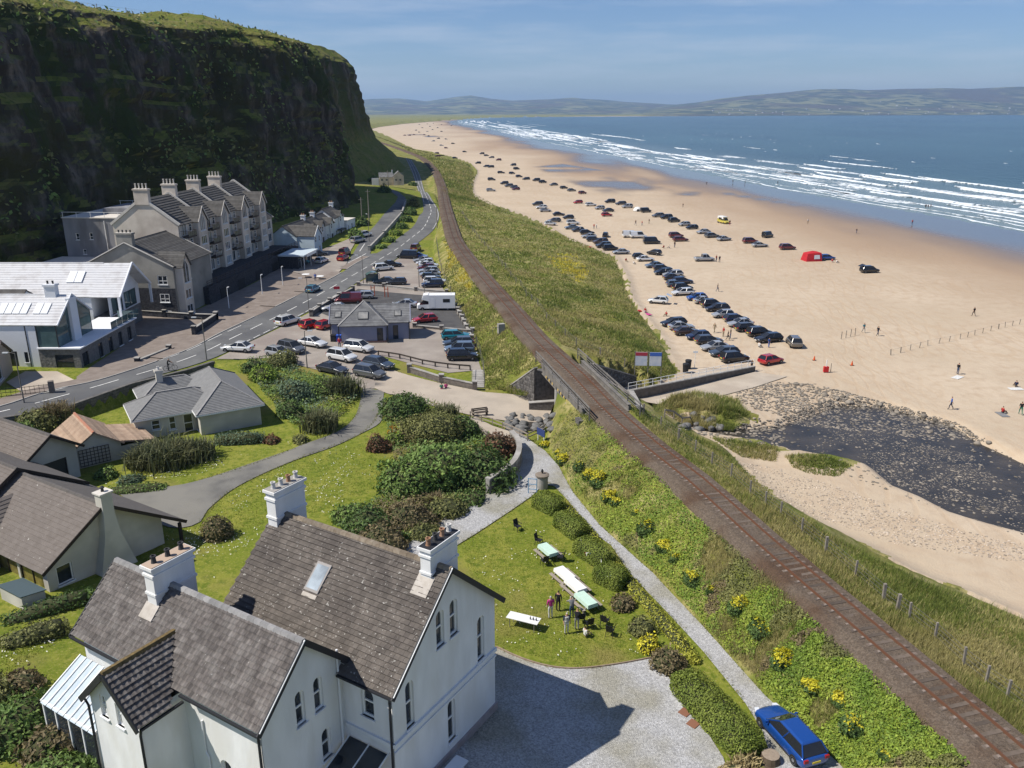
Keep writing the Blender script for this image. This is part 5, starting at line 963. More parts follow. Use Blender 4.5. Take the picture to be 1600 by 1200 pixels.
for k in range(NUN):
 x=k*UW;dz=.18*k
 slope(ap,'roof',(x,-.3,ZE-.2),(x+UW,-.3,ZE-.2),(x+UW,DEP/2,ZR),(x,DEP/2,ZR),M_SLATE,.6,.09);slope(ap,'roof',(x+UW,DEP+.3,ZE-.2),(x,DEP+.3,ZE-.2),(x,DEP/2,ZR),(x+UW,DEP/2,ZR),M_SLATE,.4)
 for xx in([x,x+UW]if k==NUN-1 else[x]):
  MB().bar((xx,-.35,ZE-.05),(xx,DEP/2,ZR+.2),.34,.42).build('party_parapet',M_VERGE,ap);MB().bar((xx,DEP+.3,ZE-.05),(xx,DEP/2,ZR+.2),.34,.42).build('party_parapet',M_VERGE,ap)
 chimney(ap,x+.05 if k else-.2,x+.95 if k else .7,DEP/2-1.3,DEP/2+1.3,ZR-1.0,ZR+1.7,M_CREAM,4,M_VERGE,M_VERGE,stages=False,ph_=2.2)
 b0,b1,pr=x+5.5,x+9.3,-1.1;zt=ZE-.1;zg=ZE+2.3
 fl=[3.4,6.05,8.7,11.3]
 wall(ap,(b0,pr),(b1,pr),[(0,ZB),(b1-b0,ZB),(b1-b0,zt),((b1-b0)/2,zg),(0,zt)],[rect(1.0,3.2,z+.3,z+1.9)for z in fl[:3]]+[[(.9,fl[3]+.2),(3.1,fl[3]+.2),(3.1,zt+.1),(1.95,zt+1.5),(.9,zt+.1)]],M_CREAM,.1,bars=[('v',.33),('v',.66)],gm=gmix,fw=.1)
 wall(ap,(b0,0),(b0,pr),rect(0,1.1,ZB,zt),[],M_CREAM);wall(ap,(b1,pr),(b1,0),rect(0,1.1,ZB,zt),[],M_CREAM)
 xm=(b0+b1)/2;ri=(zg-(ZE-.2))/((ZR-ZE+.2)/(DEP/2+.3))-.3
 slope(ap,'dormer_roof',(b0-.25,1.0,zt-.15),(b0-.25,pr-.25,zt-.15),(xm,pr-.25,zg+.1),(xm,ri,zg+.1),M_SLATE,.4);slope(ap,'dormer_roof',(b1+.25,pr-.25,zt-.15),(b1+.25,1.0,zt-.15),(xm,ri,zg+.1),(xm,pr-.25,zg+.1),M_SLATE,.4)
 for q in(b0-.25,b1+.25):MB().bar((q,pr-.28,zt-.12),(xm,pr-.28,zg+.14),.08,.2).build('dormer_verge',M_VERGE,ap)
 for f,z in enumerate(fl):
  T=lambda s,zq,dd=0:Vector((s,dd,zq));window(ap,lambda s,zq,dd=0:Vector((s,dd-.12,zq)),rect(x+4.1,x+5.0,z+.5,z+1.8),.1,M_FRAME,gmix(0),.07,[('h',.6)],True)
  window(ap,lambda s,zq,dd=0:Vector((s,dd-.12,zq)),rect(x+1.2,x+3.0,z+.0,z+2.0),.1,M_FRAME,gmix(0),.08,[('v',.5)],False,'balcony_door')
  if f:
   bl=MB();bl.box(x+.7,x+3.9,-1.5,0,z-.32,z-.08);bo=bl.build('balcony',M_TIMB,ap)
   rr=MB();rr.bar((x+.75,-1.45,z+.9),(x+3.85,-1.45,z+.9),.06);rr.bar((x+.75,-1.45,z+.9),(x+.75,0,z+.9),.06);rr.bar((x+3.85,-1.45,z+.9),(x+3.85,0,z+.9),.06)
   for q in np.linspace(x+.75,x+3.85,5):rr.bar((q,-1.45,z-.1),(q,-1.45,z+.9),.05)
   rr.build('railing',M_TIMB,bo);MB().box(x+.85,x+3.8,-1.44,-1.43,z,z+.8).build('balustrade_panel',mat('balcony_glass',(.10,.11,.11),rough=.15)if k==0 and f==1 else bpy.data.materials['balcony_glass'],bo)
 pipe(ap,[(x+.3,-.12,ZE),(x+.3,-.12,3.2)],M_VERGE,.06);pipe(ap,[(x+9.6,-.12,ZE),(x+9.6,-.12,3.2)],M_TIMB,.06)
MB().box(-4,44,-6.2,0,-.6,3.2).build('podium',M_DSTONE,ap)
for x in(0,8,17,26,35):MB().box(x+.6,x+3.8,-6.26,-6.2,-.3,2.0).build('garage_door',mat('garage_dark',(.018,.018,.02))if x==0 else bpy.data.materials['garage_dark'],ap)
for x in range(-4,45,2):MB().bar((x,-6.0,3.2),(x,-6.0,4.2),.06).build('railing_post',M_TIMB,ap)
for z in(3.5,3.85,4.2):MB().bar((-4,-6.0,z),(44,-6.0,z),.06).build('railing_rail',M_TIMB,ap)
def cross_unit(root,x0,x1,ze,zr,pr,dz=0):pass
gable_block(ap,40.3,46.5,.5,11,-.5,9.5,13.2,M_CREAM,M_SLATE,{'S':[rect(3.4,5.4,6.8,8.6),rect(3.4,5.4,4.0,5.8),rect(.8,2.2,4.0,5.8)]},bars=[('v',.5)],verge=M_VERGE)
chimney(ap,45.2,46.1,4.4,7,12.3,14.6,M_CREAM,4,M_TIMB,M_VERGE,stages=False)
eb=thing('end_house','grey rendered lower house at the near end of the apartment terrace with basalt base','house',(-55.0,134.0,4.5),APA)
gable_block(eb,0,14,0,15,-.5,8.7,12.4,M_GREYR2,M_SLATE,{'W':[rect(12.2,13.8,5.6,7.1),rect(12.2,13.8,2.7,4.1),rect(12.4,13.8,-.1,1.3),rect(3.2,4.0,3.0,4.2),rect(3.2,4.1,5.9,7.0)],'S':[rect(4,6,5.6,7.1)]},bars=[('v',.5),('h',.4)],verge=M_VERGE,over=.25)
MB().box(-.09,.0,.0,8.2,-.5,5.0).build('basalt_base',M_DSTONE,eb)
for loops in(rect(0,0,0,0),):pass
for z0,z1 in((2.7,4.1),(-.1,1.3)):
 window(eb,lambda s,zq,dd=0:Vector((-.1-.08+dd,15-s,zq)),rect(12.3,13.9,z0,z1),.08,M_FRAME,M_GLASS,.09,[('v',.5),('h',.4)],True)
chimney(eb,-.1,.8,6.2,8.8,11.3,13.9,M_GREYR2,4,M_POTD,M_VERGE,stages=False)
wall(eb,(.6,-1.2),(3.6,-1.2),[(0,-.5),(3,-.5),(3,8.4),(1.5,10.6),(0,8.4)],[rect(.5,2.5,.4,2.0),rect(.5,2.5,3.0,4.6),[(.5,5.6),(2.5,5.6),(2.5,8.4),(1.5,9.6),(.5,8.4)]],M_CREAM,.1,bars=[('v',.5)],fw=.1)
wall(eb,(.6,0),(.6,-1.2),rect(0,1.2,-.5,8.4),[],M_CREAM);wall(eb,(3.6,-1.2),(3.6,0),rect(0,1.2,-.5,8.4),[],M_CREAM)
slope(eb,'dormer_roof',(.4,2.5,8.3),(.4,-1.45,8.3),(2.1,-1.45,10.7),(2.1,3.2,10.7),M_SLATE,.4);slope(eb,'dormer_roof',(3.8,-1.45,8.3),(3.8,2.5,8.3),(2.1,3.2,10.7),(2.1,-1.45,10.7),M_SLATE,.4)
rb=thing('flat_roofed_block','stained dark grey flat-roofed block with rooftop rails behind the apartments','building',(-70.5,162.5,4.5),R(176))
box_walls(rb,0,17,-22,0,-1,12.8,M_GREYR,{'N':[rect(2.2,2.9,8.6,9.9),rect(5.0,5.7,8.7,10.0),rect(3.2,3.9,5.8,6.8)]},bars=[('h',.4)])
box_walls(rb,5,18,0,9,-1,5.2,M_GREYR,{'N':[rect(1.2,2.0,2.6,3.6),rect(3.5,4.3,2.6,3.6),rect(6.6,7.3,2.4,3.8)]},bars=[('v',.5)])
MB().box(-.15,17.15,-22.15,.15,12.8,12.95).build('flat_roof',M_VERGE,rb);MB().box(4.85,18.15,.2,9.15,5.2,5.35).build('flat_roof',M_VERGE,rb);MB().box(6,12,-16,-6,12.95,14.1).build('roof_hatch',M_GREYR,rb)
for y in(0,-21.8):
 for x in np.arange(0,17.1,2.8):MB().bar((x,y,12.95),(x,y,13.95),.06).build('rail_post',M_FRAME,rb)
 MB().bar((0,y,13.95),(17,y,13.95),.07).build('rail',M_FRAME,rb)
pipe(rb,[(8.6,.1,12.3),(8.6,.1,6)],M_FRAME,.08)
M_ZINC=mat('pale_slate_roof',(.52,.52,.53),(.60,.60,.60),scale=.8,rough=.6,c3=(.45,.44,.44),s3=.8,stretch=(1,1,1));M_CLEANW=mat('clean_white_render',(.74,.75,.77),(.70,.71,.74),scale=.4,rough=.8)
M_GREYST=mat('grey_stone_cladding',(.13,.125,.12),(.20,.19,.18),scale=3,rough=.9,bump=.7,bscale=5);M_ANTH=mat('anthracite_frame',(.035,.037,.04),rough=.4);M_TGL=mat('teal_glass',(.10,.16,.16),(.05,.09,.09),scale=.5,rough=.05,spec=.6)
mh=thing('modern_house','modern white house with pale slate roofs, glazed gables and stone-clad ground floor','house',(-80.0,104.6,4.6),0)
gable_block(mh,0,18.3,0,9.0,-.5,6.2,9.2,M_CLEANW,M_ZINC,{'S':[rect(13.1,15.3,.2,2.6),rect(16.2,16.7,1.1,2.5),rect(10.6,12.2,5.0,5.7),rect(4,7,.5,3)],'E':[]},fm=M_ANTH,bars=[('v',.5)],over=.12,course=.5,gm=lambda i:M_GLASS)
for x in(11.2+0.9,16.95-.1):MB().box(x,x+.12,-.05,-.01,0,6.1).build('downpipe',M_ANTH,mh)
for x0,n in((17.4,2),(12.7,4),(8.2,4)):
 for k in range(n):
  a=x0+k*1.0;p=[(a,1.5,7.26),(a+.88,1.5,7.26),(a+.88,3.1,8.33),(a,3.1,8.33)];MB().add([(q[0],q[1],q[2]+.0)for q in p]+[(q[0],q[1]-.05,q[2]+.08)for q in p],[(4,5,6,7),(0,1,5,4),(1,2,6,5),(2,3,7,6),(3,0,4,7)]).build('roof_light',M_SKYL,mh)
box_walls(mh,18.31,21.0,-.02,9.0,3.0,6.1,M_TGL);gm_=MB()
for q in((18.35,-.05),(20.95,-.05),(20.97,3),(20.97,6),(20.97,8.95)):MB().bar((q[0],q[1],3),(q[0],q[1],6.15),.12).build('mullion',M_ANTH,mh)
MB().bar((18.3,-.05,3.0),(21,-.05,3.0),.14).build('transom',M_ANTH,mh)
slope(mh,'roof',(18.3,-.15,6.12),(21.2,-.15,6.12),(21.2,4.5,9.2),(18.3,4.5,9.2),M_ZINC,.5);slope(mh,'roof',(21.2,9.15,6.12),(18.3,9.15,6.12),(18.3,4.5,9.2),(21.2,4.5,9.2),M_ZINC,.5)
wall(mh,(21.0,0),(21.0,9.0),[(0,6.1),(9,6.1),(4.5,9.1)],[],M_TGL);MB().box(20.9,21.4,3.4,5.2,2.9,8.9).build('white_pier',M_CLEANW,mh)
for y in(-.15,9.15):MB().bar((21.25,y,6.1),(21.25,4.5,9.28),.12,.22).build('verge',M_CLEANW,mh)
chimney(mh,18.0,19.4,4.0,5.0,8.4,10.6,M_CLEANW,2,M_POTD,M_CLEANW,stages=False)
box_walls(mh,18.3,23.6,-.25,16.5,-.5,3.0,M_GREYST,{'S':[rect(2.0,4.4,.3,2.2)],'E':[rect(.6,2.2,.3,2.2),rect(5,6.2,.3,2.3),rect(8,9.2,-.2,2.3),rect(11,12.2,.3,2.3),rect(14,15.2,.3,2.3)]},fm=M_ANTH)
MB().box(18.2,23.9,-.45,16.7,3.0,3.16).build('terrace_slab',M_CLEANW,mh)
for y in np.arange(9.3,16.6,1.8):MB().box(23.5,23.54,y,y+1.7,3.16,4.2).build('glass_balustrade',M_TGL,mh)
MB().box(21.2,23.5,16.5,16.54,3.16,4.2).build('glass_balustrade',M_TGL,mh)
gable_block(mh,0.5,17.5,16.6,27.2,-.5,6.4,10.4,M_CLEANW,M_ZINC,{},over=.15,course=.5)
slope(mh,'roof',(17.5,16.4,6.25),(21.9,16.4,6.25),(21.9,21.9,10.4),(17.5,21.9,10.4),M_ZINC,.5);slope(mh,'roof',(21.9,27.4,6.25),(17.5,27.4,6.25),(17.5,21.9,10.4),(21.9,21.9,10.4),M_ZINC,.5)
wall(mh,(20.0,16.6),(20.0,27.2),[(0,3.1),(10.6,3.1),(10.6,6.4),(5.3,10.3),(0,6.4)],[[(1.2,6.2),(4.6,6.2),(4.6,8.4),(3.2,8.2)],rect(1.0,4.6,3.3,5.8),rect(5.2,9.4,3.3,5.8)],M_CLEANW,.1,fm=M_ANTH,gm=lambda i:M_TGL,bars=[('v',.5)])
MB().box(17.5,20,16.6,27.2,-.5,3.1).build('wall',M_GREYST,mh)
for y in(16.4,27.4):MB().bar((21.95,y,6.2),(21.95,21.9,10.45),.2,.3).build('verge',M_CLEANW,mh);MB().box(21.6,21.95,y-.1,y+.15,3.1,6.2).build('verge_post',M_CLEANW,mh)
for k in range(2):a=13.2+k*1.2;p=[(a,18.6,8.0),(a+1.1,18.6,8.0),(a+1.1,20.4,9.36),(a,20.4,9.36)];MB().add([(q[0],q[1]-.05,q[2]+.12)for q in p]+list(p),[(0,1,2,3),(4,5,1,0),(5,6,2,1),(6,7,3,2),(7,4,0,3)]).build('roof_light',M_SKYL,mh)
gable_block(mh,3.0,9.5,11.0,17.5,3.0,6.0,7.8,M_CLEANW,M_SLATE,{},axis='x',over=.1)
cots=[((-50.5,196),6.2,(.50,.60,.66),'pale blue gabled cottage at the near end of the row below the cliff'),((-49.6,203),6.0,(.62,.58,.53),'cream cottage with a small dormer beside the blue gabled cottage'),((-48.8,209.6),6.0,(.58,.56,.58),'grey-lilac cottage in the middle of the row below the cliff'),((-47.9,216.2),6.0,(.7,.69,.68),'white dormered cottage between the lilac one and the tall end house'),((-47.0,222.8),7.0,(.76,.76,.75),'taller white cottage with dark porch at the far end of the row')]
for k,((x,y),w_,c,lab)in enumerate(cots):
 cm_=mat('cottage_render_%d'%k,c,tuple(q*.9 for q in c),scale=.8,rough=.9);hz=4.3+(1.0 if k==4 else 0);ct=thing('cottage',lab,'cottage',(x,y,4.9),R(82),'cottages in a row below the cliff')
 gable_block(ct,0,w_+.55,0,6.5,-.5,hz,hz+2.3,cm_,M_SLATE,{'S':[rect(.7,1.6,.5,1.9),rect(w_-1.4,w_-.5,.5,1.9)]},bars=[('h',.5)],over=.2,course=.4)
 if k==0:
  wall(ct,(.2,-4.2),(5.0,-4.2),[(0,-.5),(4.8,-.5),(4.8,4.4),(2.4,6.4),(0,4.4)],[rect(.7,1.5,2.8,4.1),rect(3.0,3.8,2.8,4.1),rect(3.0,3.9,.4,1.7)],cm_,.1,bars=[('h',.5)])
  wall(ct,(.2,0),(.2,-4.2),rect(0,4.2,-.5,4.4),[],cm_);wall(ct,(5,-4.2),(5,0),rect(0,4.2,-.5,4.4),[],cm_)
  slope(ct,'roof',(0,3,4.3),(0,-4.4,4.3),(2.6,-4.4,6.5),(2.6,3.2,6.5),M_SLATE,.4);slope(ct,'roof',(5.2,-4.4,4.3),(5.2,3,4.3),(2.6,3.2,6.5),(2.6,-4.4,6.5),M_SLATE,.4)
  for q in(0,5.2):MB().bar((q,-4.45,4.3),(2.6,-4.45,6.55),.08,.16).build('verge',M_FRAME,ct)
 else:
  xm=w_*.55;wall(ct,(xm-1,-.35),(xm+1,-.35),[(0,-.5),(2,-.5),(2,hz+.3),(1,hz+1.5),(0,hz+.3)],[rect(.5,1.5,hz-1.3,hz+.1)],cm_,.08,bars=[('h',.5)])
  for sx in(-1,1):wall(ct,*(((xm-1,.3),(xm-1,-.35))if sx<0 else((xm+1,-.35),(xm+1,.3))),rect(0,.65,-.5,hz+.3),[],cm_)
  slope(ct,'dormer_roof',(xm-1.25,1.6,hz+.1),(xm-1.25,-.6,hz+.1),(xm,-.6,hz+1.6),(xm,2.2,hz+1.6),M_SLATE,.4);slope(ct,'dormer_roof',(xm+1.25,-.6,hz+.1),(xm+1.25,1.6,hz+.1),(xm,2.2,hz+1.6),(xm,-.6,hz+1.6),M_SLATE,.4)
  MB().box(xm-.45,xm+.45,-.44,-.36,-.4,1.7).build('door',M_TIMB,ct)
 if k in(1,2,4):chimney(ct,w_-.2,w_+.6,2.8,3.8,hz+1.6,hz+3.3,M_CLEANW,2,M_POT,M_CONCG,stages=False)
 if k==4:MB().box(.8,4.6,-1.6,-.35,1.9,2.2).build('porch_roof',M_SLATE,ct);[MB().bar((q,-1.5,-.4),(q,-1.5,1.9),.12).build('porch_post',M_TIMB,ct)for q in(.9,2.7,4.5)]
fb=thing('flat_roofed_annexe','small white flat-roofed annexe beyond the end of the cottage row','building',(-45.5,231.5,5.1),R(80));box_walls(fb,0,6.5,0,5,-.5,3.2,M_CLEANW,{'S':[rect(.8,1.6,.8,2.0),rect(3.6,4.6,.6,2.2)],'W':[rect(1,2,.8,2)]},bars=[('h',.5)]);MB().box(-.15,6.65,-.15,5.15,3.2,3.4).build('flat_roof',M_VERGE,fb)
rs=thing('seafront_cafe','low glazed cafe with a pale flat canopy beside the apartment podium','cafe',(-46.0,178.0,4.4),R(84));box_walls(rs,0,9,0,6,-.4,3.0,M_DSTONE,{'S':[rect(.5,2.3,.2,2.4),rect(2.7,4.5,.2,2.4),rect(4.9,6.7,.2,2.4)]});MB().box(-.3,9.3,-1.5,6.3,3.0,3.3).build('canopy',mat('pale_blue_canopy',(.45,.52,.56)),rs)
for q in(0.2,4.5,8.8):MB().bar((q,-1.3,-.3),(q,-1.3,3.0),.1).build('canopy_post',M_FRAME,rs)
MB().box(1.5,7.5,-1.62,-1.5,2.7,3.4).build('fascia_sign',M_FRAME,rs)
M_BLUEW=mat('grey_blue_painted_wall',(.235,.245,.32),(.27,.28,.35),scale=.8,rough=.85);M_RSLATE=mat('grey_slate_roof',(.115,.115,.12),(.165,.165,.165),scale=1.2,rough=.85,c3=(.19,.19,.19),s3=.9,island=.15)
wc=thing('car_park_building','low grey-blue public building with hipped slate roof and skylights in the car park','building',(-27.2,121.0,3.85),R(6))
M_BRPL=mat('brick_plinth',(.20,.12,.10),(.26,.17,.14),scale=4)
gable_block(wc,0,11.6,1.2,6.8,-.3,2.9,4.9,M_BLUEW,M_RSLATE,{'E':[rect(3.2,4.0,0,2.2)],'S':[rect(9.2,10.0,.0,2.2)]},over=.3,verge=M_BLUEW,fm=M_ANTH)
box_walls(wc,1.6,8.2,-.6,1.3,-.3,2.9,M_BLUEW,{'S':[rect(5.3,6.2,-.1,2.3)]},fm=M_ANTH);box_walls(wc,1.5,8.3,-.7,1.2,-.3,.35,M_BRPL)
e0,e1=(1.2,-1.0,2.75),(8.6,-1.0,2.75);apx=(4.9,3.0,5.7);slope(wc,'roof',e0,e1,apx,apx,M_RSLATE,.3);slope(wc,'roof',(8.6,-1.0,2.75),(8.6,5.5,2.75),apx,apx,M_RSLATE,.3);slope(wc,'roof',(1.2,5.5,2.75),(1.2,-1.0,2.75),apx,apx,M_RSLATE,.3)
for q in(e0,e1,(8.6,5.5,2.75)):MB().bar((q[0],q[1],q[2]+.05),(apx[0],apx[1],apx[2]+.05),.18,.07).build('hip_tiles',M_RDG2,wc)
def roof_pane(root,c,ax,up,w,l,m=None):ax,up=Vector(ax).normalized(),Vector(up).normalized();n=ax.cross(up).normalized();f=MB().obox(Vector(c)+n*.08,ax*(w/2+.08),up*(l/2+.08),n*.05).build('roof_light',M_ANTH,root);MB().obox(Vector(c)+n*.135,ax*w/2,up*l/2,n*.004).build('pane',m or M_CURT,f)
roof_pane(wc,(4.9,.6,3.93),(1,0,0),(0,4,2.95),1.4,1.3);roof_pane(wc,(1.0,2.4,3.76),(1,0,0),(0,2.8,2),.8,1.0);roof_pane(wc,(10.0,2.4,3.76),(1,0,0),(0,2.8,2),.9,1.0)
for q in((1.3,-.9),(8.5,-.9),(11.7,.95),(-.1,.95)):MB().bar((q[0],q[1],-.3),(q[0],q[1],2.8),.16).build('veranda_post',M_ANTH,wc)
M_GTILE=mat('grey_concrete_tile',(.165,.165,.165),(.20,.20,.197),scale=2,rough=.9,bump=.2,bscale=12);M_CRM=mat('cream_render',(.55,.52,.455),(.48,.455,.40),scale=.6,rough=.92,c3=(.42,.40,.35),s3=.3)
b2=thing('grey_roofed_bungalow','cream bungalow with grey hipped roofs below the stone road wall','bungalow',(-34.2,85.4,3.0),R(31))
box_walls(b2,0,6.6,0,13,-.4,2.6,M_CRM,{'W':[rect(10.9,11.8,.1,2.1)]});hip_roof(b2,0,6.6,0,13,2.55,4.9,M_GTILE,.4,.3,M_RDG2)
box_walls(b2,-6.3,.2,2.0,7.6,-.4,2.5,M_CRM,{'S':[rect(1.6,2.5,.9,2.0),rect(3.4,4.1,.6,2.1),rect(4.9,5.9,0,2.1)]},bars=[('h',.5)]);hip_roof(b2,-6.3,3.2,2.0,7.6,2.45,4.25,M_GTILE,.35,.3,M_RDG2)
box_walls(b2,-4.6,.2,8.2,13,-.4,2.5,M_CRM);hip_roof(b2,-4.6,3.0,8.2,13,2.45,4.1,M_GTILE,.35,.3,M_RDG2)
chimney(b2,-2.6,-1.9,10.0,10.7,3.3,5.2,M_CRM,1,M_POTW,M_CONCG,stages=False)
M_OTILE=mat('weathered_brown_tile',(.27,.19,.135),(.34,.25,.18),scale=1.5,rough=.95,island=.2);M_OR=mat('orange_ridge',(.42,.17,.10),(.36,.2,.14),scale=3)
sh=thing('garden_shed','small outbuilding with orange-ridged brown tile roof and dark trellis','shed',(-43.4,79.3,3.1),R(40))
gable_block(sh,-2.4,2.4,-2.4,4.4,-.4,1.9,3.5,M_CRM,M_OTILE,{},axis='y',over=.3,ridge_m=M_OR)
slope(sh,'lean_to_roof',(5.8,-2.5,1.25),(5.8,3.5,1.25),(2.3,3.5,1.95),(2.3,-2.5,1.95),M_OTILE,.3);box_walls(sh,2.3,5.5,-2.3,3.3,-.4,1.3,M_CRM)
tr=MB()
for k in range(9):tr.bar((-1.6+k*.35,-2.5,.1),(-1.6+k*.35,-2.5,2.0-abs(k-4)*.06),.05)
for k in range(6):tr.bar((-1.65,-2.5,.15+k*.34),(1.25,-2.5,.15+k*.34),.05)
tr.build('trellis',M_TIMB,sh)
M_BTILE=mat('brown_roof_tile',(.135,.115,.10),(.165,.142,.125),scale=2,rough=.92,bump=.25,bscale=14,spots=(5,.71,(.42,.40,.36)));M_BTD=mat('shade_side_roof_tile',(.105,.095,.088),(.125,.113,.103),scale=2,rough=.92,bump=.3,bscale=14);M_DFAS=mat('dark_brown_fascia',(.035,.025,.02),rough=.7);M_OCH=mat('ochre_blinds',(.23,.19,.06),(.10,.08,.03),scale=2,rough=.15)  # darker tile copy for slopes facing away from the sun, shade painted in
b1=thing('brown_roofed_bungalow','rambling cream bungalow with brown tiled gables and stepped chimney','bungalow',(-28.4,61.2,3.2),math.atan2(HU.y,HU.x))
def B(u,v,z):return Vector((u,-v,z))
BE,BR=2.7,5.7
wall(b1,(9.9,0),(.3,0),[(0,-.6),(9.6,-.6),(9.6,BE),(4.8,BR-.1),(0,BE)],[rect(.7,1.9,.7,2.2)],M_CRM,bars=None);wall(b1,(9.9,-18),(9.9,0),rect(0,18,-.6,BE),[rect(11.0,14.0,.4,2.3),rect(14.3,17.4,.4,2.3)],M_CRM,gm=lambda i:M_OCH,fm=M_DFAS,bars=[('v',.5)]);wall(b1,(.3,0),(.3,-18),rect(0,18,-.6,BE),[rect(2,3.2,.3,2.2)],M_CRM)
slope(b1,'roof',B(10.4,18,BE-.3),B(10.4,-.5,BE-.3),B(5.1,-.5,BR),B(5.1,18,BR),M_BTILE,.36);slope(b1,'roof',B(-1.0,-1.4,BE-.8),B(-1.0,18,BE-.8),B(5.1,18,BR),B(5.1,-.5,BR),M_BTD,.36)
ridge(b1,B(5.1,-.5,BR+.05),B(5.1,18,BR+.05),M_BTD)
MB().bar(B(10.45,-.52,BE-.35),B(5.1,-.52,BR-.06),.06,.26).build('bargeboard',M_DFAS,b1);MB().bar(B(-1.0,-1.42,BE-.86),B(5.1,-.52,BR-.06),.06,.26).build('bargeboard',M_DFAS,b1);MB().bar(B(-.6,-1.0,-.3),B(-.6,-1.0,BE-.9),.22).build('post',M_DFAS,b1)
slope(b1,'roof',B(12.2,6.3,2.3),B(8.0,6.3,2.3),B(6.6,9.4,4.8),B(12.2,9.4,4.8),M_BTILE,.36);slope(b1,'roof',B(8.0,12.5,2.3),B(12.2,12.5,2.3),B(12.2,9.4,4.8),B(6.6,9.4,4.8),M_BTILE,.36);wall(b1,(11.9,-12.2),(11.9,-6.6),[(0,-.6),(5.6,-.6),(5.6,2.3),(2.8,4.6),(0,2.3)],[rect(1,4.6,.4,2.0)],M_CRM,bars=[('v',.5)]);wall(b1,(11.9,-6.6),(9.9,-6.6),rect(0,2,-.6,2.3),[],M_CRM)
ch=MB();ch.add([B(6.6,-.9,-.5),B(3.2,-.9,-.5),B(3.2,0,-.5),B(6.6,0,-.5),B(5.6,-.75,3.2),B(4.3,-.75,3.2),B(4.3,0,3.2),B(5.6,0,3.2),B(5.4,-.7,4.8),B(4.5,-.7,4.8),B(4.5,.1,4.8),B(5.4,.1,4.8),B(5.4,-.7,6.6),B(4.5,-.7,6.6),B(4.5,.1,6.6),B(5.4,.1,6.6)],[(0,1,5,4),(1,2,6,5),(3,0,4,7),(4,5,9,8),(5,6,10,9),(7,4,8,11),(6,7,11,10),(8,9,13,12),(9,10,14,13),(11,8,12,15),(10,11,15,14),(12,13,14,15)]);co_=ch.build('chimney',M_CRM,b1)
MB().obox(B(4.95,-.3,6.64),(.56,0,0),(0,.5,0),(0,0,.06)).build('chimney_cap',M_VERGE,co_);MB().lathe([(.12,0),(.1,.25),(.17,.28),(.17,.34),(.06,.45)],B(4.95,-.3,6.7),10).build('chimney_pot',M_POTD,co_)
for u0,u1,v0,v1,ze,zr,nm in((.2,10.6,11.2,26,3.0,6.2,1),(-4.2,.8,18.8,31,3.4,5.1,2)):
 um=(u0+u1)/2;wall(b1,(u1,-v0),(u0,-v0),[(0,-.6),(u1-u0,-.6),(u1-u0,ze),((u1-u0)/2,zr-.05),(0,ze)],[rect(1.3,3.9,-.3,2.3)]if nm==2 else[],M_CRM,gm=lambda i:M_ANTH,fm=M_DFAS);wall(b1,(u0,-v0),(u0,-v1),rect(0,v1-v0,-.6,ze),[],M_CRM);wall(b1,(u1,-v1),(u1,-v0),rect(0,v1-v0,-.6,ze),[],M_CRM)
 k=(zr-ze)/((u1-u0)/2)*.5
 slope(b1,'roof',B(u1+.5,v1,ze-k),B(u1+.5,v0-.6,ze-k),B(um,v0-.6,zr),B(um,v1,zr),M_BTILE,.36);slope(b1,'roof',B(u0-.5,v0-.6,ze-k),B(u0-.5,v1,ze-k),B(um,v1,zr),B(um,v0-.6,zr),M_BTD,.36);ridge(b1,B(um,v0-.6,zr+.04),B(um,v1,zr+.04),M_BTD)
 for uu in(u0-.5,u1+.5):MB().bar(B(uu,v0-.62,ze-k-.06),B(um,v0-.62,zr-.06),.06,.26).build('bargeboard',M_DFAS,b1)
p=at(38,938);tk=thing('storage_bunker','cream garden bunker with sloping green-grey lid beside the bungalow','bunker',p,math.atan2(HU.y,HU.x));MB().prism([(-.8,-1.4),(.8,-1.4),(.8,1.4),(-.8,1.4)],-.3,[.8,1.1,1.1,.8]).build('bin',M_CRM,tk);MB().add([(-.9,-1.5,.84),(.9,-1.5,1.16),(.9,1.5,1.16),(-.9,1.5,.84),(-.9,-1.5,.9),(.9,-1.5,1.22),(.9,1.5,1.22),(-.9,1.5,.9)],[(3,2,1,0),(4,5,6,7),(0,1,5,4),(1,2,6,5),(2,3,7,6),(3,0,4,7)]).build('lid',mat('lid_green',(.07,.10,.11)),tk)
lf=thing('roadside_house','small brown-roofed house cut off by the left edge beside the road','house',(*P(-30,612,5.1),5.0),R(18));gable_block(lf,-8,1.8,0,8,-.5,3.0,5.2,mat('buff_render',(.42,.35,.28)),M_BTILE,{'S':[rect(7.0,8.8,.7,2.3)],'E':[rect(1.5,3.3,.7,2.3)]},axis='x',fm=M_FRAME)
q=P(612,283,9.6);lh=thing('lane_house','pair of small slate-roofed houses beside the lane at the foot of the headland','house',(*q,9.2),R(10));lh.scale=(.62,.62,.62);gable_block(lh,-8,1,0,8,-2,3.4,6.0,M_CREAM,M_RSLATE,{'S':[rect(1,2.4,.8,2.2),rect(4,5.4,.8,2.2)]},bars=[('v',.5)]);gable_block(lh,1.2,8,-1.5,6,-2,4.2,7.0,M_CREAM,M_RSLATE,{'S':[rect(1,2.4,.8,2.2),rect(3.8,5.2,.8,2.2)]},axis='y',bars=[('v',.5)]);chimney(lh,.2,1,3.4,4.4,5.2,7.6,M_CLEANW,2,M_POT,stages=False);box_walls(lh,-13,-8.5,0,5,-2,2.4,M_CLEANW)
# ======== veg

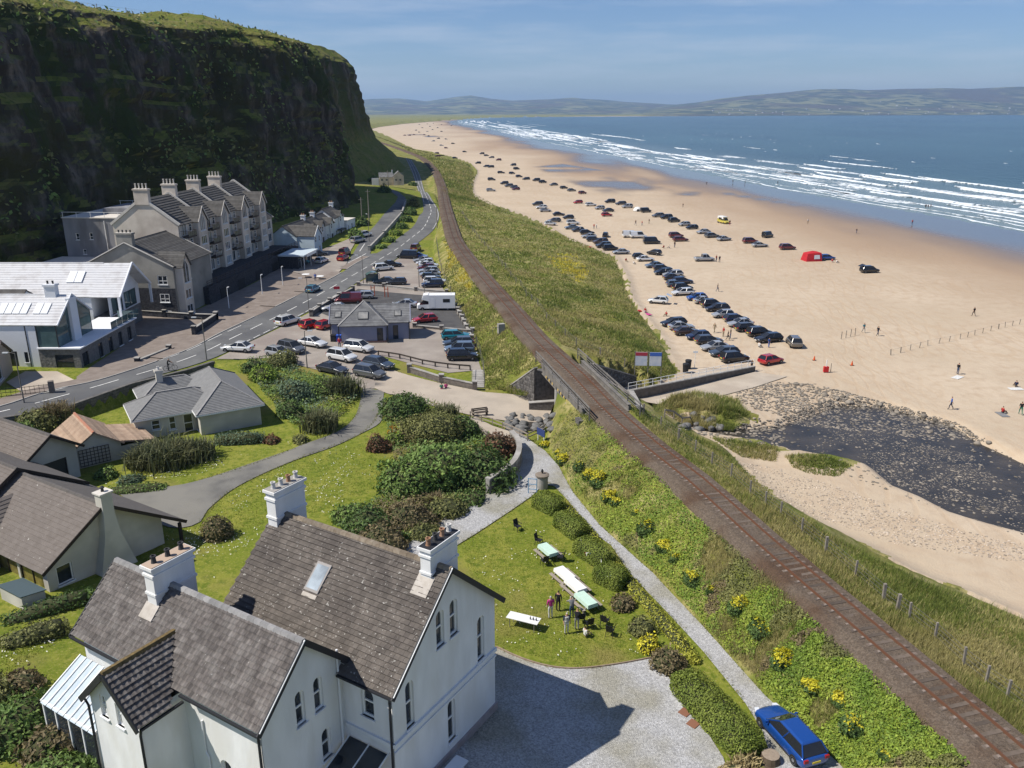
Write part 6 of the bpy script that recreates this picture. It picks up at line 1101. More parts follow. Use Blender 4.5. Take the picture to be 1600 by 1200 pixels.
def leaf_mat(name,dark,light,tr=.22,isl=.4):return mat(name,dark,light,scale=.7,rough=.6,island=isl,trans=tr,coords='World',spec=.25,lo=.35,hi=.65)
M_LV={k:leaf_mat('leaves_'+k,a,b)for k,(a,b)in dict(dark=((.061,.104,.030),(.119,.184,.047)),mid=((.104,.174,.042),(.197,.278,.070)),olive=((.130,.140,.043),(.216,.216,.076)),bright=((.134,.210,.030),(.226,.300,.044)),bluegreen=((.086,.134,.077),(.154,.211,.125)),
  red=((.096,.056,.032),(.176,.088,.048)),brown=((.144,.115,.058),(.230,.182,.096)),yellow=((.46,.42,.02),(.6,.54,.05)),orange=((.450,.200,.020),(.550,.300,.030)),straw=((.300,.237,.112),(.413,.338,.175)),hedge=((.136,.184,.029),(.224,.264,.048)),yhedge=((.275,.294,.037),(.425,.413,.062)),flax=((.078,.094,.041),(.168,.168,.078)),lime=((.201,.273,.031),(.316,.374,.057))).items()}
M_CORE=mat('painted_shade_core',(.045,.055,.02),(.06,.06,.026),scale=3,rough=1);M_STEM=mat('woody_stem',(.085,.06,.042),(.12,.09,.06),scale=4)  # core colour paints in the shade deep inside the crown
def leaf_cloud(C,N,size,rnd):
 """one two-triangle leaf at each C facing roughly N"""
 n=len(C);N=N+rnd.normal(0,.55,(n,3));N/=np.linalg.norm(N,axis=1)[:,None]+1e-9;t=rnd.normal(0,1,(n,3));a=np.cross(N,t);a/=np.linalg.norm(a,axis=1)[:,None]+1e-9;b=np.cross(N,a);s=size*rnd.uniform(.6,1.4,n);s=s[:,None]
 v=np.stack([C-a*s,C-b*s*.55+N*s*.15,C+a*s,C+b*s*.55+N*s*.15],1);return v.reshape(-1,3),np.arange(4*n).reshape(n,4)
def bush_mesh(seed,rx,ry,hz,n,leaf,mats,lumps=7,top=None,box=0.0):
 """lumpy crown: leaves over overlapping lobes; returns (leaf mesh, core mesh)"""
 rnd=np.random.default_rng(seed);D=rnd.normal(0,1,(n,3));D[:,2]=np.abs(D[:,2])*.9-.12;D/=np.linalg.norm(D,axis=1)[:,None]
 LB=rnd.normal(0,1,(lumps,3));LB[:,2]=np.abs(LB[:,2]);LB/=np.linalg.norm(LB,axis=1)[:,None];am=rnd.uniform(.12,.48,lumps)
 def rad(d):
  k=np.full(len(d),.72)
  for l,a in zip(LB,am):k=np.maximum(k,.72+a*np.exp((d@l-1)*7))
  return k+.06*np.sin(d[:,0]*9+seed)*np.sin(d[:,1]*8)
 def shp(d):
  if box:q=np.sign(d)*np.abs(d)**(1-box*.8);q=d/(np.sum(np.abs(d)**(2+6*box),axis=1)**(1/(2+6*box)))[:,None];return q*(.95+.05*rad(d)[:,None])
  return d*rad(d)[:,None]
 dep=1-np.abs(rnd.normal(0,.09,n))+(0 if box else np.where(rnd.random(n)<.16,rnd.uniform(0,.2,n),0));C=shp(D)*dep[:,None]*np.array([rx,ry,hz]);C[:,2]=np.maximum(C[:,2],-.1);v,f=leaf_cloud(C,D*np.array([1/rx,1/ry,1/hz])*min(rx,hz),leaf,rnd);mi=None
 if top:mi=((C[:,2]/hz+rnd.normal(0,.14,n))>top).astype(int)
 me=fast('foliage',v,f,mats,mi)
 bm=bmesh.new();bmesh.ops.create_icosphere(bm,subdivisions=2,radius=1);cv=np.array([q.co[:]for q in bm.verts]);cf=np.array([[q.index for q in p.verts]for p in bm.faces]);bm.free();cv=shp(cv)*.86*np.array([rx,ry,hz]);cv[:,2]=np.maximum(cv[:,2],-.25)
 return me,fast('dark_core',cv,cf,M_CORE,smooth=True)  # solid dark filler that blocks the view through the leaves
def stems(seed,rx,h):
 rnd=random.Random(seed);mb=MB()
 for k in range(4):a=rnd.uniform(0,6.28);mb.tube([(0.05*math.cos(a),.05*math.sin(a),-.3),(rx*.3*math.cos(a),rx*.3*math.sin(a),h*.45),(rx*.6*math.cos(a),rx*.6*math.sin(a),h*.8)],[.09,.06,.03],6)
 return mb.mesh('stems',M_STEM)
_bs=[0]
def bush(px,py,rx,hz,kind,label,ry=None,n=None,leaf=.16,top=None,topk=None,name='shrub',cat='shrub',group=None,box=0.0,rot=None,loc=None,lumps=7):
 _bs[0]+=1;sd=_bs[0]*13+5;p=Vector(loc)if loc else at(px,py);ry=ry or rx
 n=n or int(min(9000,85*(rx*ry+(rx+ry)*hz)/(leaf/.16)**1.6));root=thing(name,label,cat,p,rot if rot is not None else random.uniform(0,6),group)
 me,co=bush_mesh(sd,rx,ry,hz,n,leaf,[M_LV[kind],M_LV[topk or kind]],lumps,top,box);link('foliage',me,root);link('dark_core',co,root);link('stems',stems(sd,min(rx,ry)*.8,hz*.8),root);return root
def blade_mesh(P3,hh,wd,m,lean=.35,nb=1,rnd=RNG,mi=None,name='blades'):
 P3=np.repeat(np.asarray(P3),nb,0);n=len(P3);h=np.repeat(hh,nb)*rnd.uniform(.6,1.25,n)if np.ndim(hh)else rnd.uniform(.6,1.25,n)*hh;a=rnd.uniform(0,6.28,n);d=np.stack([np.cos(a),np.sin(a),np.zeros(n)],-1);w=(np.repeat(wd,nb)if np.ndim(wd)else np.full(n,wd));sp=rnd.normal(0,1,(n,3))*np.array([1,1,0])*(h*.35)[:,None]
 base=P3+sp*.5;tip=base+sp*lean*2+np.stack([.14*h,.04*h,h],-1);v=np.stack([base-d*w[:,None],base+d*w[:,None],tip],1).reshape(-1,3)
 return fast(name,v,np.arange(3*n).reshape(n,3),m,None if mi is None else np.repeat(mi,nb))
M_GB=[mat('dune_grass_green',(.172,.211,.040),(.250,.272,.070),scale=.15,island=.4,trans=.45,coords='World',rough=.7),mat('dune_grass_straw',(.390,.336,.149),(.296,.265,.094),scale=.2,island=.35,trans=.25,coords='World',rough=.7),mat('dune_grass_dark',(.094,.133,.028),(.140,.180,.035),scale=.2,island=.4,trans=.3,coords='World',rough=.7),mat('dune_flowers_yellow',(.562,.452,.047),(.437,.374,.047),scale=.3,island=.3,coords='World')]
def grass_area(name,poly,n,h,w,label,mixw=(.5,.32,.18),nb=3,flower=None,keep=None):
 x,y=pts_in_px(poly,n);p=atn(x,y);dist=np.hypot(p[:,0],p[:,1])
 if keep is not None:k=keep(p);p=p[k];dist=dist[k];x=x[k];y=y[k]
 f1=fbm(p[:,0]/7,p[:,1]/7,2,3)+RNG.normal(0,.25,len(p));mi=np.where(f1>.1,1,np.where(f1<-.3,2,0))
 if flower is not None:fl=inside(x,y,flower)&(fbm(p[:,0]/3,p[:,1]/3,8,3)>-.15);mi[fl]=3
 me=blade_mesh(p,h*(1+.5*vnoise(p[:,0]/4,p[:,1]/4)),np.maximum(w,dist*.00034),M_GB,nb=nb,mi=mi,name=name);return tag(link(name,me),label,'grass',kind='stuff')
grass_area('dune_grass',[(760,440),(706,352),(692,310),(700,300),(735,300),(800,335),(850,355),(960,402),(985,470),(1057,583),(1010,602),(980,592),(960,570),(880,540),(830,500)],26000,.38,.03,'tall tussocky dune grass between the railway and the beach',flower=[(850,395),(900,398),(920,425),(910,445),(870,425)])
grass_area('far_dune_grass',[(692,312),(680,265),(640,238),(604,214),(650,236),(733,257),(742,275),(738,306),(760,322),(740,322)],5000,.7,.05,'sparse marram grass on the far dunes along the beach')
grass_area('trackside_grass',[(985,640),(1005,642),(1069,672),(1142,712),(1168,742),(1221,792),(1298,839),(1433,905),(1600,972),(1600,1166),(1450,1040),(1190,820),(1030,690)],26000,.42,.016,'long wind-combed grass on the seaward railway bank')
grass_area('cutting_grass',[(700,400),(690,372),(712,380),(752,440),(830,540),(842,575),(800,612),(757,608),(752,570),(722,500),(690,440)],9000,.35,.03,'rough grass between the car park and the railway',flower=[(680,375),(705,380),(738,440),(735,455),(712,440),(690,400)])
grass_area('mound_grass',[(1020,640),(1050,622),(1090,614),(1150,625),(1170,650),(1140,665),(1080,662)],3500,.6,.03,'tufted grass on the mound beside the beach ramp')
grass_area('islet_grass',[(1110,684),(1160,690),(1215,700),(1212,722),(1160,715)],1200,.35,.02,'grass on the stream bank islet');grass_area('bank_grass',[(1225,712),(1290,712),(1330,728),(1310,745),(1270,742),(1240,732)],1200,.35,.02,'tufts of green grass on the sandy stream bank')
_x,_y=pts_in_px([(858,700),(875,650),(905,640),(930,650),(1020,735),(1070,795),(1200,905),(1330,1010),(1560,1200),(1320,1200),(1200,1085),(1100,978),(1025,895),(940,820),(900,770),(876,722)],62000);_p=atn(_x,_y);_mi=np.where(fbm(_p[:,0]/2.5,_p[:,1]/2.5,3,4)+RNG.normal(0,.2,len(_p))>.18,1,0);_mi[(fbm(_p[:,0]/4,_p[:,1]/4,9,3)>.24)]=2;_mi[(fbm(_p[:,0]/2,_p[:,1]/2,19,4)>.4)]=3;_kp=fbm(_p[:,0]/3,_p[:,1]/3,31,3)<.4;_p=_p[_kp];_mi=_mi[_kp]
_p[:,2]+=RNG.uniform(.02,.34,len(_p));_nn=np.tile(np.array([-.3,-.35,.9]),(len(_p),1));_v,_f=leaf_cloud(_p,_nn,RNG.choice([.04,.055,.07,.1],len(_p)),RNG);tag(link('bank_ground_cover',fast('bank_ground_cover',_v,_f,[M_LV['bright'],M_LV['lime'],M_LV['olive'],M_LV['brown']],_mi)),'bright green leafy ground cover on the landward railway bank','ground cover',kind='stuff')
grass_area('bank_long_grass',[(858,700),(905,640),(930,650),(1070,795),(1330,1010),(1560,1200),(1320,1200),(1100,978),(940,820),(876,722)],22000,.4,.014,'patches of long grass among the leaves of the landward bank',keep=lambda p:fbm(p[:,0]/3,p[:,1]/3,31,3)>.26)
_x,_y=pts_in_px([(720,855),(830,782),(1018,1025),(905,1044),(775,1010)],16000);_p=atn(_x,_y);M_LB=mat('lawn_blade',(.12,.15,.016),(.19,.205,.035),scale=.5,island=.35,trans=.3,coords='World');tag(link('lawn_blades',blade_mesh(_p,.06,.012,M_LB,nb=2,name='lawn_blades')),'short mown grass of the picnic lawn','grass',kind='stuff')
_d=[]
for poly,n in(([(400,745),(560,690),(600,700),(560,790),(420,830),(330,900),(280,860),(330,810)],520),([(150,760),(300,745),(470,690),(520,680),(400,700),(250,740)],200),([(0,1000),(90,1000),(100,1040),(0,1060)],40),([(250,830),(320,830),(330,890),(300,900)],90),([(730,850),(830,785),(1010,1020),(900,1040),(780,1005)],150),([(260,900),(330,880),(340,930)],30)):
 x,y=pts_in_px(poly,n*3);k=(fbm(x/40,y/18,5,3)>.0);x,y=x[k][:n],y[k][:n];_d.append(atn(x,y))
_d=np.concatenate(_d);_d[:,2]+=.1;_v,_f=leaf_cloud(_d,np.tile(np.array([0,-.3,1.0]),(len(_d),1)),.06,RNG);tag(link('daisies',fast('daisies',_v,_f,mat('daisy_white',(.72,.70,.6),island=.2))),'white daisies and clover scattered over the lawns','flowers',kind='stuff')
_x,_y=pts_in_px([(330,740),(590,690),(600,760),(500,800),(440,810),(350,840),(250,830),(260,900),(0,1060),(0,1000),(100,1000)],9000);_p=atn(_x,_y);tag(link('garden_grass',blade_mesh(_p,.1,.018,M_LB,nb=2,name='garden_grass')),'longer grass of the left-hand gardens','grass',kind='stuff')
_vp=[]
for ln in(GR_R[:10],GR_L[1:20],YARD[1:8],[(566,606,3.4),(552,655,3.2),(470,696,3.2),(330,744,3.2),(185,764,3.2)],[(313,816,3.2),(360,768,3.2),(460,720,3.2),(562,679,3.2),(597,638,3.3)],lane[1:6]):
 q=np.array(smooth_line(PL(ln),.12));k=fbm(q[:,0]/2,q[:,1]/2,3,3)>-.25;_vp.append(q[k]+RNG.normal(0,.09,(int(k.sum()),2)))
_vp=np.concatenate(_vp);_vp=np.column_stack([_vp,hgrid(_vp[:,0],_vp[:,1])+.05]);tag(link('verge_grass',blade_mesh(_vp,.16,.02,[M_GB[0],M_GB[1]],nb=4,mi=RNG.integers(0,2,len(_vp)),name='verge_grass')),'ragged grass along the edges of paths and drives','grass',kind='stuff')
for a in[(690,748,4.4,4.2,'mid','largest glossy dark green shrub between the drive and the gravel path',.2),(640,765,3.4,3.4,'mid','fresh green shrub on the house side of the largest shrub',.2),(748,752,3.6,3.6,'dark','dark green shrub beside the curved garden wall',.2),(778,752,1.8,2.0,'dark','low dark shrub in the corner of the curved wall',.17),
          (776,710,2.3,2.6,'red','reddish-leaved shrub at the top of the curved garden wall',.15),(672,682,4.2,3.2,'olive','broad olive-green shrub behind the largest shrub',.14),(631,646,3.2,3.0,'dark','rounded grey-green shrub nearest the lane junction',.15),(722,676,2.6,2.2,'dark','dark shrub beside the wooden fence above the footpath',.15),
          (591,702,1.4,1.9,'red','small maroon shrub at the edge of the driveway',.13),(618,690,1.2,1.2,'bright','small bright green shrub below the orange flowers',.13),(545,812,2.0,1.6,'mid','grassy green shrub at the lawn edge behind the white house',.16),(575,828,2.6,2.1,'dark','dark shrub just beyond the main roof ridge',.16),
          (640,815,2.8,1.9,'brown','brownish gorse bush at the foot of the largest shrub',.13),(700,800,2.2,1.4,'olive','low olive shrub along the gravel path',.13),(600,858,2.5,2.0,'brown','rusty brown bush beside the main roof ridge',.13),(735,783,1.6,1.1,'dark','low dark shrub overhanging the gravel path',.14),(662,835,1.7,1.2,'olive','small olive shrub beside the gravel path near the right chimney',.13)]:
 bush(*a[:6],leaf=a[6])
bush(616,676,.8,.75,'orange','cushion of bright orange flowers beside the driveway',leaf=.1,cat='flowers',name='flowering_shrub')
bush(812,468+236,.3,.4,'dark','tiny dark shrub at the end of the curved wall',leaf=.1)
_x,_y=pts_in_px([(600,650),(640,618),(700,640),(760,680),(800,700),(804,735),(780,760),(700,800),(640,845),(585,850),(545,815),(590,780),(620,740),(612,700)],15000);_p=atn(_x,_y);_nz=fbm(_p[:,0]/3,_p[:,1]/3,6,4);_p[:,2]+=RNG.uniform(.05,1.0,len(_p))*(.7+.6*_nz);_v,_f=leaf_cloud(_p,np.tile(np.array([-.2,-.3,.9]),(len(_p),1)),.13,RNG)
tag(link('shrubbery_undergrowth',fast('shrubbery_undergrowth',_v,_f,[M_LV['mid'],M_LV['dark'],M_LV['olive'],M_LV['brown']],np.clip((_nz*4+1.5+RNG.normal(0,.5,len(_p))).astype(int),0,3))),'dense undergrowth filling the shrubbery between drive and gravel path','undergrowth',kind='stuff')
_x,_y=pts_in_px([(385,565),(420,560),(470,580),(545,600),(558,625),(530,650),(500,680),(450,660),(400,600)],8000);_p=atn(_x,_y);_nz=fbm(_p[:,0]/3,_p[:,1]/3,11,4);_p[:,2]+=RNG.uniform(.05,1.1,len(_p))*(.7+.6*_nz);_v,_f=leaf_cloud(_p,np.tile(np.array([-.2,-.3,.9]),(len(_p),1)),.14,RNG)
tag(link('junction_undergrowth',fast('junction_undergrowth',_v,_f,[M_LV['mid'],M_LV['bluegreen'],M_LV['olive'],M_LV['bright']],np.clip((_nz*4+1.5+RNG.normal(0,.5,len(_p))).astype(int),0,3))),'mixed undergrowth around the shrubs of the junction garden','undergrowth',kind='stuff')
for a in[(412,592,2.3,2.0,'bright','bright green shrub behind the grey-roofed bungalow',.15),(440,570,2.6,2.2,'olive','olive shrub hiding the cars at the driveway corner',.16),(468,622,3.0,2.6,'bluegreen','blue-green shrub in the middle of the junction garden',.16),(452,648,2.0,1.8,'dark','dark shrub below the blue-green one',.15),(497,618,2.4,2.2,'mid','green shrub between the blue-green shrub and the big flax',.15),(395,578,1.6,1.4,'dark','dark shrub by the gate pillar at the road wall',.15),(425,690,1.1,.8,'red','low reddish hedge plant near the bungalow corner',.12),(470,690,1.1,.8,'olive','small olive shrub beside the driveway lawn',.13),
          (65,668,3.0,2.6,'olive','olive brush growing against the road wall',.17),(20,668,2.4,1.6,'mid','green scrub at the left end of the road wall',.16),(165,745,1.3,1.0,'mid','green shrub in front of the shed trellis',.13),(205,752,1.4,.7,'bluegreen','pale low shrub beside the garden shed',.12)]:bush(*a[:6],leaf=a[6])
bush(340,838,1.25,1.75,'brown','round clipped bush standing alone on the left lawn',leaf=.1,box=.15,lumps=3,cat='bush')
def hedge(px0,px1,rx,hz,kind,label,n=None,leaf=.1,name='hedge',topk=None,top=None,box=.6):
 a,b=at(*px0),at(*px1);d=b-a;L=d.length;return bush(0,0,L/2,hz,kind,label,ry=rx,leaf=leaf,name=name,cat='hedge',box=box,rot=math.atan2(d.y,d.x),loc=(a+b)/2,n=n,topk=topk,top=top,lumps=12)
hedge((335,693),(415,690),.9,1.2,'bluegreen','clipped grey-green hedge along the front of the grey-roofed bungalow');hedge((165,770),(262,762),.9,.5,'mid','low leafy border hedge along the driveway bend');hedge((0,1012),(110,985),.9,1.0,'olive','flowering hedge beside the brown-roofed bungalow lawn',leaf=.11);hedge((0,975),(150,935),.8,.8,'dark','dark border planting against the bungalow wall',leaf=.12)
for a,b,l,k in(((846,790),(868,800),'first clipped hedge block nearest the stone pillar','hedge'),((880,820),(904,838),'second clipped hedge block along the lawn','hedge'),((912,862),(944,882),'third clipped hedge block, draped with bunting','hedge'),((944,905),(966,915),'fourth and smallest clipped hedge block','hedge')):
 A,B=at(*a),at(*b);d=B-A;bush(0,0,d.length/2+.6,1.35,k,l,ry=1.0,leaf=.06,box=.8,rot=math.atan2(d.y,d.x),loc=(A+B)/2,name='hedge_block',cat='hedge',n=7500)
hedge((1062,1068),(1178,1190),1.15,1.5,'hedge','long clipped green hedge between the gravel yard and the path',leaf=.065,n=14000)
hedge((880,790),(935,850),.45,.55,'yhedge','low yellow-green hedge along the upper path edge',leaf=.08,n=1500);hedge((955,880),(1090,1040),.5,.6,'yhedge','low yellow-green hedge along the lower path edge',leaf=.08,n=3000)
for a in[(975,948,1.1,1.0,'brown','brownish shrub below the clipped hedge blocks',.1),(1000,985,1.2,1.0,'olive','olive shrub beside the lower lawn',.1),(1012,1012,.9,.9,'yellow','yellow-flowered plant at the lawn corner',.09),(1045,1040,1.4,1.3,'brown','dark brown shrub at the corner of lawn and gravel',.1),(1150,1215,1.1,.8,'straw','straw-coloured ornamental grass at the end of the long hedge',.12)]:bush(*a[:6],leaf=a[6])
YS=[(860,672),(857,700),(872,712),(886,722),(900,735),(916,743),(932,757),(947,778),(963,792),(986,808),(1003,832),(1030,858),(1058,880),(1085,905),(1110,925),(1148,955),(1190,990),(1222,1040),(1275,1080),(1308,1100),(1328,1140),(1382,1182)]
for k,(x,y)in enumerate(YS):s=random.choice((.4,.55,.7,.9,1.05));bush(x+random.uniform(-7,7),y+random.uniform(-5,5),s,s*random.uniform(.8,1.3),'dark','dark shrub with a yellow flowering top, %s down the railway bank from the bridge'%(['first','second','third','fourth','fifth','sixth','seventh','eighth','ninth','tenth','eleventh','twelfth','thirteenth','fourteenth','fifteenth','sixteenth','seventeenth','eighteenth','nineteenth','twentieth','twenty-first','twenty-second'][k]),leaf=.09,top=random.uniform(.35,.8),topk='yellow',lumps=random.randint(2,6),group='yellow-topped shrubs down the railway bank',n=1300)
for a in[(20,1150,2.4,2.2,'mid','bushy green shrub in the bottom left corner'),(95,1180,1.9,1.8,'brown','dry brown shrub in front of the conservatory'),(160,1200,1.8,1.5,'mid','green shrub in front of the porch wing'),(30,1075,1.6,1.0,'brown','dry dark scrub at the lawn edge left of the conservatory'),(-20,1110,2.0,1.6,'olive','olive shrub cut off by the left edge'),(235,1225,1.3,1.3,'olive','olive shrub below the porch downpipe'),(90,1230,2.2,1.9,'mid','broad green shrub along the bottom edge')]:bush(*a[:6],leaf=.14)
def flax(px,py,r,h,n,label,kind='flax'):
 p=at(px,py);rt=thing('flax_clump',label,'shrub',p);rnd=np.random.default_rng(int(px));c=rnd.normal(0,r*.33,(n,3))*np.array([1,1,0]);nn=len(c);a=rnd.uniform(0,6.28,nn);tilt=rnd.uniform(.1,.75,nn);L=h*rnd.uniform(.6,1.15,nn);d=np.stack([np.cos(a),np.sin(a),np.zeros(nn)],-1);s=np.stack([-np.sin(a),np.cos(a),np.zeros(nn)],-1)*.055
 mid=c+d*(L*tilt*.45)[:,None]+np.array([0,0,1])*(L*.62)[:,None];tip=c+d*(L*tilt)[:,None]+np.array([0,0,1])*(L*(1-tilt*.45))[:,None];v=np.stack([c-s,c+s,mid+s*.9,mid-s*.9,tip],1);k=np.arange(nn)[:,None]*5
 F3=np.concatenate([k+np.array([[0,1,2]]),k+np.array([[0,2,3]]),k+np.array([[3,2,4]])]);link('blades',fast('blades',v.reshape(-1,3),F3,M_LV[kind]),rt);m2,co=bush_mesh(int(px)+3,r*.8,r*.8,h*.55,200,.12,[M_LV['dark']]*2);link('dark_core',co,rt)
flax(262,722,3.6,2.6,1500,'wide clump of dark flax in front of the grey-roofed bungalow');flax(225,728,2.2,2.1,600,'smaller flax clump at the left of the wide flax');flax(310,715,2.2,2.2,600,'flax clump at the right of the wide flax')
flax(535,618,2.6,2.7,900,'dark flax clump facing the parked grey cars');flax(500,672,2.2,2.6,700,'dark flax clump at the driveway lawn edge');flax(700,655,1.8,2.0,450,'flax clump above the footpath fence');flax(90,662,2.0,2.4,420,'flax against the road wall','brown');flax(1165,1200,.9,.9,260,'tuft of pale striped flax behind the blue car','straw');flax(680,790,1.4,1.3,320,'spiky brown flax by the gravel path','brown')
for k,(x,y,r,h,kd)in enumerate([(596,388,1.6,1.3,'mid'),(607,378,1.9,1.6,'mid'),(618,367,2.0,1.8,'bright'),(627,357,2.0,1.9,'mid'),(636,346,2.2,2.2,'dark'),(642,335,2.4,2.6,'dark'),(646,322,2.2,3.0,'olive')]):bush(x,y,r,h,kd,'%s shrub from the junction on the strip between the two roads'%['first','second','third','fourth','fifth','sixth','seventh'][k],leaf=.24,group='shrubs between the two roads')
for a in[(557,372,2.4,3.0,'mid','garden tree beyond the white flat-roofed annexe'),(566,352,2.2,2.6,'dark','dark bush at the cliff foot beside the lane'),(600,300,3.0,2.5,'dark','bush on the slope below the lane house'),(585,285,3.5,2.6,'mid','bush on the grassy slope left of the lane house'),(645,290,2.0,2.0,'dark','bush between the lane house and the road')]:bush(*a[:6],leaf=.3)
_cv=CV.reshape(-1,3);_sel=RNG.integers(0,len(_cv),20000);_c=_cv[_sel];_tv=np.tile(np.linspace(0,1,110),420)[_sel];_k=(fbm(_c[:,1]/16,_c[:,2]/9,4,3)>.02)&(_tv<.8)|(_tv>.64)&(_tv<.9);_c=_c[_k]+RNG.normal(0,.35,(int(_k.sum()),3))+np.array([.3,0,0]);_tv=_tv[_k]
_v,_f=leaf_cloud(_c,np.tile(np.array([.8,-.3,.6]),(len(_c),1)),.55,RNG);tag(link('cliff_scrub',fast('cliff_scrub',_v,_f,[M_LV['olive'],M_LV['mid'],M_GB[1]],np.where(_tv>.7,RNG.integers(0,3,len(_c)),RNG.integers(0,2,len(_c))))),'ivy and bramble hanging on the dark cliff face and grass on its brim','scrub',kind='stuff')
# ======== things

M_PAINT=mat('car_paint',(.5,.5,.5),objcol=True,rough=.22,spec=.5,coat=1.0,metal=.25);M_CGLASS=mat('car_glass',(.018,.02,.024),rough=.05,spec=.6);M_TYRE=mat('tyre_rubber',(.018,.018,.018),rough=.9);M_RIM=mat('alloy_rim',(.35,.35,.36),rough=.35,metal=.6)
M_HEAD=mat('headlamp_lens',(.62,.64,.66),rough=.1,spec=.6);M_TAIL=mat('tail_lamp',(.30,.012,.012),rough=.2);M_TRIM=mat('black_trim',(.02,.02,.022),rough=.6);M_PLY=mat('number_plate_yellow',(.62,.5,.06));M_PLW=mat('number_plate_white',(.7,.7,.66))
WHEEL=MB();WHEEL.lathe([(.2,-.11),(.31,-.11),(.33,-.08),(.33,.08),(.31,.11),(.22,.11)],n=16,m=0);WHEEL.lathe([(.05,.07),(.21,.085),(.22,.112),(.17,.10),(.05,.118)],n=10,m=1);WHEELM=WHEEL.mesh('wheel',[M_TYRE,M_RIM])
KINDS=dict(hatch=(4.1,1.76,1.46,.93,.38,.1,.8,.38),saloon=(4.6,1.82,1.44,.93,.42,.5,.85,.7),estate=(4.7,1.82,1.48,.94,.38,.08,.85,.42),suv=(4.5,1.88,1.66,1.04,.34,.06,.75,.32),van=(5.0,1.95,2.0,1.08,.25,.02,.5,.1),pickup=(5.2,1.88,1.8,1.05,.34,1.9,.55,.1),jeep=(4.2,1.8,1.85,1.1,.36,.02,.25,.05))
_cm={}
def rounded(me,lv):
 o=bpy.data.objects.new('tmp',me);COL.objects.link(o);o.modifiers.new('u','SUBSURF').levels=lv;bpy.context.view_layer.update();r=bpy.data.meshes.new_from_object(o.evaluated_get(bpy.context.evaluated_depsgraph_get()));bpy.data.objects.remove(o);r.polygons.foreach_set('use_smooth',[True]*len(r.polygons));return r
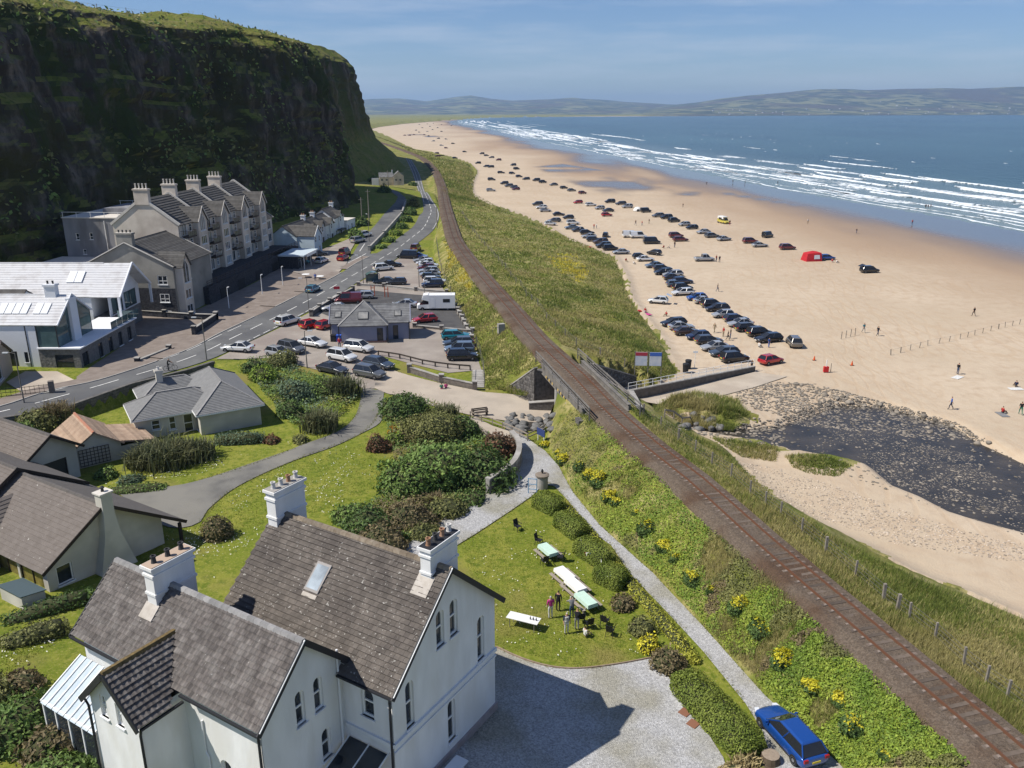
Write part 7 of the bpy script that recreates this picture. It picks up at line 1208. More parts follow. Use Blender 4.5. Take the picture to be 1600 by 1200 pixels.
def car_parts(kind,lod):
 if(kind,lod)in _cm:return _cm[(kind,lod)]
 L,W_,H,zb,hood,boot,ws,rs=KINDS[kind];hw=W_/2;mb=MB();xf=L/2;xb=-L/2;xh=xf-hood*L*.72
 st=[(xb,.42,zb-.16,.80),(xb+.06,.28,zb-.06,.93),(xb+.3,.2,zb,1.0),(xb+L*.3,.18,zb,1.0),(xh-.2,.18,zb,1.0),(xh+.15,.18,zb-.03,1.0),(xf-.5,.2,zb-.16,.98),(xf-.14,.24,zb-.24,.92),(xf,.34,zb-.36,.78)]
 rings=[]
 for x,z0,z1,k in st:w=hw*k;rings.append([(x,-w*.9,z0),(x,-w,z0+.14),(x,-w,z1-.2),(x,-w*.95,z1-.06),(x,-w*.82,z1),(x,w*.82,z1),(x,w*.95,z1-.06),(x,w,z1-.2),(x,w,z0+.14),(x,w*.9,z0)])
 n=10;V=[p for r in rings for p in r];F=[(i*n+k,i*n+(k+1)%n,(i+1)*n+(k+1)%n,(i+1)*n+k)for i in range(len(rings)-1)for k in range(n)]+[tuple(range(n-1,-1,-1)),tuple((len(rings)-1)*n+k for k in range(n))]
 mb.add(V,F)
 x0,x1=xb+.08+boot,xh+.02;r0,r1=xb+.08+boot+rs,xh-ws;wb,wt=hw*.9,hw*.66;g=MB();zr=H-.05;zq=zb-.02
 B4=[(x0,-wb,zq),(x1,-wb,zq),(x1,wb,zq),(x0,wb,zq)];T4=[(r0,-wt,zr),(r1,-wt,zr),(r1,wt,zr),(r0,wt,zr)]
 g.add(B4+T4,[(0,1,5,4),(1,2,6,5),(2,3,7,6),(3,0,4,7)]);rf=MB()
 rf.add([(r0-.03,-wt-.02,zr-.02),(r1+.03,-wt-.02,zr-.02),(r1+.03,wt+.02,zr-.02),(r0-.03,wt+.02,zr-.02),(r0+.1,-wt*.8,H),(r1-.12,-wt*.8,H),(r1-.12,wt*.8,H),(r0+.1,wt*.8,H)],[(4,5,6,7),(0,1,5,4),(1,2,6,5),(2,3,7,6),(3,0,4,7)])
 for a,b in zip(B4,T4):rf.bar(a,b,.07,.07)
 xm=(x0+x1)/2+.1
 for s in(-1,1):rf.bar((xm,s*(wb+.005),zq),((r0+r1)/2+.1,s*(wt+.01),zr),.08,.05)
 if kind in('van',):
  for s in(-1,1):rf.add([(x0,s*(wb+.012),zq),(xm-.1,s*(wb+.012),zq),((r0+r1)/2,s*(wt+.014),zr),(r0,s*(wt+.014),zr)],[(0,1,2,3)if s<0 else(3,2,1,0)])
 if kind=='pickup':mb.box(xb+.15,xb+boot-.05,-hw*.8,hw*.8,zb,zb+.02,1)
 if lod<2:
  for s in(-1,1):mb.bar((xb+.5,s*(hw+.004),.32),(xf-.6,s*(hw+.004),.32),.02,.16,1)
  mb.bar((xf+.005,-hw*.6,.5),(xf+.005,hw*.6,.5),.02,.2,1)
 bm_=rounded(mb.mesh('body',[M_PAINT,M_TRIM],True),2 if lod<1 else 1)if lod<2 else mb.mesh('body',[M_PAINT,M_TRIM],True);rm=rf.mesh('roof',M_PAINT);gm2=g.mesh('windows',M_CGLASS)
 parts=[('body',bm_,None),('windows',gm2,None),('roof',rm,None)]
 if lod<2:
  for x in(xb+.78,xf-.82):
   for s in(-1,1):parts.append(('wheel',WHEELM,((x,s*(hw-.1),.33),(R(-90*s),0,0))))
 if lod<1:
  for s in(-1,1):
   h_=MB();h_.obox((xf-.16,s*hw*.72,zb-.33),(.13,-.05*s,.03),(.03*s,.13*s,0),(.02,0,.06));parts.append(('headlight',h_.mesh('headlight',M_HEAD),None))
   t_=MB();t_.obox((xb+.03,s*hw*.74,zb-.16),(.05,0,0),(0,.13,0),(0,0,.09));parts.append(('tail_light',t_.mesh('tail_light',M_TAIL),None))
   mm=MB();mm.obox((xh-.25,s*(hw+.08),zb+.08),(.05,0,0),(0,.09,0),(0,0,.07));parts.append(('wing_mirror',mm.mesh('wing_mirror',M_PAINT),None))
  p_=MB();p_.obox((xb-.012,0,zb-.34),(.012,0,0),(0,.26,0),(0,0,.06));parts.append(('number_plate',p_.mesh('number_plate',M_PLY),None));p_=MB();p_.obox((xf+.018,0,.46),(.012,0,0),(0,.26,0),(0,0,.055));parts.append(('number_plate',p_.mesh('number_plate',M_PLW),None))
 _cm[(kind,lod)]=parts;return parts
CC=dict(black=(.012,.012,.014),white=(.72,.72,.70),silver=(.36,.37,.38),grey=(.11,.115,.12),red=(.42,.015,.018),maroon=(.14,.018,.02),blue=(.012,.07,.30),navy=(.014,.022,.06),teal=(.01,.20,.25),lightblue=(.10,.25,.34),brown=(.07,.045,.035),taupe=(.16,.145,.125),darkgrey=(.04,.042,.048),bluegrey=(.12,.16,.21),yellow=(.62,.52,.08),greyblue=(.05,.065,.085))
CN=dict(lightblue='light blue',darkgrey='dark grey',bluegrey='blue-grey',greyblue='slate blue')
KN=dict(hatch='hatchback',saloon='saloon',estate='estate car',suv='SUV',van='van',pickup='pickup',jeep='off-roader')
def car(px,py,col,kind,yaw,label,group=None,lod=0,loc=None,name='parked_car',cat='car',tilt=True):
 p=Vector(loc)if loc else at(px,py);t=thing(name,label,cat,p+Vector((0,0,.05 if lod<2 else 0)),R(yaw),group);c=CC[col]
 for nm,me,tr in car_parts(kind,lod):
  o=link(nm,me,t)
  if tr:o.location=tr[0];o.rotation_euler=tr[1]
  if nm in('body','roof','wing_mirror'):o.color=(*c,1)
 return t
ORD=['first','second','third','fourth','fifth','sixth','seventh','eighth','ninth','tenth','eleventh','twelfth','thirteenth','fourteenth','fifteenth','sixteenth','seventeenth','eighteenth','nineteenth','twentieth','twenty-first','twenty-second','twenty-third','twenty-fourth']
def row(lst,yaw,where,group,lod):
 for k,(x,y,c,kd)in enumerate(lst):car(x,y,c,kd,yaw+random.uniform(-5,5)+random.choice((0,180)),'%s %s, %s %s'%(CN.get(c,c),KN[kd],ORD[k],where),group,lod)
car(1232,1160,'blue','estate',0,'bright blue hatchback parked on the gravel path beside the long hedge',None,0)
_bc=bpy.data.objects[[o.name for o in COL.objects if o.get('label','').startswith('bright blue hatchback')][0]]
_a,_b=at(1262,1180),at(1200,1112);_bc.rotation_euler.z=math.atan2((_b-_a).y,(_b-_a).x)
row([(1147,565,'black','suv'),(1131,556,'greyblue','estate'),(1116,547,'silver','saloon'),(1107,537,'darkgrey','estate'),(1090,530,'navy','hatch'),(1073,523,'brown','saloon'),(1064,515,'silver','saloon'),(1052,509,'black','estate')],12,'from the ramp in the nearest beach row','cars in the nearest beach row',0)
row([(1200,534,'black','estate'),(1186,525,'black','suv'),(1168,517,'black','estate'),(1156,510,'silver','saloon'),(1150,503,'navy','estate'),(1129,496,'silver','hatch'),(1120,486,'black','estate'),(1112,480,'darkgrey','suv'),(1101,474,'silver','saloon'),(1088,469,'blue','hatch'),(1066,461,'white','estate'),(1066,454,'black','suv'),(1055,448,'bluegrey','hatch'),(1066,443,'navy','estate'),(1051,437,'darkgrey','saloon'),(1051,432,'silver','estate'),(1035,429,'black','hatch'),(1035,423,'darkgrey','estate'),(1022,418,'bluegrey','saloon')],12,'from the near end of the second beach row','cars in the second beach row',0)
row([(1000,404,'black','hatch'),(1008,408,'white','saloon'),(970,397,'silver','saloon'),(953,391,'black','suv'),(943,387,'darkgrey','suv'),(938,381,'brown','suv'),(928,377,'darkgrey','estate'),(920,372,'silver','saloon'),(917,366,'black','estate'),(903,362,'darkgrey','hatch'),(893,358,'bluegrey','saloon'),(895,351,'white','suv'),(888,342,'black','hatch'),(873,337,'black','saloon'),(866,347,'grey','estate'),(860,352,'white','hatch'),(852,331,'silver','saloon'),(846,326,'white','estate'),(840,321,'darkgrey','suv')],10,'counting away from us in the row along the dune edge','cars along the dune edge',1)
row([(1131,376,'silver','saloon'),(1112,371,'grey','estate'),(1099,365,'silver','saloon'),(1081,358,'black','hatch'),(1069,353,'silver','hatch'),(1053,347,'black','suv'),(1041,342,'black','suv'),(1028,339,'grey','estate'),(1009,332,'black','jeep'),(980,325,'silver','suv'),(970,320,'darkgrey','estate'),(953,317,'black','suv'),(950,331,'darkgrey','saloon'),(948,338,'red','hatch'),(937,327,'silver','hatch'),(923,322,'white','estate'),(903,318,'red','hatch')],20,'from the seaward end of the long oblique beach row','cars in the oblique beach row',1)
row([(910,303,'maroon','hatch'),(893,299,'grey','saloon'),(881,295,'darkgrey','hatch'),(865,290,'grey','saloon'),(848,286,'black','suv'),(838,283,'black','suv')],30,'from the right in the short row beside the wet sand','cars beside the wet sand',1)
for a in[(1204,568,'red','hatch',28,'bright red hatchback alone at the foot of the beach ramp'),(1240,540,'taupe','suv',85,'taupe SUV driving onto the open beach'),(1028,474,'white','hatch',160,'white hatchback with raised tailgate alone near the dunes'),(1100,408,'silver','pickup',5,'silver pickup alone between the beach rows'),(1358,426,'black','suv',10,'black SUV with raised tailgate furthest right on the sand'),(1230,390,'maroon','suv',8,'maroon SUV left of the red awning'),(1172,380,'maroon','suv',8,'maroon SUV beside a silver car on the open beach'),(1187,386,'silver','saloon',8,'silver saloon just in front of a maroon SUV'),(1199,371,'black','jeep',40,'black off-roader with open tail on the open beach'),(1056,371,'maroon','suv',10,'rear maroon car of the pair by the picnic group'),(1063,377,'maroon','estate',10,'front maroon estate of the pair by the picnic group'),(1018,381,'black','van',5,'black van parked behind the picnic group'),(1022,398,'black','hatch',140,'small black hatchback at the end of the dune edge row'),(946,370,'black','hatch',80,'black car facing us between the beach rows'),(985,371,'white','van',5,'left of two white vans parked together on the beach'),(997,372,'white','van',5,'right of two white vans parked together on the beach'),(1292,406,'blue','hatch',10,'blue car attached to the red awning')]:car(*a,lod=1)
van=car(1130,349,'yellow','van',-70,'yellow and white ice cream van alone near the water',None,1,name='ice_cream_van',cat='van');MB().box(-2.3,1.0,-.85,.85,1.5,2.3).build('white_upper_body',M_WHITE,van);MB().box(-1.6,.2,-.88,-.86,1.2,1.9).build('serving_hatch',M_CGLASS,van)
for x,y,c in((1028,474,'white'),(1358,426,'black')):
 p=at(x,y);tg=[o for o in COL.objects if o.get('category')=='car' and(o.location-p).length<.5][0];s=-1;q=MB();q.obox((-2.15,0,1.75),(.5,0,.22),(0,.7,0),(0,0,.03));o=q.build('tailgate',M_PAINT,tg);o.color=(*CC[c],1)
far=[(795,292),(788,288),(803,294),(767,299),(806,297),(768,282),(800,272),(811,277),(822,281),(783,271),(767,262),(760,261),(747,256),(802,259),(807,265),(753,241),(760,244),(768,247),(779,251),(726,238),(711,248),(684,245),(682,241),(708,225),(690,228),(697,232),(685,217),(697,218),(677,221),(663,211),(670,213),(647,211),(640,212),(632,212),(655,207),(668,206),(650,204),(676,203),(690,206),(660,200),(672,198),(684,200),(655,195),(668,194),(677,193),(690,195),(700,192),(663,191),(705,197)]
for k,(x,y)in enumerate(far):
 c=random.choice(['black','darkgrey','black','grey','silver','maroon','navy','black']);kd=random.choice(['suv','hatch','estate'])
 car(x,y,c,kd,random.choice((10,25,40))+random.choice((0,180)),'tiny %s car parked on the far sands'%CN.get(c,c),'cars far along the beach',2 if y<240 else 1)
row([(676,449,'navy','suv'),(679,443,'white','estate'),(674,437,'black','hatch'),(672,432,'silver','saloon'),(670,427,'silver','estate'),(666,422,'maroon','hatch'),(669,418,'white','saloon'),(664,414,'white','hatch'),(661,410,'silver','saloon'),(655,404,'blue','hatch')],8,'from the low wall in the upper car park line','cars in the upper car park line',0)
row([(722,562,'black','suv'),(718,551,'bluegrey','suv'),(716,541,'greyblue','estate'),(713,530,'teal','estate')],4,'from the steps in the car line below the railway bank','cars beside the railway bank',0)
for a in[(664,504,'red','hatch',200,'small red hatchback beside the white motorhome'),(632,480,'silver','saloon',175,'low silver sports car behind the motorhome'),(545,474,'maroon','van',185,'maroon van behind the grey-blue building'),(524,486,'white','saloon',185,'white saloon behind the grey-blue building, beside the maroon van'),(565,467,'silver','estate',185,'silver car half hidden behind the maroon van'),(450,507,'white','suv',60,'white SUV with dark roof turning in from the road'),(487,512,'red','hatch',50,'left of two red cars beside the grey-blue building'),(510,513,'red','hatch',60,'right of two red cars beside the grey-blue building'),(372,549,'white','saloon',172,'white coupe turning off the road by the wall pillar'),(456,550,'grey','suv',-35,'grey SUV in front of the white saloon in the lane'),(489,541,'white','saloon',-25,'white saloon in the lane behind the grey SUV'),(535,563,'white','suv',-30,'large white SUV in the lane'),(561,549,'white','suv',-22,'white SUV with black arches nearest the grey-blue building'),(592,574,'greyblue','estate',-32,'slate blue car alongside the grey SUV at the lane junction'),(578,589,'grey','suv',-28,'grey SUV waiting at the lane junction'),(520,582,'darkgrey','saloon',-30,'dark car mostly hidden behind the flax'),(436,557,'silver','hatch',-30,'silver car roof showing above the olive shrub'),
          (489,456,'lightblue','hatch',80,'light blue hatchback driving away on the coast road'),(599,423,'white','suv',30,'white SUV leaving the car park'),(612,417,'black','saloon',20,'black saloon ahead of the white SUV'),(637,404,'black','van',175,'black van at the top of the car park'),(650,392,'maroon','jeep',80,'dark red off-roader at the top of the car park'),(601,444,'darkgrey','saloon',185,'dark saloon behind the low wall beside the shelter'),(620,445,'darkgrey','hatch',185,'dark hatchback behind the low wall'),
          (503,411,'white','hatch',75,'white hatchback in front of the cottages'),(536,407,'red','hatch',80,'bright red car at the side road corner'),(539,399,'maroon','jeep',80,'dark off-roader just behind the red car'),(497,400,'black','saloon',20,'black saloon in the shade of the blue cottage'),(466,413,'teal','van',20,'turquoise van beside the cafe canopy'),(559,379,'silver','suv',60,'silver SUV on the side road'),(570,370,'white','suv',60,'white SUV further up the side road')]:
 car(*a,lod=0)
p=at(682,484);mo=thing('motorhome','white coach-built motorhome with overcab bed parked across the dark bay','motorhome',p+Vector((0,0,.06)),R(183));M_MH=mat('motorhome_white',(.74,.74,.73),rough=.4)
b=MB();b.prism([(-3.3,-1.12),(1.3,-1.12),(1.3,1.12),(-3.3,1.12)],.45,2.75);b.add([(1.3,-1.1,1.7),(2.5,-1.05,2.0),(2.5,1.05,2.0),(1.3,1.1,1.7),(1.3,-1.1,2.85),(2.2,-1.05,2.75),(2.2,1.05,2.75),(1.3,1.1,2.85)],[(3,2,1,0),(4,5,6,7),(0,1,5,4),(1,2,6,5),(2,3,7,6)]);b.build('body',M_MH,mo)
b=MB();b.prism([(1.3,-.95),(3.2,-.95),(3.35,-.7),(3.35,.7),(3.2,.95),(1.3,.95)],.4,[1.15,1.0,.95,.95,1.0,1.15]);b.build('cab',M_MH,mo);b=MB();b.add([(1.3,-.92,1.1),(2.9,-.92,1.05),(2.9,.92,1.05),(1.3,.92,1.1),(1.3,-.85,1.95),(2.2,-.85,1.95),(2.2,.85,1.95),(1.3,.85,1.95)],[(0,1,5,4),(1,2,6,5),(2,3,7,6),(4,5,6,7)]);b.build('cab_window',M_CGLASS,mo)
for s in(-1,1):MB().box(-2.4,-1.2,s*1.125-.01,s*1.125+.01,1.5,2.1).build('window',M_CGLASS,mo);MB().box(.2,.8,s*1.125-.01,s*1.125+.01,.6,2.2).build('door',M_FRAME,mo)
for x in(-2.0,2.4):
 for s in(-1,1):link('wheel',WHEELM,mo,(x,s*.95,.33),(R(-90*s),0,0))
MB().box(-2.6,-1.9,-.4,.3,2.75,2.85).build('roof_vent',M_FRAME,mo)
p=at(1268,407);aw=thing('beach_awning','red drive-away awning tent joined to a blue car on the open beach','tent',p,R(8));b=MB();b.add([(-2.2,-1.6,0),(2,-1.6,0),(2,1.6,0),(-2.2,1.6,0),(-1.8,-1.2,1.9),(1.8,-1.3,2.1),(1.8,1.3,2.1),(-1.8,1.2,1.9),(0,0,2.5)],[(0,1,5,4),(1,2,6,5),(2,3,7,6),(3,0,4,7),(4,5,8),(5,6,8),(6,7,8),(7,4,8)]);b.build('canopy',mat('red_canvas',(.45,.02,.03),(.38,.015,.02),scale=2,rough=.8),aw);MB().add([(-.2,-1.58,.6),(1.4,-1.58,.6),(1.3,-1.42,1.6),(-.1,-1.42,1.6)],[(0,1,2,3)]).build('window',M_HEAD,aw)
p=at(996,330);te=thing('dome_tent','white dome tent beside the oblique beach row','tent',p);b=MB();b.lathe([(1.7,0),(1.6,.6),(1.2,1.2),(.6,1.55),(.05,1.65)],n=14);b.build('canopy',M_WHITE,te,smooth=True);MB().box(-.5,.5,-1.72,-1.6,0,.9).build('entrance',M_CGLASS,te)
M_SKIN=mat('skin',(.45,.26,.17));M_HAIR=[mat('hair_dark',(.03,.02,.015)),mat('hair_grey',(.4,.38,.35)),mat('hair_fair',(.3,.2,.09))];M_SHOE=mat('shoes',(.04,.035,.03))
def cloth(n,c):return mat('cloth_'+n,c,tuple(q*.75 for q in c),scale=5,rough=.95)
CL=dict(pink=cloth('pink',(.52,.05,.22)),black=cloth('black',(.015,.015,.018)),white=cloth('white',(.68,.67,.64)),navy=cloth('navy',(.02,.03,.07)),blue=cloth('blue',(.03,.12,.42)),red=cloth('red',(.4,.03,.03)),grey=cloth('grey',(.22,.22,.22)),teal=cloth('teal',(.1,.28,.32)),denim=cloth('denim',(.05,.08,.15)),khaki=cloth('khaki',(.28,.22,.14)),green=cloth('green',(.03,.2,.13)))
POSE={}
def body_mesh(pose):
 if pose in POSE:return POSE[pose]
 J=dict(pel=(0,0,.95),spn=(0,.01,1.15),chest=(0,0,1.36),neck=(0,.0,1.5),head=(0,-.02,1.6),crown=(0,-.01,1.72),shL=(.19,0,1.42),shR=(-.19,0,1.42),elL=(.25,.02,1.14),elR=(-.25,.02,1.14),waL=(.24,-.1,.9),waR=(-.24,-.1,.9),haL=(.23,-.13,.8),haR=(-.23,-.13,.8),hiL=(.1,0,.9),hiR=(-.1,0,.9),knL=(.11,-.02,.5),knR=(-.11,-.02,.5),anL=(.11,.03,.09),anR=(-.11,.03,.09),toL=(.12,-.15,.04),toR=(-.12,-.15,.04))
 if pose=='walk':J.update(knL=(.1,-.18,.52),anL=(.1,-.22,.1),toL=(.1,-.4,.06),knR=(-.1,.1,.5),anR=(-.1,.32,.14),toR=(-.1,.2,.04),waL=(.26,.16,.95),haL=(.26,.2,.86),waR=(-.26,-.24,.98),haR=(-.26,-.3,.9))
 if pose=='reach':J.update(chest=(0,-.12,1.33),neck=(0,-.16,1.46),head=(0,-.22,1.54),crown=(0,-.22,1.66),shL=(.19,-.12,1.38),shR=(-.19,-.12,1.38),elL=(.22,-.35,1.2),elR=(-.22,-.35,1.2),waL=(.14,-.55,1.08),waR=(-.14,-.55,1.08),haL=(.12,-.64,1.05),haR=(-.12,-.64,1.05))
 if pose=='sit':
  d=-.72
  for k in list(J):J[k]=(J[k][0],J[k][1],J[k][2]+d)if k not in('knL','knR','anL','anR','toL','toR')else J[k]
  J.update(pel=(0,.05,.2),hiL=(.1,0,.17),hiR=(-.1,0,.17),knL=(.12,-.38,.42),knR=(-.12,-.38,.42),anL=(.12,-.62,.09),anR=(-.12,-.62,.09),toL=(.12,-.78,.05),toR=(-.12,-.78,.05),waL=(.2,-.3,.42),waR=(-.2,-.3,.42),haL=(.16,-.38,.44),haR=(-.16,-.38,.44))
 rad=dict(pel=.15,spn=.135,chest=.155,neck=.055,head=.095,crown=.07,shL=.07,shR=.07,elL=.048,elR=.048,waL=.034,waR=.034,haL=.04,haR=.04,hiL=.1,hiR=.1,knL=.06,knR=.06,anL=.045,anR=.045,toL=.04,toR=.04)
 E_=[('pel','spn'),('spn','chest'),('chest','neck'),('neck','head'),('head','crown'),('chest','shL'),('chest','shR'),('shL','elL'),('shR','elR'),('elL','waL'),('elR','waR'),('waL','haL'),('waR','haR'),('pel','hiL'),('pel','hiR'),('hiL','knL'),('hiR','knR'),('knL','anL'),('knR','anR'),('anL','toL'),('anR','toR')]
 ks=list(J);me=bpy.data.meshes.new('person');me.from_pydata([J[k]for k in ks],[(ks.index(a),ks.index(b))for a,b in E_],[]);o=bpy.data.objects.new('tmp',me);COL.objects.link(o);md=o.modifiers.new('s','SKIN');md.use_smooth_shade=True
 for i,k in enumerate(ks):v=me.skin_vertices[0].data[i];v.radius=(rad[k],rad[k]*(.72 if k in('pel','spn','chest')else 1));v.use_root=(k=='pel')
 o.modifiers.new('u','SUBSURF').levels=1;bpy.context.view_layer.update();ev=o.evaluated_get(bpy.context.evaluated_depsgraph_get());out=bpy.data.meshes.new_from_object(ev);bpy.data.objects.remove(o)
 grp={}
 for a,b in E_:grp[(a,b)]=1 if(a in('pel','spn','chest','shL','shR')and b in('spn','chest','shL','shR','elL','elR'))else(2 if b in('hiL','hiR','knL','knR','anL','anR')else(3 if b in('toL','toR')else 0))
 for q in(M_SKIN,CL['navy'],CL['denim'],M_SHOE,M_HAIR[0]):out.materials.append(q)
 for p in out.polygons:
  c=p.center;best=None
  for(a,b),g in grp.items():
   A,B=Vector(J[a]),Vector(J[b]);t=max(0,min(1,(c-A).dot(B-A)/(B-A).length_squared));d=(c-A.lerp(B,t)).length-rad[a]*.5
   if best is None or d<best[0]:best=(d,g,(a,b))
  g=best[1]
  if best[2]in(('neck','head'),('head','crown'))and(c.z>J['head'][2]+.055 or c.y>J['head'][1]+.03):g=4
  p.material_index=g
 POSE[pose]=out;return out
def person(px,py,pose,top,bottom,yaw,label,group=None,hair=0,loc=None,sc=None,dz=0.0):
 p=Vector(loc)if loc else at(px,py);o=link('person',body_mesh(pose),None,p+Vector((0,0,.02+dz)),(0,0,R(yaw)));s=sc or random.uniform(.94,1.04);o.scale=(s,s,s);tag(o,label,'person',group)
 for i,m in((1,CL[top]),(2,CL[bottom]),(4,M_HAIR[hair])):o.material_slots[i].link='OBJECT';o.material_slots[i].material=m
 return o
person(860,966,'stand','pink','white',200,'person in a pink top and white trousers standing by the picnic tables',hair=1);person(872,955,'stand','black','black',160,'person in black standing behind the pink-topped one');person(885,990,'stand','navy','white',20,'person in a striped top and white trousers facing away on the lawn',hair=1);person(901,984,'reach','black','grey',170,'person in dark clothes leaning over the picnic table',hair=2);person(893,965,'reach','grey','denim',200,'grey-haired person in grey beside the green-topped table',hair=1);person(914,996,'sit','white','khaki',120,'person in white crouching at the lawn chairs',hair=0,sc=.85)
for o in[q for q in COL.objects if q.get('label','').startswith('person in a striped')]:
 for z in(1.02,1.14,1.26,1.36):b=MB();b.lathe([(.19 if z<1.3 else .2,0),(.195,.05)],(0,0,z),14);q=b.build('stripe',CL['white'],o);q.scale=(1,.74,1)
bp_=[(1349,520,'walk','teal','grey','walker in pale blue on the open sand'),(1371,525,'walk','black','navy','walker in black beside the one in pale blue'),(1521,494,'walk','black','black','lone dark walker at the right of the sands'),(1496,585,'stand','black','denim','person standing over a towel at the right of the beach'),(1485,640,'walk','blue','navy','person in a long blue coat beside the rocks'),(1587,605,'sit','navy','khaki','person sitting on a pale towel at the right edge'),(1566,646,'sit','red','black','person in red sitting beside the stream'),(1594,648,'walk','black','green','child in dark clothes at the right edge'),(1121,456,'walk','black','denim','person walking between beach rows and tyre tracks'),(1116,520,'walk','khaki','khaki','first of four people between the two near rows'),(1130,526,'stand','red','khaki','second of four people between the two near rows'),(1137,532,'walk','black','black','third of four people between the two near rows'),(1141,529,'stand','black','denim','fourth of four people between the two near rows'),(1201,543,'stand','blue','blue','person in bright blue at the end of the second row'),(1186,543,'sit','white','grey','person in white seated at the end of the second row'),(1174,579,'stand','black','black','person in black at the end of the ramp railing'),(1041,494,'sit','red','khaki','person sitting behind the nearest row by a rod'),(1008,488,'sit','red','white','person on red towels near the dunes'),(1338,365,'walk','black','denim','distant walker above the red awning'),(1425,351,'walk','red','navy','distant walker near the water at the right'),(1067,324,'walk','black','black','distant walker left of the ice cream van'),(1262,350,'stand','white','khaki','distant person in white on the middle sands'),(1140,352,'stand','black','red','person beside the ice cream van'),(1119,409,'stand','red','denim','left person by the silver pickup'),(1124,410,'stand','black','navy','right person by the silver pickup'),(1104,289,'walk','black','black','first wader at the water edge'),(1145,286,'walk','black','black','second wader at the water edge'),(1164,287,'stand','navy','black','third wader at the water edge'),(1215,288,'stand','black','black','fourth wader at the water edge'),(1446,326,'stand','black','black','left bather in the group in the shallows'),(1450,326,'stand','black','black','middle bather in the group in the shallows'),(1454,325,'stand','navy','black','right bather in the group in the shallows'),(1300,410,'sit','red','white','left of two people sitting by the blue car'),(1307,411,'sit','white','denim','right of two people sitting by the blue car'),(1037,388,'sit','red','khaki','left of the picnic group on the beach'),(1046,388,'sit','white','denim','middle of the picnic group on the beach'),(1054,387,'stand','black','denim','right of the picnic group on the beach'),(978,409,'sit','red','khaki','person in red sitting behind the dune edge row'),(990,413,'sit','white','grey','person in white sitting behind the dune edge row'),(993,352,'walk','khaki','denim','left of three people amid the middle sands'),(1003,353,'walk','red','denim','middle of three people amid the middle sands'),(1014,350,'walk','black','khaki','right of three people amid the middle sands'),(928,358,'stand','red','denim','left of a couple beside the dune edge row'),(932,357,'stand','white','denim','right of a couple beside the dune edge row')]
for x,y,ps,t,b,l in bp_:person(x,y,ps,t,b,random.uniform(0,360),l,'people on the beach')
person(534,493,'walk','blue','denim',30,'pedestrian in a blue coat beside the car park wall');person(853,622,'walk','white','grey',100,'pedestrian in white walking under the bridge');person(690,609,'sit','green','pink',180,'person in green sitting against the low lane wall',sc=.9);person(697,608,'sit','pink','navy',190,'person in pink sitting beside the one in green',sc=.9);person(493,440,'stand','lightblue' if 'lightblue' in CL else 'blue','denim',0,'person in blue beside the cafe terrace');person(531,545,'stand','red','denim',0,'person in red behind the white SUVs')
p=at(267,580);cy=thing('bicycle','bicycle ridden along the coast road by the stone wall','bicycle',p+Vector((0,0,.1)),R(28));b=MB()
for x,nm in((-.52,0),(.52,0)):
 b=MB();b.tube([(x+.34*math.cos(t),0,.34+.34*math.sin(t))for t in np.linspace(0,2*math.pi,15)],.025,6,cap=False);b.build('wheel',M_TYRE,cy)
b=MB();[b.tube([a,c],.022,6)for a,c in(((-.52,0,.34),(-.15,0,.85)),((-.15,0,.85),(.4,0,.85)),((.4,0,.85),(.52,0,.34)),((-.1,0,.3),(.4,0,.85)),((-.1,0,.3),(-.15,0,.85)),((-.52,0,.34),(-.1,0,.3)))];b.build('frame',M_TRIM,cy);MB().box(-.28,-.02,-.06,.06,.88,.94).build('saddle',M_TRIM,cy);MB().bar((.42,-.22,.98),(.42,.22,.98),.03).build('handlebar',M_TRIM,cy)
person(0,0,'reach','black','black',28+90,'cyclist in black riding along the coast road',loc=p+Vector((-.25,-.13,.12)),sc=.97)
# ======== props

M_WOODG=mat('weathered_grey_wood',(.24,.20,.16),(.31,.27,.22),scale=4,rough=.9);M_MINT=mat('mint_tablecloth',(.50,.66,.55),(.45,.6,.5),scale=3,rough=.8);M_CLOTH=mat('white_tablecloth',(.74,.73,.71),(.66,.66,.64),scale=3,rough=.8)
def yaw_px(a,b):q=at(*b)-at(*a);return math.atan2(q.y,q.x)
TY=yaw_px((846,856),(866,873))
for x,y,cm_,lab in((856,870,M_MINT,'picnic table with mint cloth standing alone nearest the stone pillar'),(882,908,M_CLOTH,'picnic table with white cloth, first in the joined line of three'),(899,926,M_CLOTH,'picnic table with white cloth, middle of the joined line of three'),(915,949,M_MINT,'picnic table with mint cloth at the end of the joined line of three')):
 t=thing('picnic_table',lab,'picnic table',at(x,y),TY,'picnic tables on the lawn')
 for k in range(5):MB().box(-.9,.9,-.38+k*.155,-.24+k*.155,.72,.76).build('tabletop_board',M_WOODG,t)
 for s in(-1,1):MB().box(-.9,.9,s*.72-.13,s*.72+.13,.42,.46).build('seat',M_WOODG,t)
 for xx in(-.65,.65):
  for s in(-1,1):MB().bar((xx,s*.7,0),(xx,s*.3,.72),.09,.05).build('leg',M_WOODG,t)
  MB().bar((xx,-.8,.38),(xx,.8,.38),.06,.09).build('cross_bar',M_WOODG,t)
 c=link('tablecloth',MB().add([(-.93,-.44,.50),(.93,-.44,.50),(.93,.44,.50),(-.93,.44,.50),(-.9,-.41,.772),(.9,-.41,.772),(.9,.41,.772),(-.9,.41,.772)],[(4,5,6,7),(0,1,5,4),(1,2,6,5),(2,3,7,6),(3,0,4,7)]).mesh('tablecloth',cm_),None,t.location,t.rotation_euler)
 c.location.z+=.004;tag(c,('mint' if cm_ is M_MINT else 'white')+' cloth over the '+lab[13:].replace('with mint cloth ','').replace('with white cloth, ','').replace('with white cloth ',''),'tablecloth','tablecloths on the picnic tables')
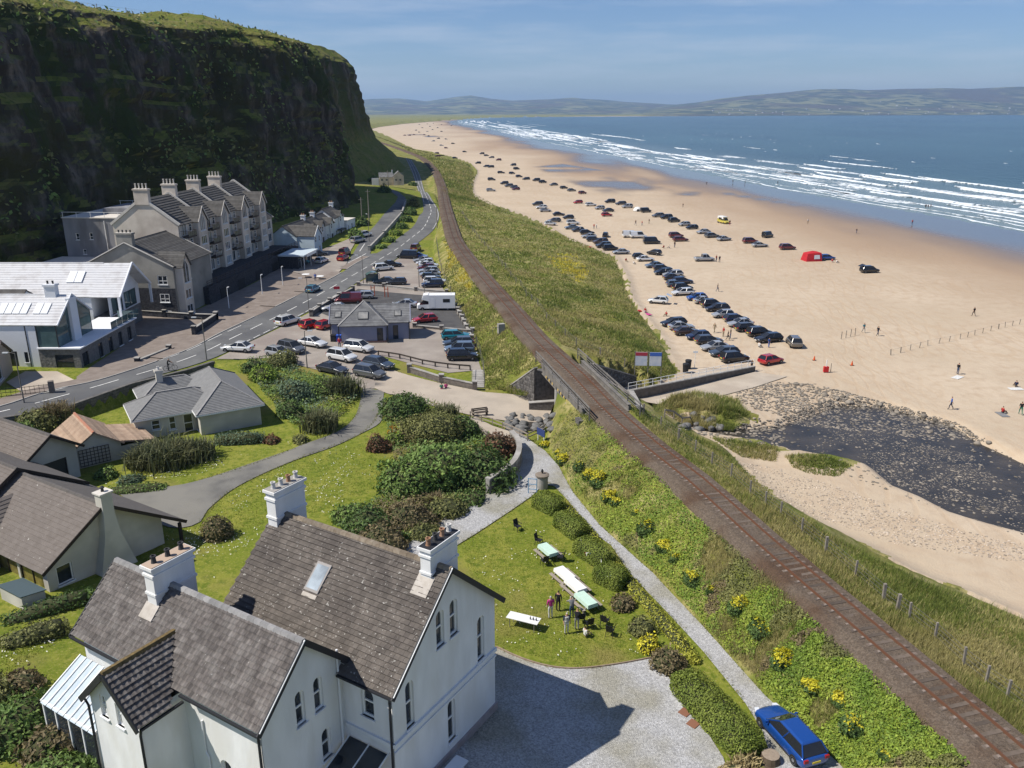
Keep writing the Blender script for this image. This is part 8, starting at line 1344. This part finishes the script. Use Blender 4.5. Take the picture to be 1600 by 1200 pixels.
t=thing('folding_table','long white folding table standing apart near the house corner','table',at(818,980),yaw_px((797,973),(838,983)));MB().box(-1.15,1.15,-.42,.42,.72,.76).build('tabletop',M_CLOTH,t)
for xx in(-.9,.9):
 for s in(-1,1):MB().bar((xx,s*.33,0),(xx,s*.33,.72),.04).build('leg',M_STEEL,t)
for k in range(3):b=MB();b.lathe([(.04,0),(.05,.12),(.02,.2),(.02,.26)],n=8);o=b.build('bottle',M_CGLASS,None,label='%s dark bottle on the folding table'%['left','middle','right'][k],cat='bottle',group='bottles on the folding table');a=t.rotation_euler.z;o.location=t.location+Vector((math.cos(a)*(.5+k*.22),math.sin(a)*(.5+k*.22),.762))
for x,y,yw,lab in((809,829,40,'black garden chair furthest up the lawn by the drive'),(842,851,60,'black garden chair behind the lone mint table'),(851,883,200,'black chair at the house side of the lone mint table'),(945,977,150,'upper of two black chairs below the table line'),(953,993,160,'lower of two black chairs below the table line'),(908,973,180,'black chair at the end of the table line'),(920,981,200,'black folding chair beside the crouching person'),(876,877,250,'black chair at the path side of the lone mint table')):
 t=thing('garden_chair',lab,'chair',at(x,y),R(yw),'black garden chairs on the lawn');MB().box(-.24,.24,-.24,.24,.42,.46).build('seat',M_TRIM,t);MB().add([(-.24,.22,.46),(.24,.22,.46),(.24,.34,.98),(-.24,.34,.98),(-.24,.25,.46),(.24,.25,.46),(.24,.37,.98),(-.24,.37,.98)],[(0,1,2,3),(7,6,5,4),(0,4,5,1),(1,5,6,2),(2,6,7,3),(3,7,4,0)]).build('backrest',M_TRIM,t)
 for sx in(-1,1):
  for sy in(-1,1):MB().bar((sx*.24,sy*.27,0),(sx*.22,sy*.2,.44),.035).build('leg',M_TRIM,t)
  MB().bar((sx*.27,-.22,.64),(sx*.27,.28,.66),.04).build('armrest',M_TRIM,t)
FL=[mat('flag_'+n,c)for n,c in dict(red=(.5,.05,.04),white=(.7,.7,.66),blue=(.04,.2,.45),orange=(.6,.2,.03),green=(.03,.3,.2),yellow=(.65,.5,.05)).items()]
for pts,lab in(([(913,858),(917,868),(923,877),(933,878)],'colourful bunting hung on the third hedge block'),([(945,893),(949,905),(955,914),(964,915)],'colourful bunting hung on the fourth hedge block')):
 q=smooth_line([tuple(at(*p))[:2]for p in pts],.28);bn_=thing('bunting',lab,'bunting',(q[0][0],q[0][1],3));z=1.15;cord=MB();pv=None
 for k,p in enumerate(q):
  zz_=z-.35*math.sin(k/(len(q)-1)*math.pi);v=Vector((p[0]-q[0][0]-.35,p[1]-q[0][1]-.25,zz_))
  if pv is not None:cord.bar(pv,v,.02);d=(v-pv).normalized()*.1;MB().add([pv-d,pv+d,pv+Vector((-.02,-.03,-.28)),pv-d+Vector((.01,.01,0)),pv+d+Vector((.01,.01,0)),pv+Vector((-.01,-.02,-.28))],[(0,1,2),(5,4,3),(0,3,4,1)]).build('flag',FL[k%6],bn_)
  pv=v
 cord.build('cord',M_FRAME,bn_)
p=at(847,762);t=thing('stone_pillar','round stone gate pillar with finial where the drive meets the path','pillar',p);MB().lathe([(.55,-.3),(.55,1.2),(.52,1.25)],n=18).build('shaft',M_CONCG,t,smooth=False);MB().lathe([(.66,1.25),(.68,1.38),(.5,1.46),(.1,1.5)],n=18).build('cap',mat('cap_brown',(.20,.165,.13)),t);MB().lathe([(.08,1.5),(.06,1.6),(.13,1.7),(.12,1.8),(.03,1.95)],n=10).build('finial',M_TRIM,t)
p=at(832,772);t=thing('metal_gate','narrow light blue metal gate frame beside the stone pillar','gate',p,R(-10));M_BLU=mat('light_blue_metal',(.12,.27,.42))
for x in(-.4,.4):MB().bar((x,0,-.1),(x,0,1.6),.07).build('upright',M_BLU,t)
for z in(.5,1.0,1.55):MB().bar((-.4,0,z),(.4,0,z),.05).build('bar',M_BLU,t)
p=at(845,690);t=thing('notice_board','small navy notice board on posts beside the gravel path','sign',p,R(-55));MB().box(-.7,.7,-.03,.03,.7,1.5).build('panel',mat('navy_panel',(.03,.05,.16)),t);[MB().bar((x,.03,-.2),(x,.03,1.5),.07).build('post',M_FRAME,t)for x in(-.55,.55)]
w_=thing('curved_garden_wall','curved grey stone garden wall retaining the shrubs beside the gravel','wall');L_=smooth_line([tuple(at(*q))[:2]for q in((799,694),(809,706),(811,724),(803,742),(788,755),(762,772))],.8)
for a,b in zip(L_[:-1],L_[1:]):z=h1(*a);st_w,st,d,nn=stone_wall(w_,a,b,z+1.5,z+1.5,z-.3,name='wall_section',th=.4,coping=True,mats=M_CONCG);lay(st_w,st[:10],d,nn,.4,mat('garden_stone',(.20,.185,.16),(.28,.26,.23),scale=3,island=.3)if 'garden_stone' not in bpy.data.materials else bpy.data.materials['garden_stone'],10)
w_=thing('road_retaining_wall','dark rubble stone wall retaining the coast road above the bungalow garden','wall');pts=RWALL;allst=[]
for a,b in zip(pts[:-1],pts[1:]):
 sw,st,d,nn=stone_wall(w_,a,b,h1(a[0],a[1]+.6)+.25,h1(b[0],b[1]+.6)+.25,2.6,name='wall_section',th=.5,sh=.36,sl=.8,coping=False);allst.append((sw,st,d,nn))
for sw,st,d,nn in allst:lay(sw,[q for q in st if q[0].z>3.0],d,nn,.5,M_STN,75)
def pillar_wall(name,label,pts,hgt,m,pm,step=5.0,cat='wall',group=None,th=.3):
 r=thing(name,label,cat,(0,0,0),0,group);q=[tuple(at(*p))[:2]for p in pts];k=0
 for a,b in zip(q[:-1],q[1:]):
  za,zb=h1(*a),h1(*b);d=Vector((b[0]-a[0],b[1]-a[1],0));L=d.length;n=max(1,int(L/step));s=Vector((d.y,-d.x,0)).normalized()*th/2;MB().prism([(a[0]+s.x,a[1]+s.y),(b[0]+s.x,b[1]+s.y),(b[0]-s.x,b[1]-s.y),(a[0]-s.x,a[1]-s.y)],[za-.2,zb-.2,zb-.2,za-.2],[za+hgt,zb+hgt,zb+hgt,za+hgt]).build('wall_section',m,r);MB().bar((*a,za+hgt+.05),(*b,zb+hgt+.05),th+.12,.09).build('coping',M_CONCG,r)
  for i in range(0 if a==q[0]else 1,n+1):t_=i/n;x,y,z=a[0]+d.x*t_,a[1]+d.y*t_,za+(zb-za)*t_;o=MB().box(x-.3,x+.3,y-.3,y+.3,z-.2,z+hgt+.35).build('pillar',pm,r);MB().box(x-.36,x+.36,y-.36,y+.36,z+hgt+.35,z+hgt+.45).build('pillar_cap',M_CONCG,o)
 return r
M_BRK=mat('brown_stone',(.13,.11,.095),(.19,.165,.14),scale=3,rough=.9,bump=.5,bscale=6)
pillar_wall('car_park_wall','dark stone wall between the coast road and the grey-blue building',[(487,495),(500,486),(530,468),(552,457)],.9,M_STONEW,M_STONEW,3.5);pillar_wall('car_park_wall','low wall with stone pillars dividing the upper car park from the tarmac bay',[(560,447),(600,449),(650,455),(698,459)],.45,M_CONCG,M_BRK,4.0);pillar_wall('car_park_wall','low stepped wall with pillars along the railway bank beside the motorhome',[(703,466),(722,500),(737,532)],.5,M_CONCG,M_BRK,2.6);pillar_wall('car_park_wall','low brown wall at the front of the tarmac bay',[(648,512),(690,516),(738,520)],.4,M_BRK,M_BRK,9)
pillar_wall('forecourt_wall','dark stone forecourt wall with white coping below the apartments',[(213,493),(258,496),(300,499),(338,500)],.9,M_DSTONE,M_DSTONE,40,th=.35);pillar_wall('forecourt_wall','dark stone wall with white coping along the pavement by the lamp post',[(338,500),(304,523)],1.0,M_DSTONE,M_DSTONE,40,th=.35);pillar_wall('gate_pillar_wall','short pale kerb wall leading from the dark gate pillar',[(264,546),(215,566)],.25,M_CONCG,M_DSTONE,40)
pillar_wall('lane_wall','low curved wall below the car park fence and grass verge',[(640,582),(690,598),(742,609)],.8,M_BRK,M_BRK,30);t=thing('lane_kerb_wall','small dark ramp wall under the bridge','wall',at(848,641));MB().prism([(-1.7,-.3),(1.7,-.3),(1.7,.3),(-1.7,.3)],-.3,[1.0,1.25,1.25,1.0]).build('wall_section',M_STN,t);MB().bar((-1.75,0,1.03),(1.75,0,1.29),.7,.08).build('coping',M_CONCG,t)
pillar_wall('side_road_wall','long stone wall between the side road and the planted strip',[(577,392),(600,368),(628,336),(634,318)],.9,M_CONCG,M_CONCG,60)
p=at(82,614);t=thing('driveway_gate','dark metal gates with stone pillars at the left roadside','gate',p,R(24));[MB().box(x-.3,x+.3,-.3,.3,-.2,1.5).build('pillar',M_BRK,t)for x in(0,-6.5)]
for z in(.3,.7,1.1):MB().bar((-6.2,0,z),(-.3,0,z),.05).build('gate_bar',M_TRIM,t)
for x in np.linspace(-6.2,-.3,13):MB().bar((x,0,.15),(x,0,1.2),.035).build('gate_upright',M_TRIM,t)
M_POST=mat('weathered_post',(.20,.175,.145),(.27,.24,.2),scale=4,rough=.95);M_WIRE=mat('fence_wire',(.22,.21,.2),rough=.6,metal=.5);M_DWOOD=mat('dark_stained_wood',(.05,.04,.035),(.075,.06,.05),scale=4)
def fence(name,label,pts,step,ph,pm,rails=(),wires=(),pw=.12,rw=.08,lean=.05,rm=None):
 r=thing(name,label,'fence',(0,0,0));q=[tuple(at(*p))[:2]for p in pts];q=smooth_line(q,step)if len(q)>2 else[tuple(np.array(q[0])+(np.array(q[1])-np.array(q[0]))*k/max(1,round(math.dist(*q)/step)))for k in range(max(1,round(math.dist(*q)/step))+1)];V_=[Vector((*p,h1(*p)))for p in q]
 for v in V_:w2=pw*random.choice((1,1,1,1.5))if wires else pw;MB().bar(v+Vector((0,0,-.3)),v+Vector((random.uniform(-lean,lean),random.uniform(-lean,lean),ph)),w2).build('post',pm,r)
 for zq in rails:
  for a,b in zip(V_[:-1],V_[1:]):MB().bar(a+Vector((0,0,zq)),b+Vector((0,0,zq)),rw*.6,rw*1.6).build('rail',rm or pm,r)
 for zq in wires:
  m_=MB();[m_.bar(a+Vector((0,0,zq)),b+Vector((0,0,zq)),.014)for a,b in zip(V_[:-1],V_[1:])];m_.build('wire',M_WIRE,r)
 return r
fence('railway_fence','post and wire fence along the seaward railway bank',[(1005,648),(1060,688),(1112,726),(1172,772),(1220,806),(1290,862),(1380,938),(1420,968),(1505,1040),(1572,1092),(1640,1140)],4.2,1.25,M_POST,wires=(.3,.6,.9,1.15));fence('north_railway_fence','post and wire fence on the dune side of the railway',[(975,590),(900,540),(840,478),(790,420),(745,370),(722,335)],5,1.15,M_POST,wires=(.5,.9,1.1));fence('cutting_fence','grey mesh fence between the car park and the railway',[(757,600),(750,556),(720,492),(700,450),(688,415),(682,380)],4.5,1.6,M_STEEL,wires=(.3,.7,1.1,1.5),pw=.08)
fence('car_park_fence','dark timber post and rail fence along the lower car park edge',[(591,556),(625,561),(660,570),(700,576),(735,579)],2.4,.75,M_DWOOD,rails=(.7,),pw=.18,rw=.13);fence('footpath_railing','pale wooden rail fence beside the footpath',[(735,655),(770,666),(800,678),(824,690)],2.2,1.0,M_WOODG,rails=(.5,.92),pw=.1);fence('pool_railing','pale wooden rail at the head of the rocky pool',[(824,690),(856,672)],2.2,1.0,M_WOODG,rails=(.5,.92),pw=.1);fence('shrubbery_fence','grey wooden fence half hidden by shrubs above the footpath',[(712,664),(740,674),(762,688)],1.8,1.1,M_WOODG,rails=(.4,.7,1.0),pw=.1);fence('culvert_rail','pale timber rail above the culvert mouth',[(1038,653),(1078,663)],3.8,1.0,M_WOODG,rails=(.95,),pw=.14,rw=.12)
fence('beach_fence','line of short wire-linked stakes crossing the sand at the right',[(1392,555),(1450,540),(1500,530),(1560,514),(1625,500)],2.1,.95,M_POST,wires=(.85,),pw=.08,lean=.12);fence('beach_fence','three loose stakes beside the two walkers on the sand',[(1314,530),(1336,524)],1.6,1.3,M_POST,pw=.09,lean=.1);fence('clifftop_fence','thin post and wire fence along the skyline of the cliff',[(-400,-400),(-401,-400)],5,1,M_POST)if False else None
r=thing('clifftop_fence','thin post and wire fence along the skyline of the cliff','fence');_ln=CV[:,99,:];_ln=_ln[(_ln[:,1]>90)&(_ln[:,1]<300)];pv=None;wr=MB()
for k in range(0,len(_ln),7):
 v=Vector(_ln[k]);MB().bar(v-Vector((0,0,.3)),v+Vector((0,0,1.3)),.14).build('post',M_POST,r)
 if pv:wr.bar(pv+Vector((0,0,1.1)),v+Vector((0,0,1.1)),.03)
 pv=v
wr.build('wire',M_WIRE,r)
a,b=Vector((*P(981,621,1.6),1.5)),Vector((*P(1178,580,1.0),1));t=thing('ramp_wall','long concrete ramp wall with white railing leading down to the sand','wall',(0,0,0));d=(b-a).normalized();s=Vector((d.y,-d.x,0))*.22
MB().prism([(a+s)[:2],(b+s)[:2],(b-s)[:2],(a-s)[:2]],.2,[2.5,1.75,1.75,2.5]).build('wall_section',mat('weedy_concrete',(.10,.09,.075),(.15,.13,.11),scale=2),t);MB().bar((*a[:2],2.52),(*b[:2],1.77),.5,.1).build('coping',M_CONCG,t);n=17
for k in range(n+1):q=a.lerp(b,k/n);z=2.55-.75*k/n;MB().bar((q.x,q.y,z),(q.x,q.y,z+1.0),.06).build('railing_post',M_FRAME,t)
for zq in(1.0,.55):MB().bar((a.x,a.y,2.55+zq),(b.x,b.y,1.8+zq),.05).build('railing_rail',M_FRAME,t)
t=thing('steps','flight of concrete steps from the car park down to the lane','steps',at(747,606),R(2));zt=h1(*at(747,580)[:2])-t.location.z;ns=10;ly=(at(747,580)-at(747,606)).length
for k in range(ns):MB().box(-.8,.8,ly*k/ns,ly*(k+1)/ns+.02,-.3,.1+(zt+.1)*(k+1)/ns).build('step',M_CONCG if k%1==0 else M_CONC,t)
MB().bar((-.9,0,.8),(-.9,ly,zt+1.0),.05).build('handrail',M_STEEL,t)
def lamp(px,py,hgt,label,arm=.9,yaw=0,m=None):
 t=thing('street_lamp',label,'street lamp',at(px,py),R(yaw),'street lamps');MB().tube([(0,0,-.2),(0,0,1.2),(0,0,hgt)],[.09,.075,.05],8).build('pole',m or M_STEEL,t);MB().tube([(0,0,hgt-.05),(arm*.5,0,hgt+.05),(arm,0,hgt+.05)],.035,6).build('arm',m or M_STEEL,t);MB().obox((arm+.25,0,hgt+.04),(.32,0,0),(0,.12,0),(0,0,.06)).build('lamp_head',M_HEAD,t)
for a in[(323,563,6.0,'street lamp at the pavement by the forecourt wall',.8,180),(483,489,6.0,'street lamp beside the pedestrian in blue',.8,180),(568,446,6.0,'street lamp beside the bus shelter',.8,180),(655,449,5.5,'street lamp among the upper car park line',.7,0),(577,378,7,'street lamp beside the side road',.6,120),(38,630,6,'street lamp at the far left of the road',.8,180),(680,300,6,'street lamp between the distant road and railway',.6,180),(480,575,5.2,'lamp post in the junction garden',.5,0),(664,480,4.5,'thin lamp post in front of the motorhome',.4,0)]:lamp(*a)
for x,y,l in((358,482,'white lamp standard in front of the near garages'),(410,460,'white lamp standard in front of the middle garages'),(442,446,'white lamp standard beside the cafe')):lamp(x,y,3.6,l,.3,90,M_FRAME)
for x,y,h_,l in((577,348,9.5,'taller timber utility pole at the cliff foot'),(566,350,7.5,'shorter timber utility pole at the cliff foot'),(683,357,6.5,'utility pole at the road bend beside the railway'),(607,296,7,'utility pole below the lane house')):
 t=thing('utility_pole',l,'pole',at(x,y),0,'utility poles');MB().tube([(0,0,-.5),(0,0,h_)],[.17,.11],8).build('pole',M_POST,t);MB().bar((-.7,0,h_-.6),(.7,0,h_-.6),.1).build('cross_arm',M_POST,t)
t=thing('information_sign','two-panel beach information sign on posts in the dune grass','sign',at(1012,583),R(-4))
for x,c in((-.95,(.35,.04,.06)),(.95,(.05,.12,.4))):MB().box(x-.8,x+.8,-.04,.04,1.0,2.9).build('panel',mat('sign_panel',(.42,.47,.55),(.55,.56,.58),scale=1.5)if 'sign_panel' not in bpy.data.materials else bpy.data.materials['sign_panel'],t);MB().box(x-.8,x+.8,-.055,-.042,2.4,2.9).build('header',mat('sign_header',c),t)
for x in(-1.8,0,1.8):MB().bar((x,.06,-.3),(x,.06,3.0),.1).build('post',M_STEEL,t)
for x,y,l in((1071,582,'front black beach bin by the ramp'),(1075,576,'rear black beach bin by the ramp')):t=thing('litter_bin',l,'bin',at(x,y),0,'bins by the ramp');MB().lathe([(.4,0),(.46,1.2),(.5,1.22)],n=12).build('bin',M_TRIM,t);MB().lathe([(.5,1.22),(.45,1.35),(.1,1.42)],n=12).build('lid',M_TRIM,t)
t=thing('flag_pole','thin white pole with a small base beside the bins','pole',at(1085,575));MB().tube([(0,0,0),(0,0,2.6)],.04,6).build('pole',M_FRAME,t);MB().box(-.35,.35,-.03,.03,2.3,2.6).build('plate',M_FRAME,t)
t=thing('lifebuoy_post','red lifebuoy stand at the edge of the sand','lifebuoy',at(1290,582));MB().box(-.06,.06,-.06,.06,0,1.9).build('post',M_FRAME,t);MB().box(-.35,.35,-.2,.2,.1,.9).build('cabinet',mat('safety_red',(.5,.03,.03)),t);MB().tube([(.7,0,0),(.7,0,1.4)],.05,6).build('marker_post',M_POST,t)
M_CONE=mat('cone_orange',(.55,.10,.03))
for x,y,l in((1331,571,'orange cone right of the lifebuoy stand'),(1272,563,'orange cone left of the lifebuoy stand')):t=thing('traffic_cone',l,'cone',at(x,y));MB().lathe([(.2,.03),(.04,.7)],n=10).build('cone',M_CONE,t);MB().box(-.25,.25,-.25,.25,0,.04).build('base',M_TRIM,t)
t=thing('road_sign','small red rectangular sign at the car park entrance','sign',at(527,466),R(8));MB().box(-.55,.55,-.03,.03,1.7,2.2).build('panel',mat('sign_red',(.42,.03,.05)),t);MB().bar((0,.04,0),(0,.04,2.2),.08).build('post',M_FRAME,t)
for x,y,l in((583,463,'left orange height barrier post'),(604,465,'right orange height barrier post')):t=thing('height_barrier',l+' at the tarmac bay entrance','barrier',at(x,y),R(5));[MB().bar((q,0,0),(q,0,2.0),.14).build('post',M_CONE,t)for q in(-.3,.3)];MB().bar((-.4,0,1.6),(.4,0,1.6),.12).build('rail',M_CONE,t)
t=thing('bus_shelter','arched glass bus shelter at the roadside edge of the car park','shelter',at(583,444),R(20));b=MB();pr_=[(-1.3+2.6*k/8,2.1+.45*math.sin(math.pi*k/8))for k in range(9)];b.add([(x,-.8,z)for x,z in pr_]+[(x,.8,z)for x,z in pr_]+[(x,-.8,z-.05)for x,z in pr_]+[(x,.8,z-.05)for x,z in pr_],[(k,k+1,9+k+1,9+k)for k in range(8)]+[(18+k+1,18+k,27+k,27+k+1)for k in range(8)]+[(18+k,18+k+1,k+1,k)for k in range(8)]);b.build('roof',M_TGL,t)
for x in(-1.25,1.25):
 for y in(-.7,.7):MB().bar((x,y,0),(x,y,2.1),.08).build('post',M_TRIM,t)
MB().box(-1.2,1.2,.66,.68,.3,2.0).build('glass_panel',M_TGL,t);MB().box(-1.0,1.0,.3,.6,.45,.5).build('bench',M_WOODG,t)
t=thing('bench','timber bench above the rocky pool facing the lane','bench',at(750,650),R(20));MB().box(-1,1,-.25,.25,.45,.52).build('seat',M_DWOOD,t);[MB().box(-1,1,.25,.3,.62+k*.2,.76+k*.2).build('backrest_slat',M_DWOOD,t)for k in range(2)];[MB().box(x-.06,x+.06,-.25,.3,-.1,.98).build('leg',M_DWOOD,t)for x in(-.85,.85)]
t=thing('wheeled_bin','blue wheeled bin at the corner of the grey-blue building','bin',at(530,534));MB().prism([(-.35,-.35),(.35,-.35),(.35,.35),(-.35,.35)],0,1.0).build('bin',mat('bin_blue',(.03,.09,.42)),t);MB().box(-.38,.38,-.38,.4,1.0,1.08).build('lid',bpy.data.materials['bin_blue'],t)
t=thing('wheeled_bin','black bin left of the blue wheeled bin','bin',at(521,534));MB().prism([(-.35,-.35),(.35,-.35),(.35,.35),(-.35,.35)],0,1.0).build('bin',M_TRIM,t);MB().box(-.38,.38,-.38,.4,1.0,1.08).build('lid',M_TRIM,t)
for x,y,l in((478,434,'round cafe table nearest the cafe'),(500,437,'round cafe table nearer the road')):t=thing('cafe_table',l,'table',at(x,y));MB().lathe([(.8,.7),(.82,.75)],n=14).build('tabletop',M_FRAME,t);MB().tube([(0,0,0),(0,0,.7)],.06,8).build('leg',M_STEEL,t)
q=at(783,519);q.z=max(q.z,RAILZ-1.2);t=thing('trackside_cabinet','grey trackside equipment cabinet with railing beside the railway','cabinet',q,R(20));MB().box(-.5,.5,-.35,.35,-.2,1.3).build('cabinet',M_CONCG,t);MB().bar((-1.4,-.3,.9),(-.5,-.3,.9),.05).build('rail',M_STEEL,t);MB().bar((-1.4,-.3,-.2),(-1.4,-.3,.9),.05).build('post',M_STEEL,t)
q=at(1240,1188);t=thing('tree_stump','sawn tree stump beside the rear of the blue car','stump',at(1203,1190));MB().lathe([(.75,-.2),(.55,.1),(.48,.5)],n=14).build('trunk',M_STEM,t);MB().lathe([(.48,.5),(.1,.52)],n=14).build('cut_face',mat('cut_wood',(.30,.24,.18),(.24,.19,.14),scale=6),t)
for x,y,l in((1070,1115,'left rusty drain cover on the gravel yard'),(1083,1133,'right rusty drain cover on the gravel yard')):o=MB().obox((0,0,.1),(.3,0,0),(0,.3,0),(0,0,.03)).build('drain_cover',mat('rust',(.22,.10,.06)),None,label=l,cat='drain cover');o.location=at(x,y);o.rotation_euler.z=R(45)
for x,y,c,l in((1496,590,'white','pale towel under the standing person'),(1587,608,'white','pale towel at the right edge of the beach'),(1566,648,'grey','grey towel beside the stream'),(1003,486,'red','red towel near the dunes'),(1011,491,'pink','pink towel near the dunes'),(920,386,'red','red windbreak by the dunes')):o=MB().box(-.9,.9,-.5,.5,0,.04).build('beach_towel',CL[c],None,label=l,cat='towel');o.location=at(x,y)+Vector((0,0,.03));o.rotation_euler.z=random.uniform(0,3)
hz=MB();hz.box(-24000,24000,-400,26000,-5,460);HZ=bpy.data.materials.new('sea_haze');HZ.use_nodes=True;n_=HZ.node_tree.nodes;n_.clear();o_=n_.new('ShaderNodeOutputMaterial');v_=n_.new('ShaderNodeVolumePrincipled');v_.inputs['Color'].default_value=(.45,.68,1.0,1);v_.inputs['Density'].default_value=6.5e-5;v_.inputs['Anisotropy'].default_value=.2;HZ.node_tree.links.new(v_.outputs[0],o_.inputs['Volume'])
hz.build('haze',HZ,None,kind='stuff',label='pale sea haze over the bay',cat='haze')
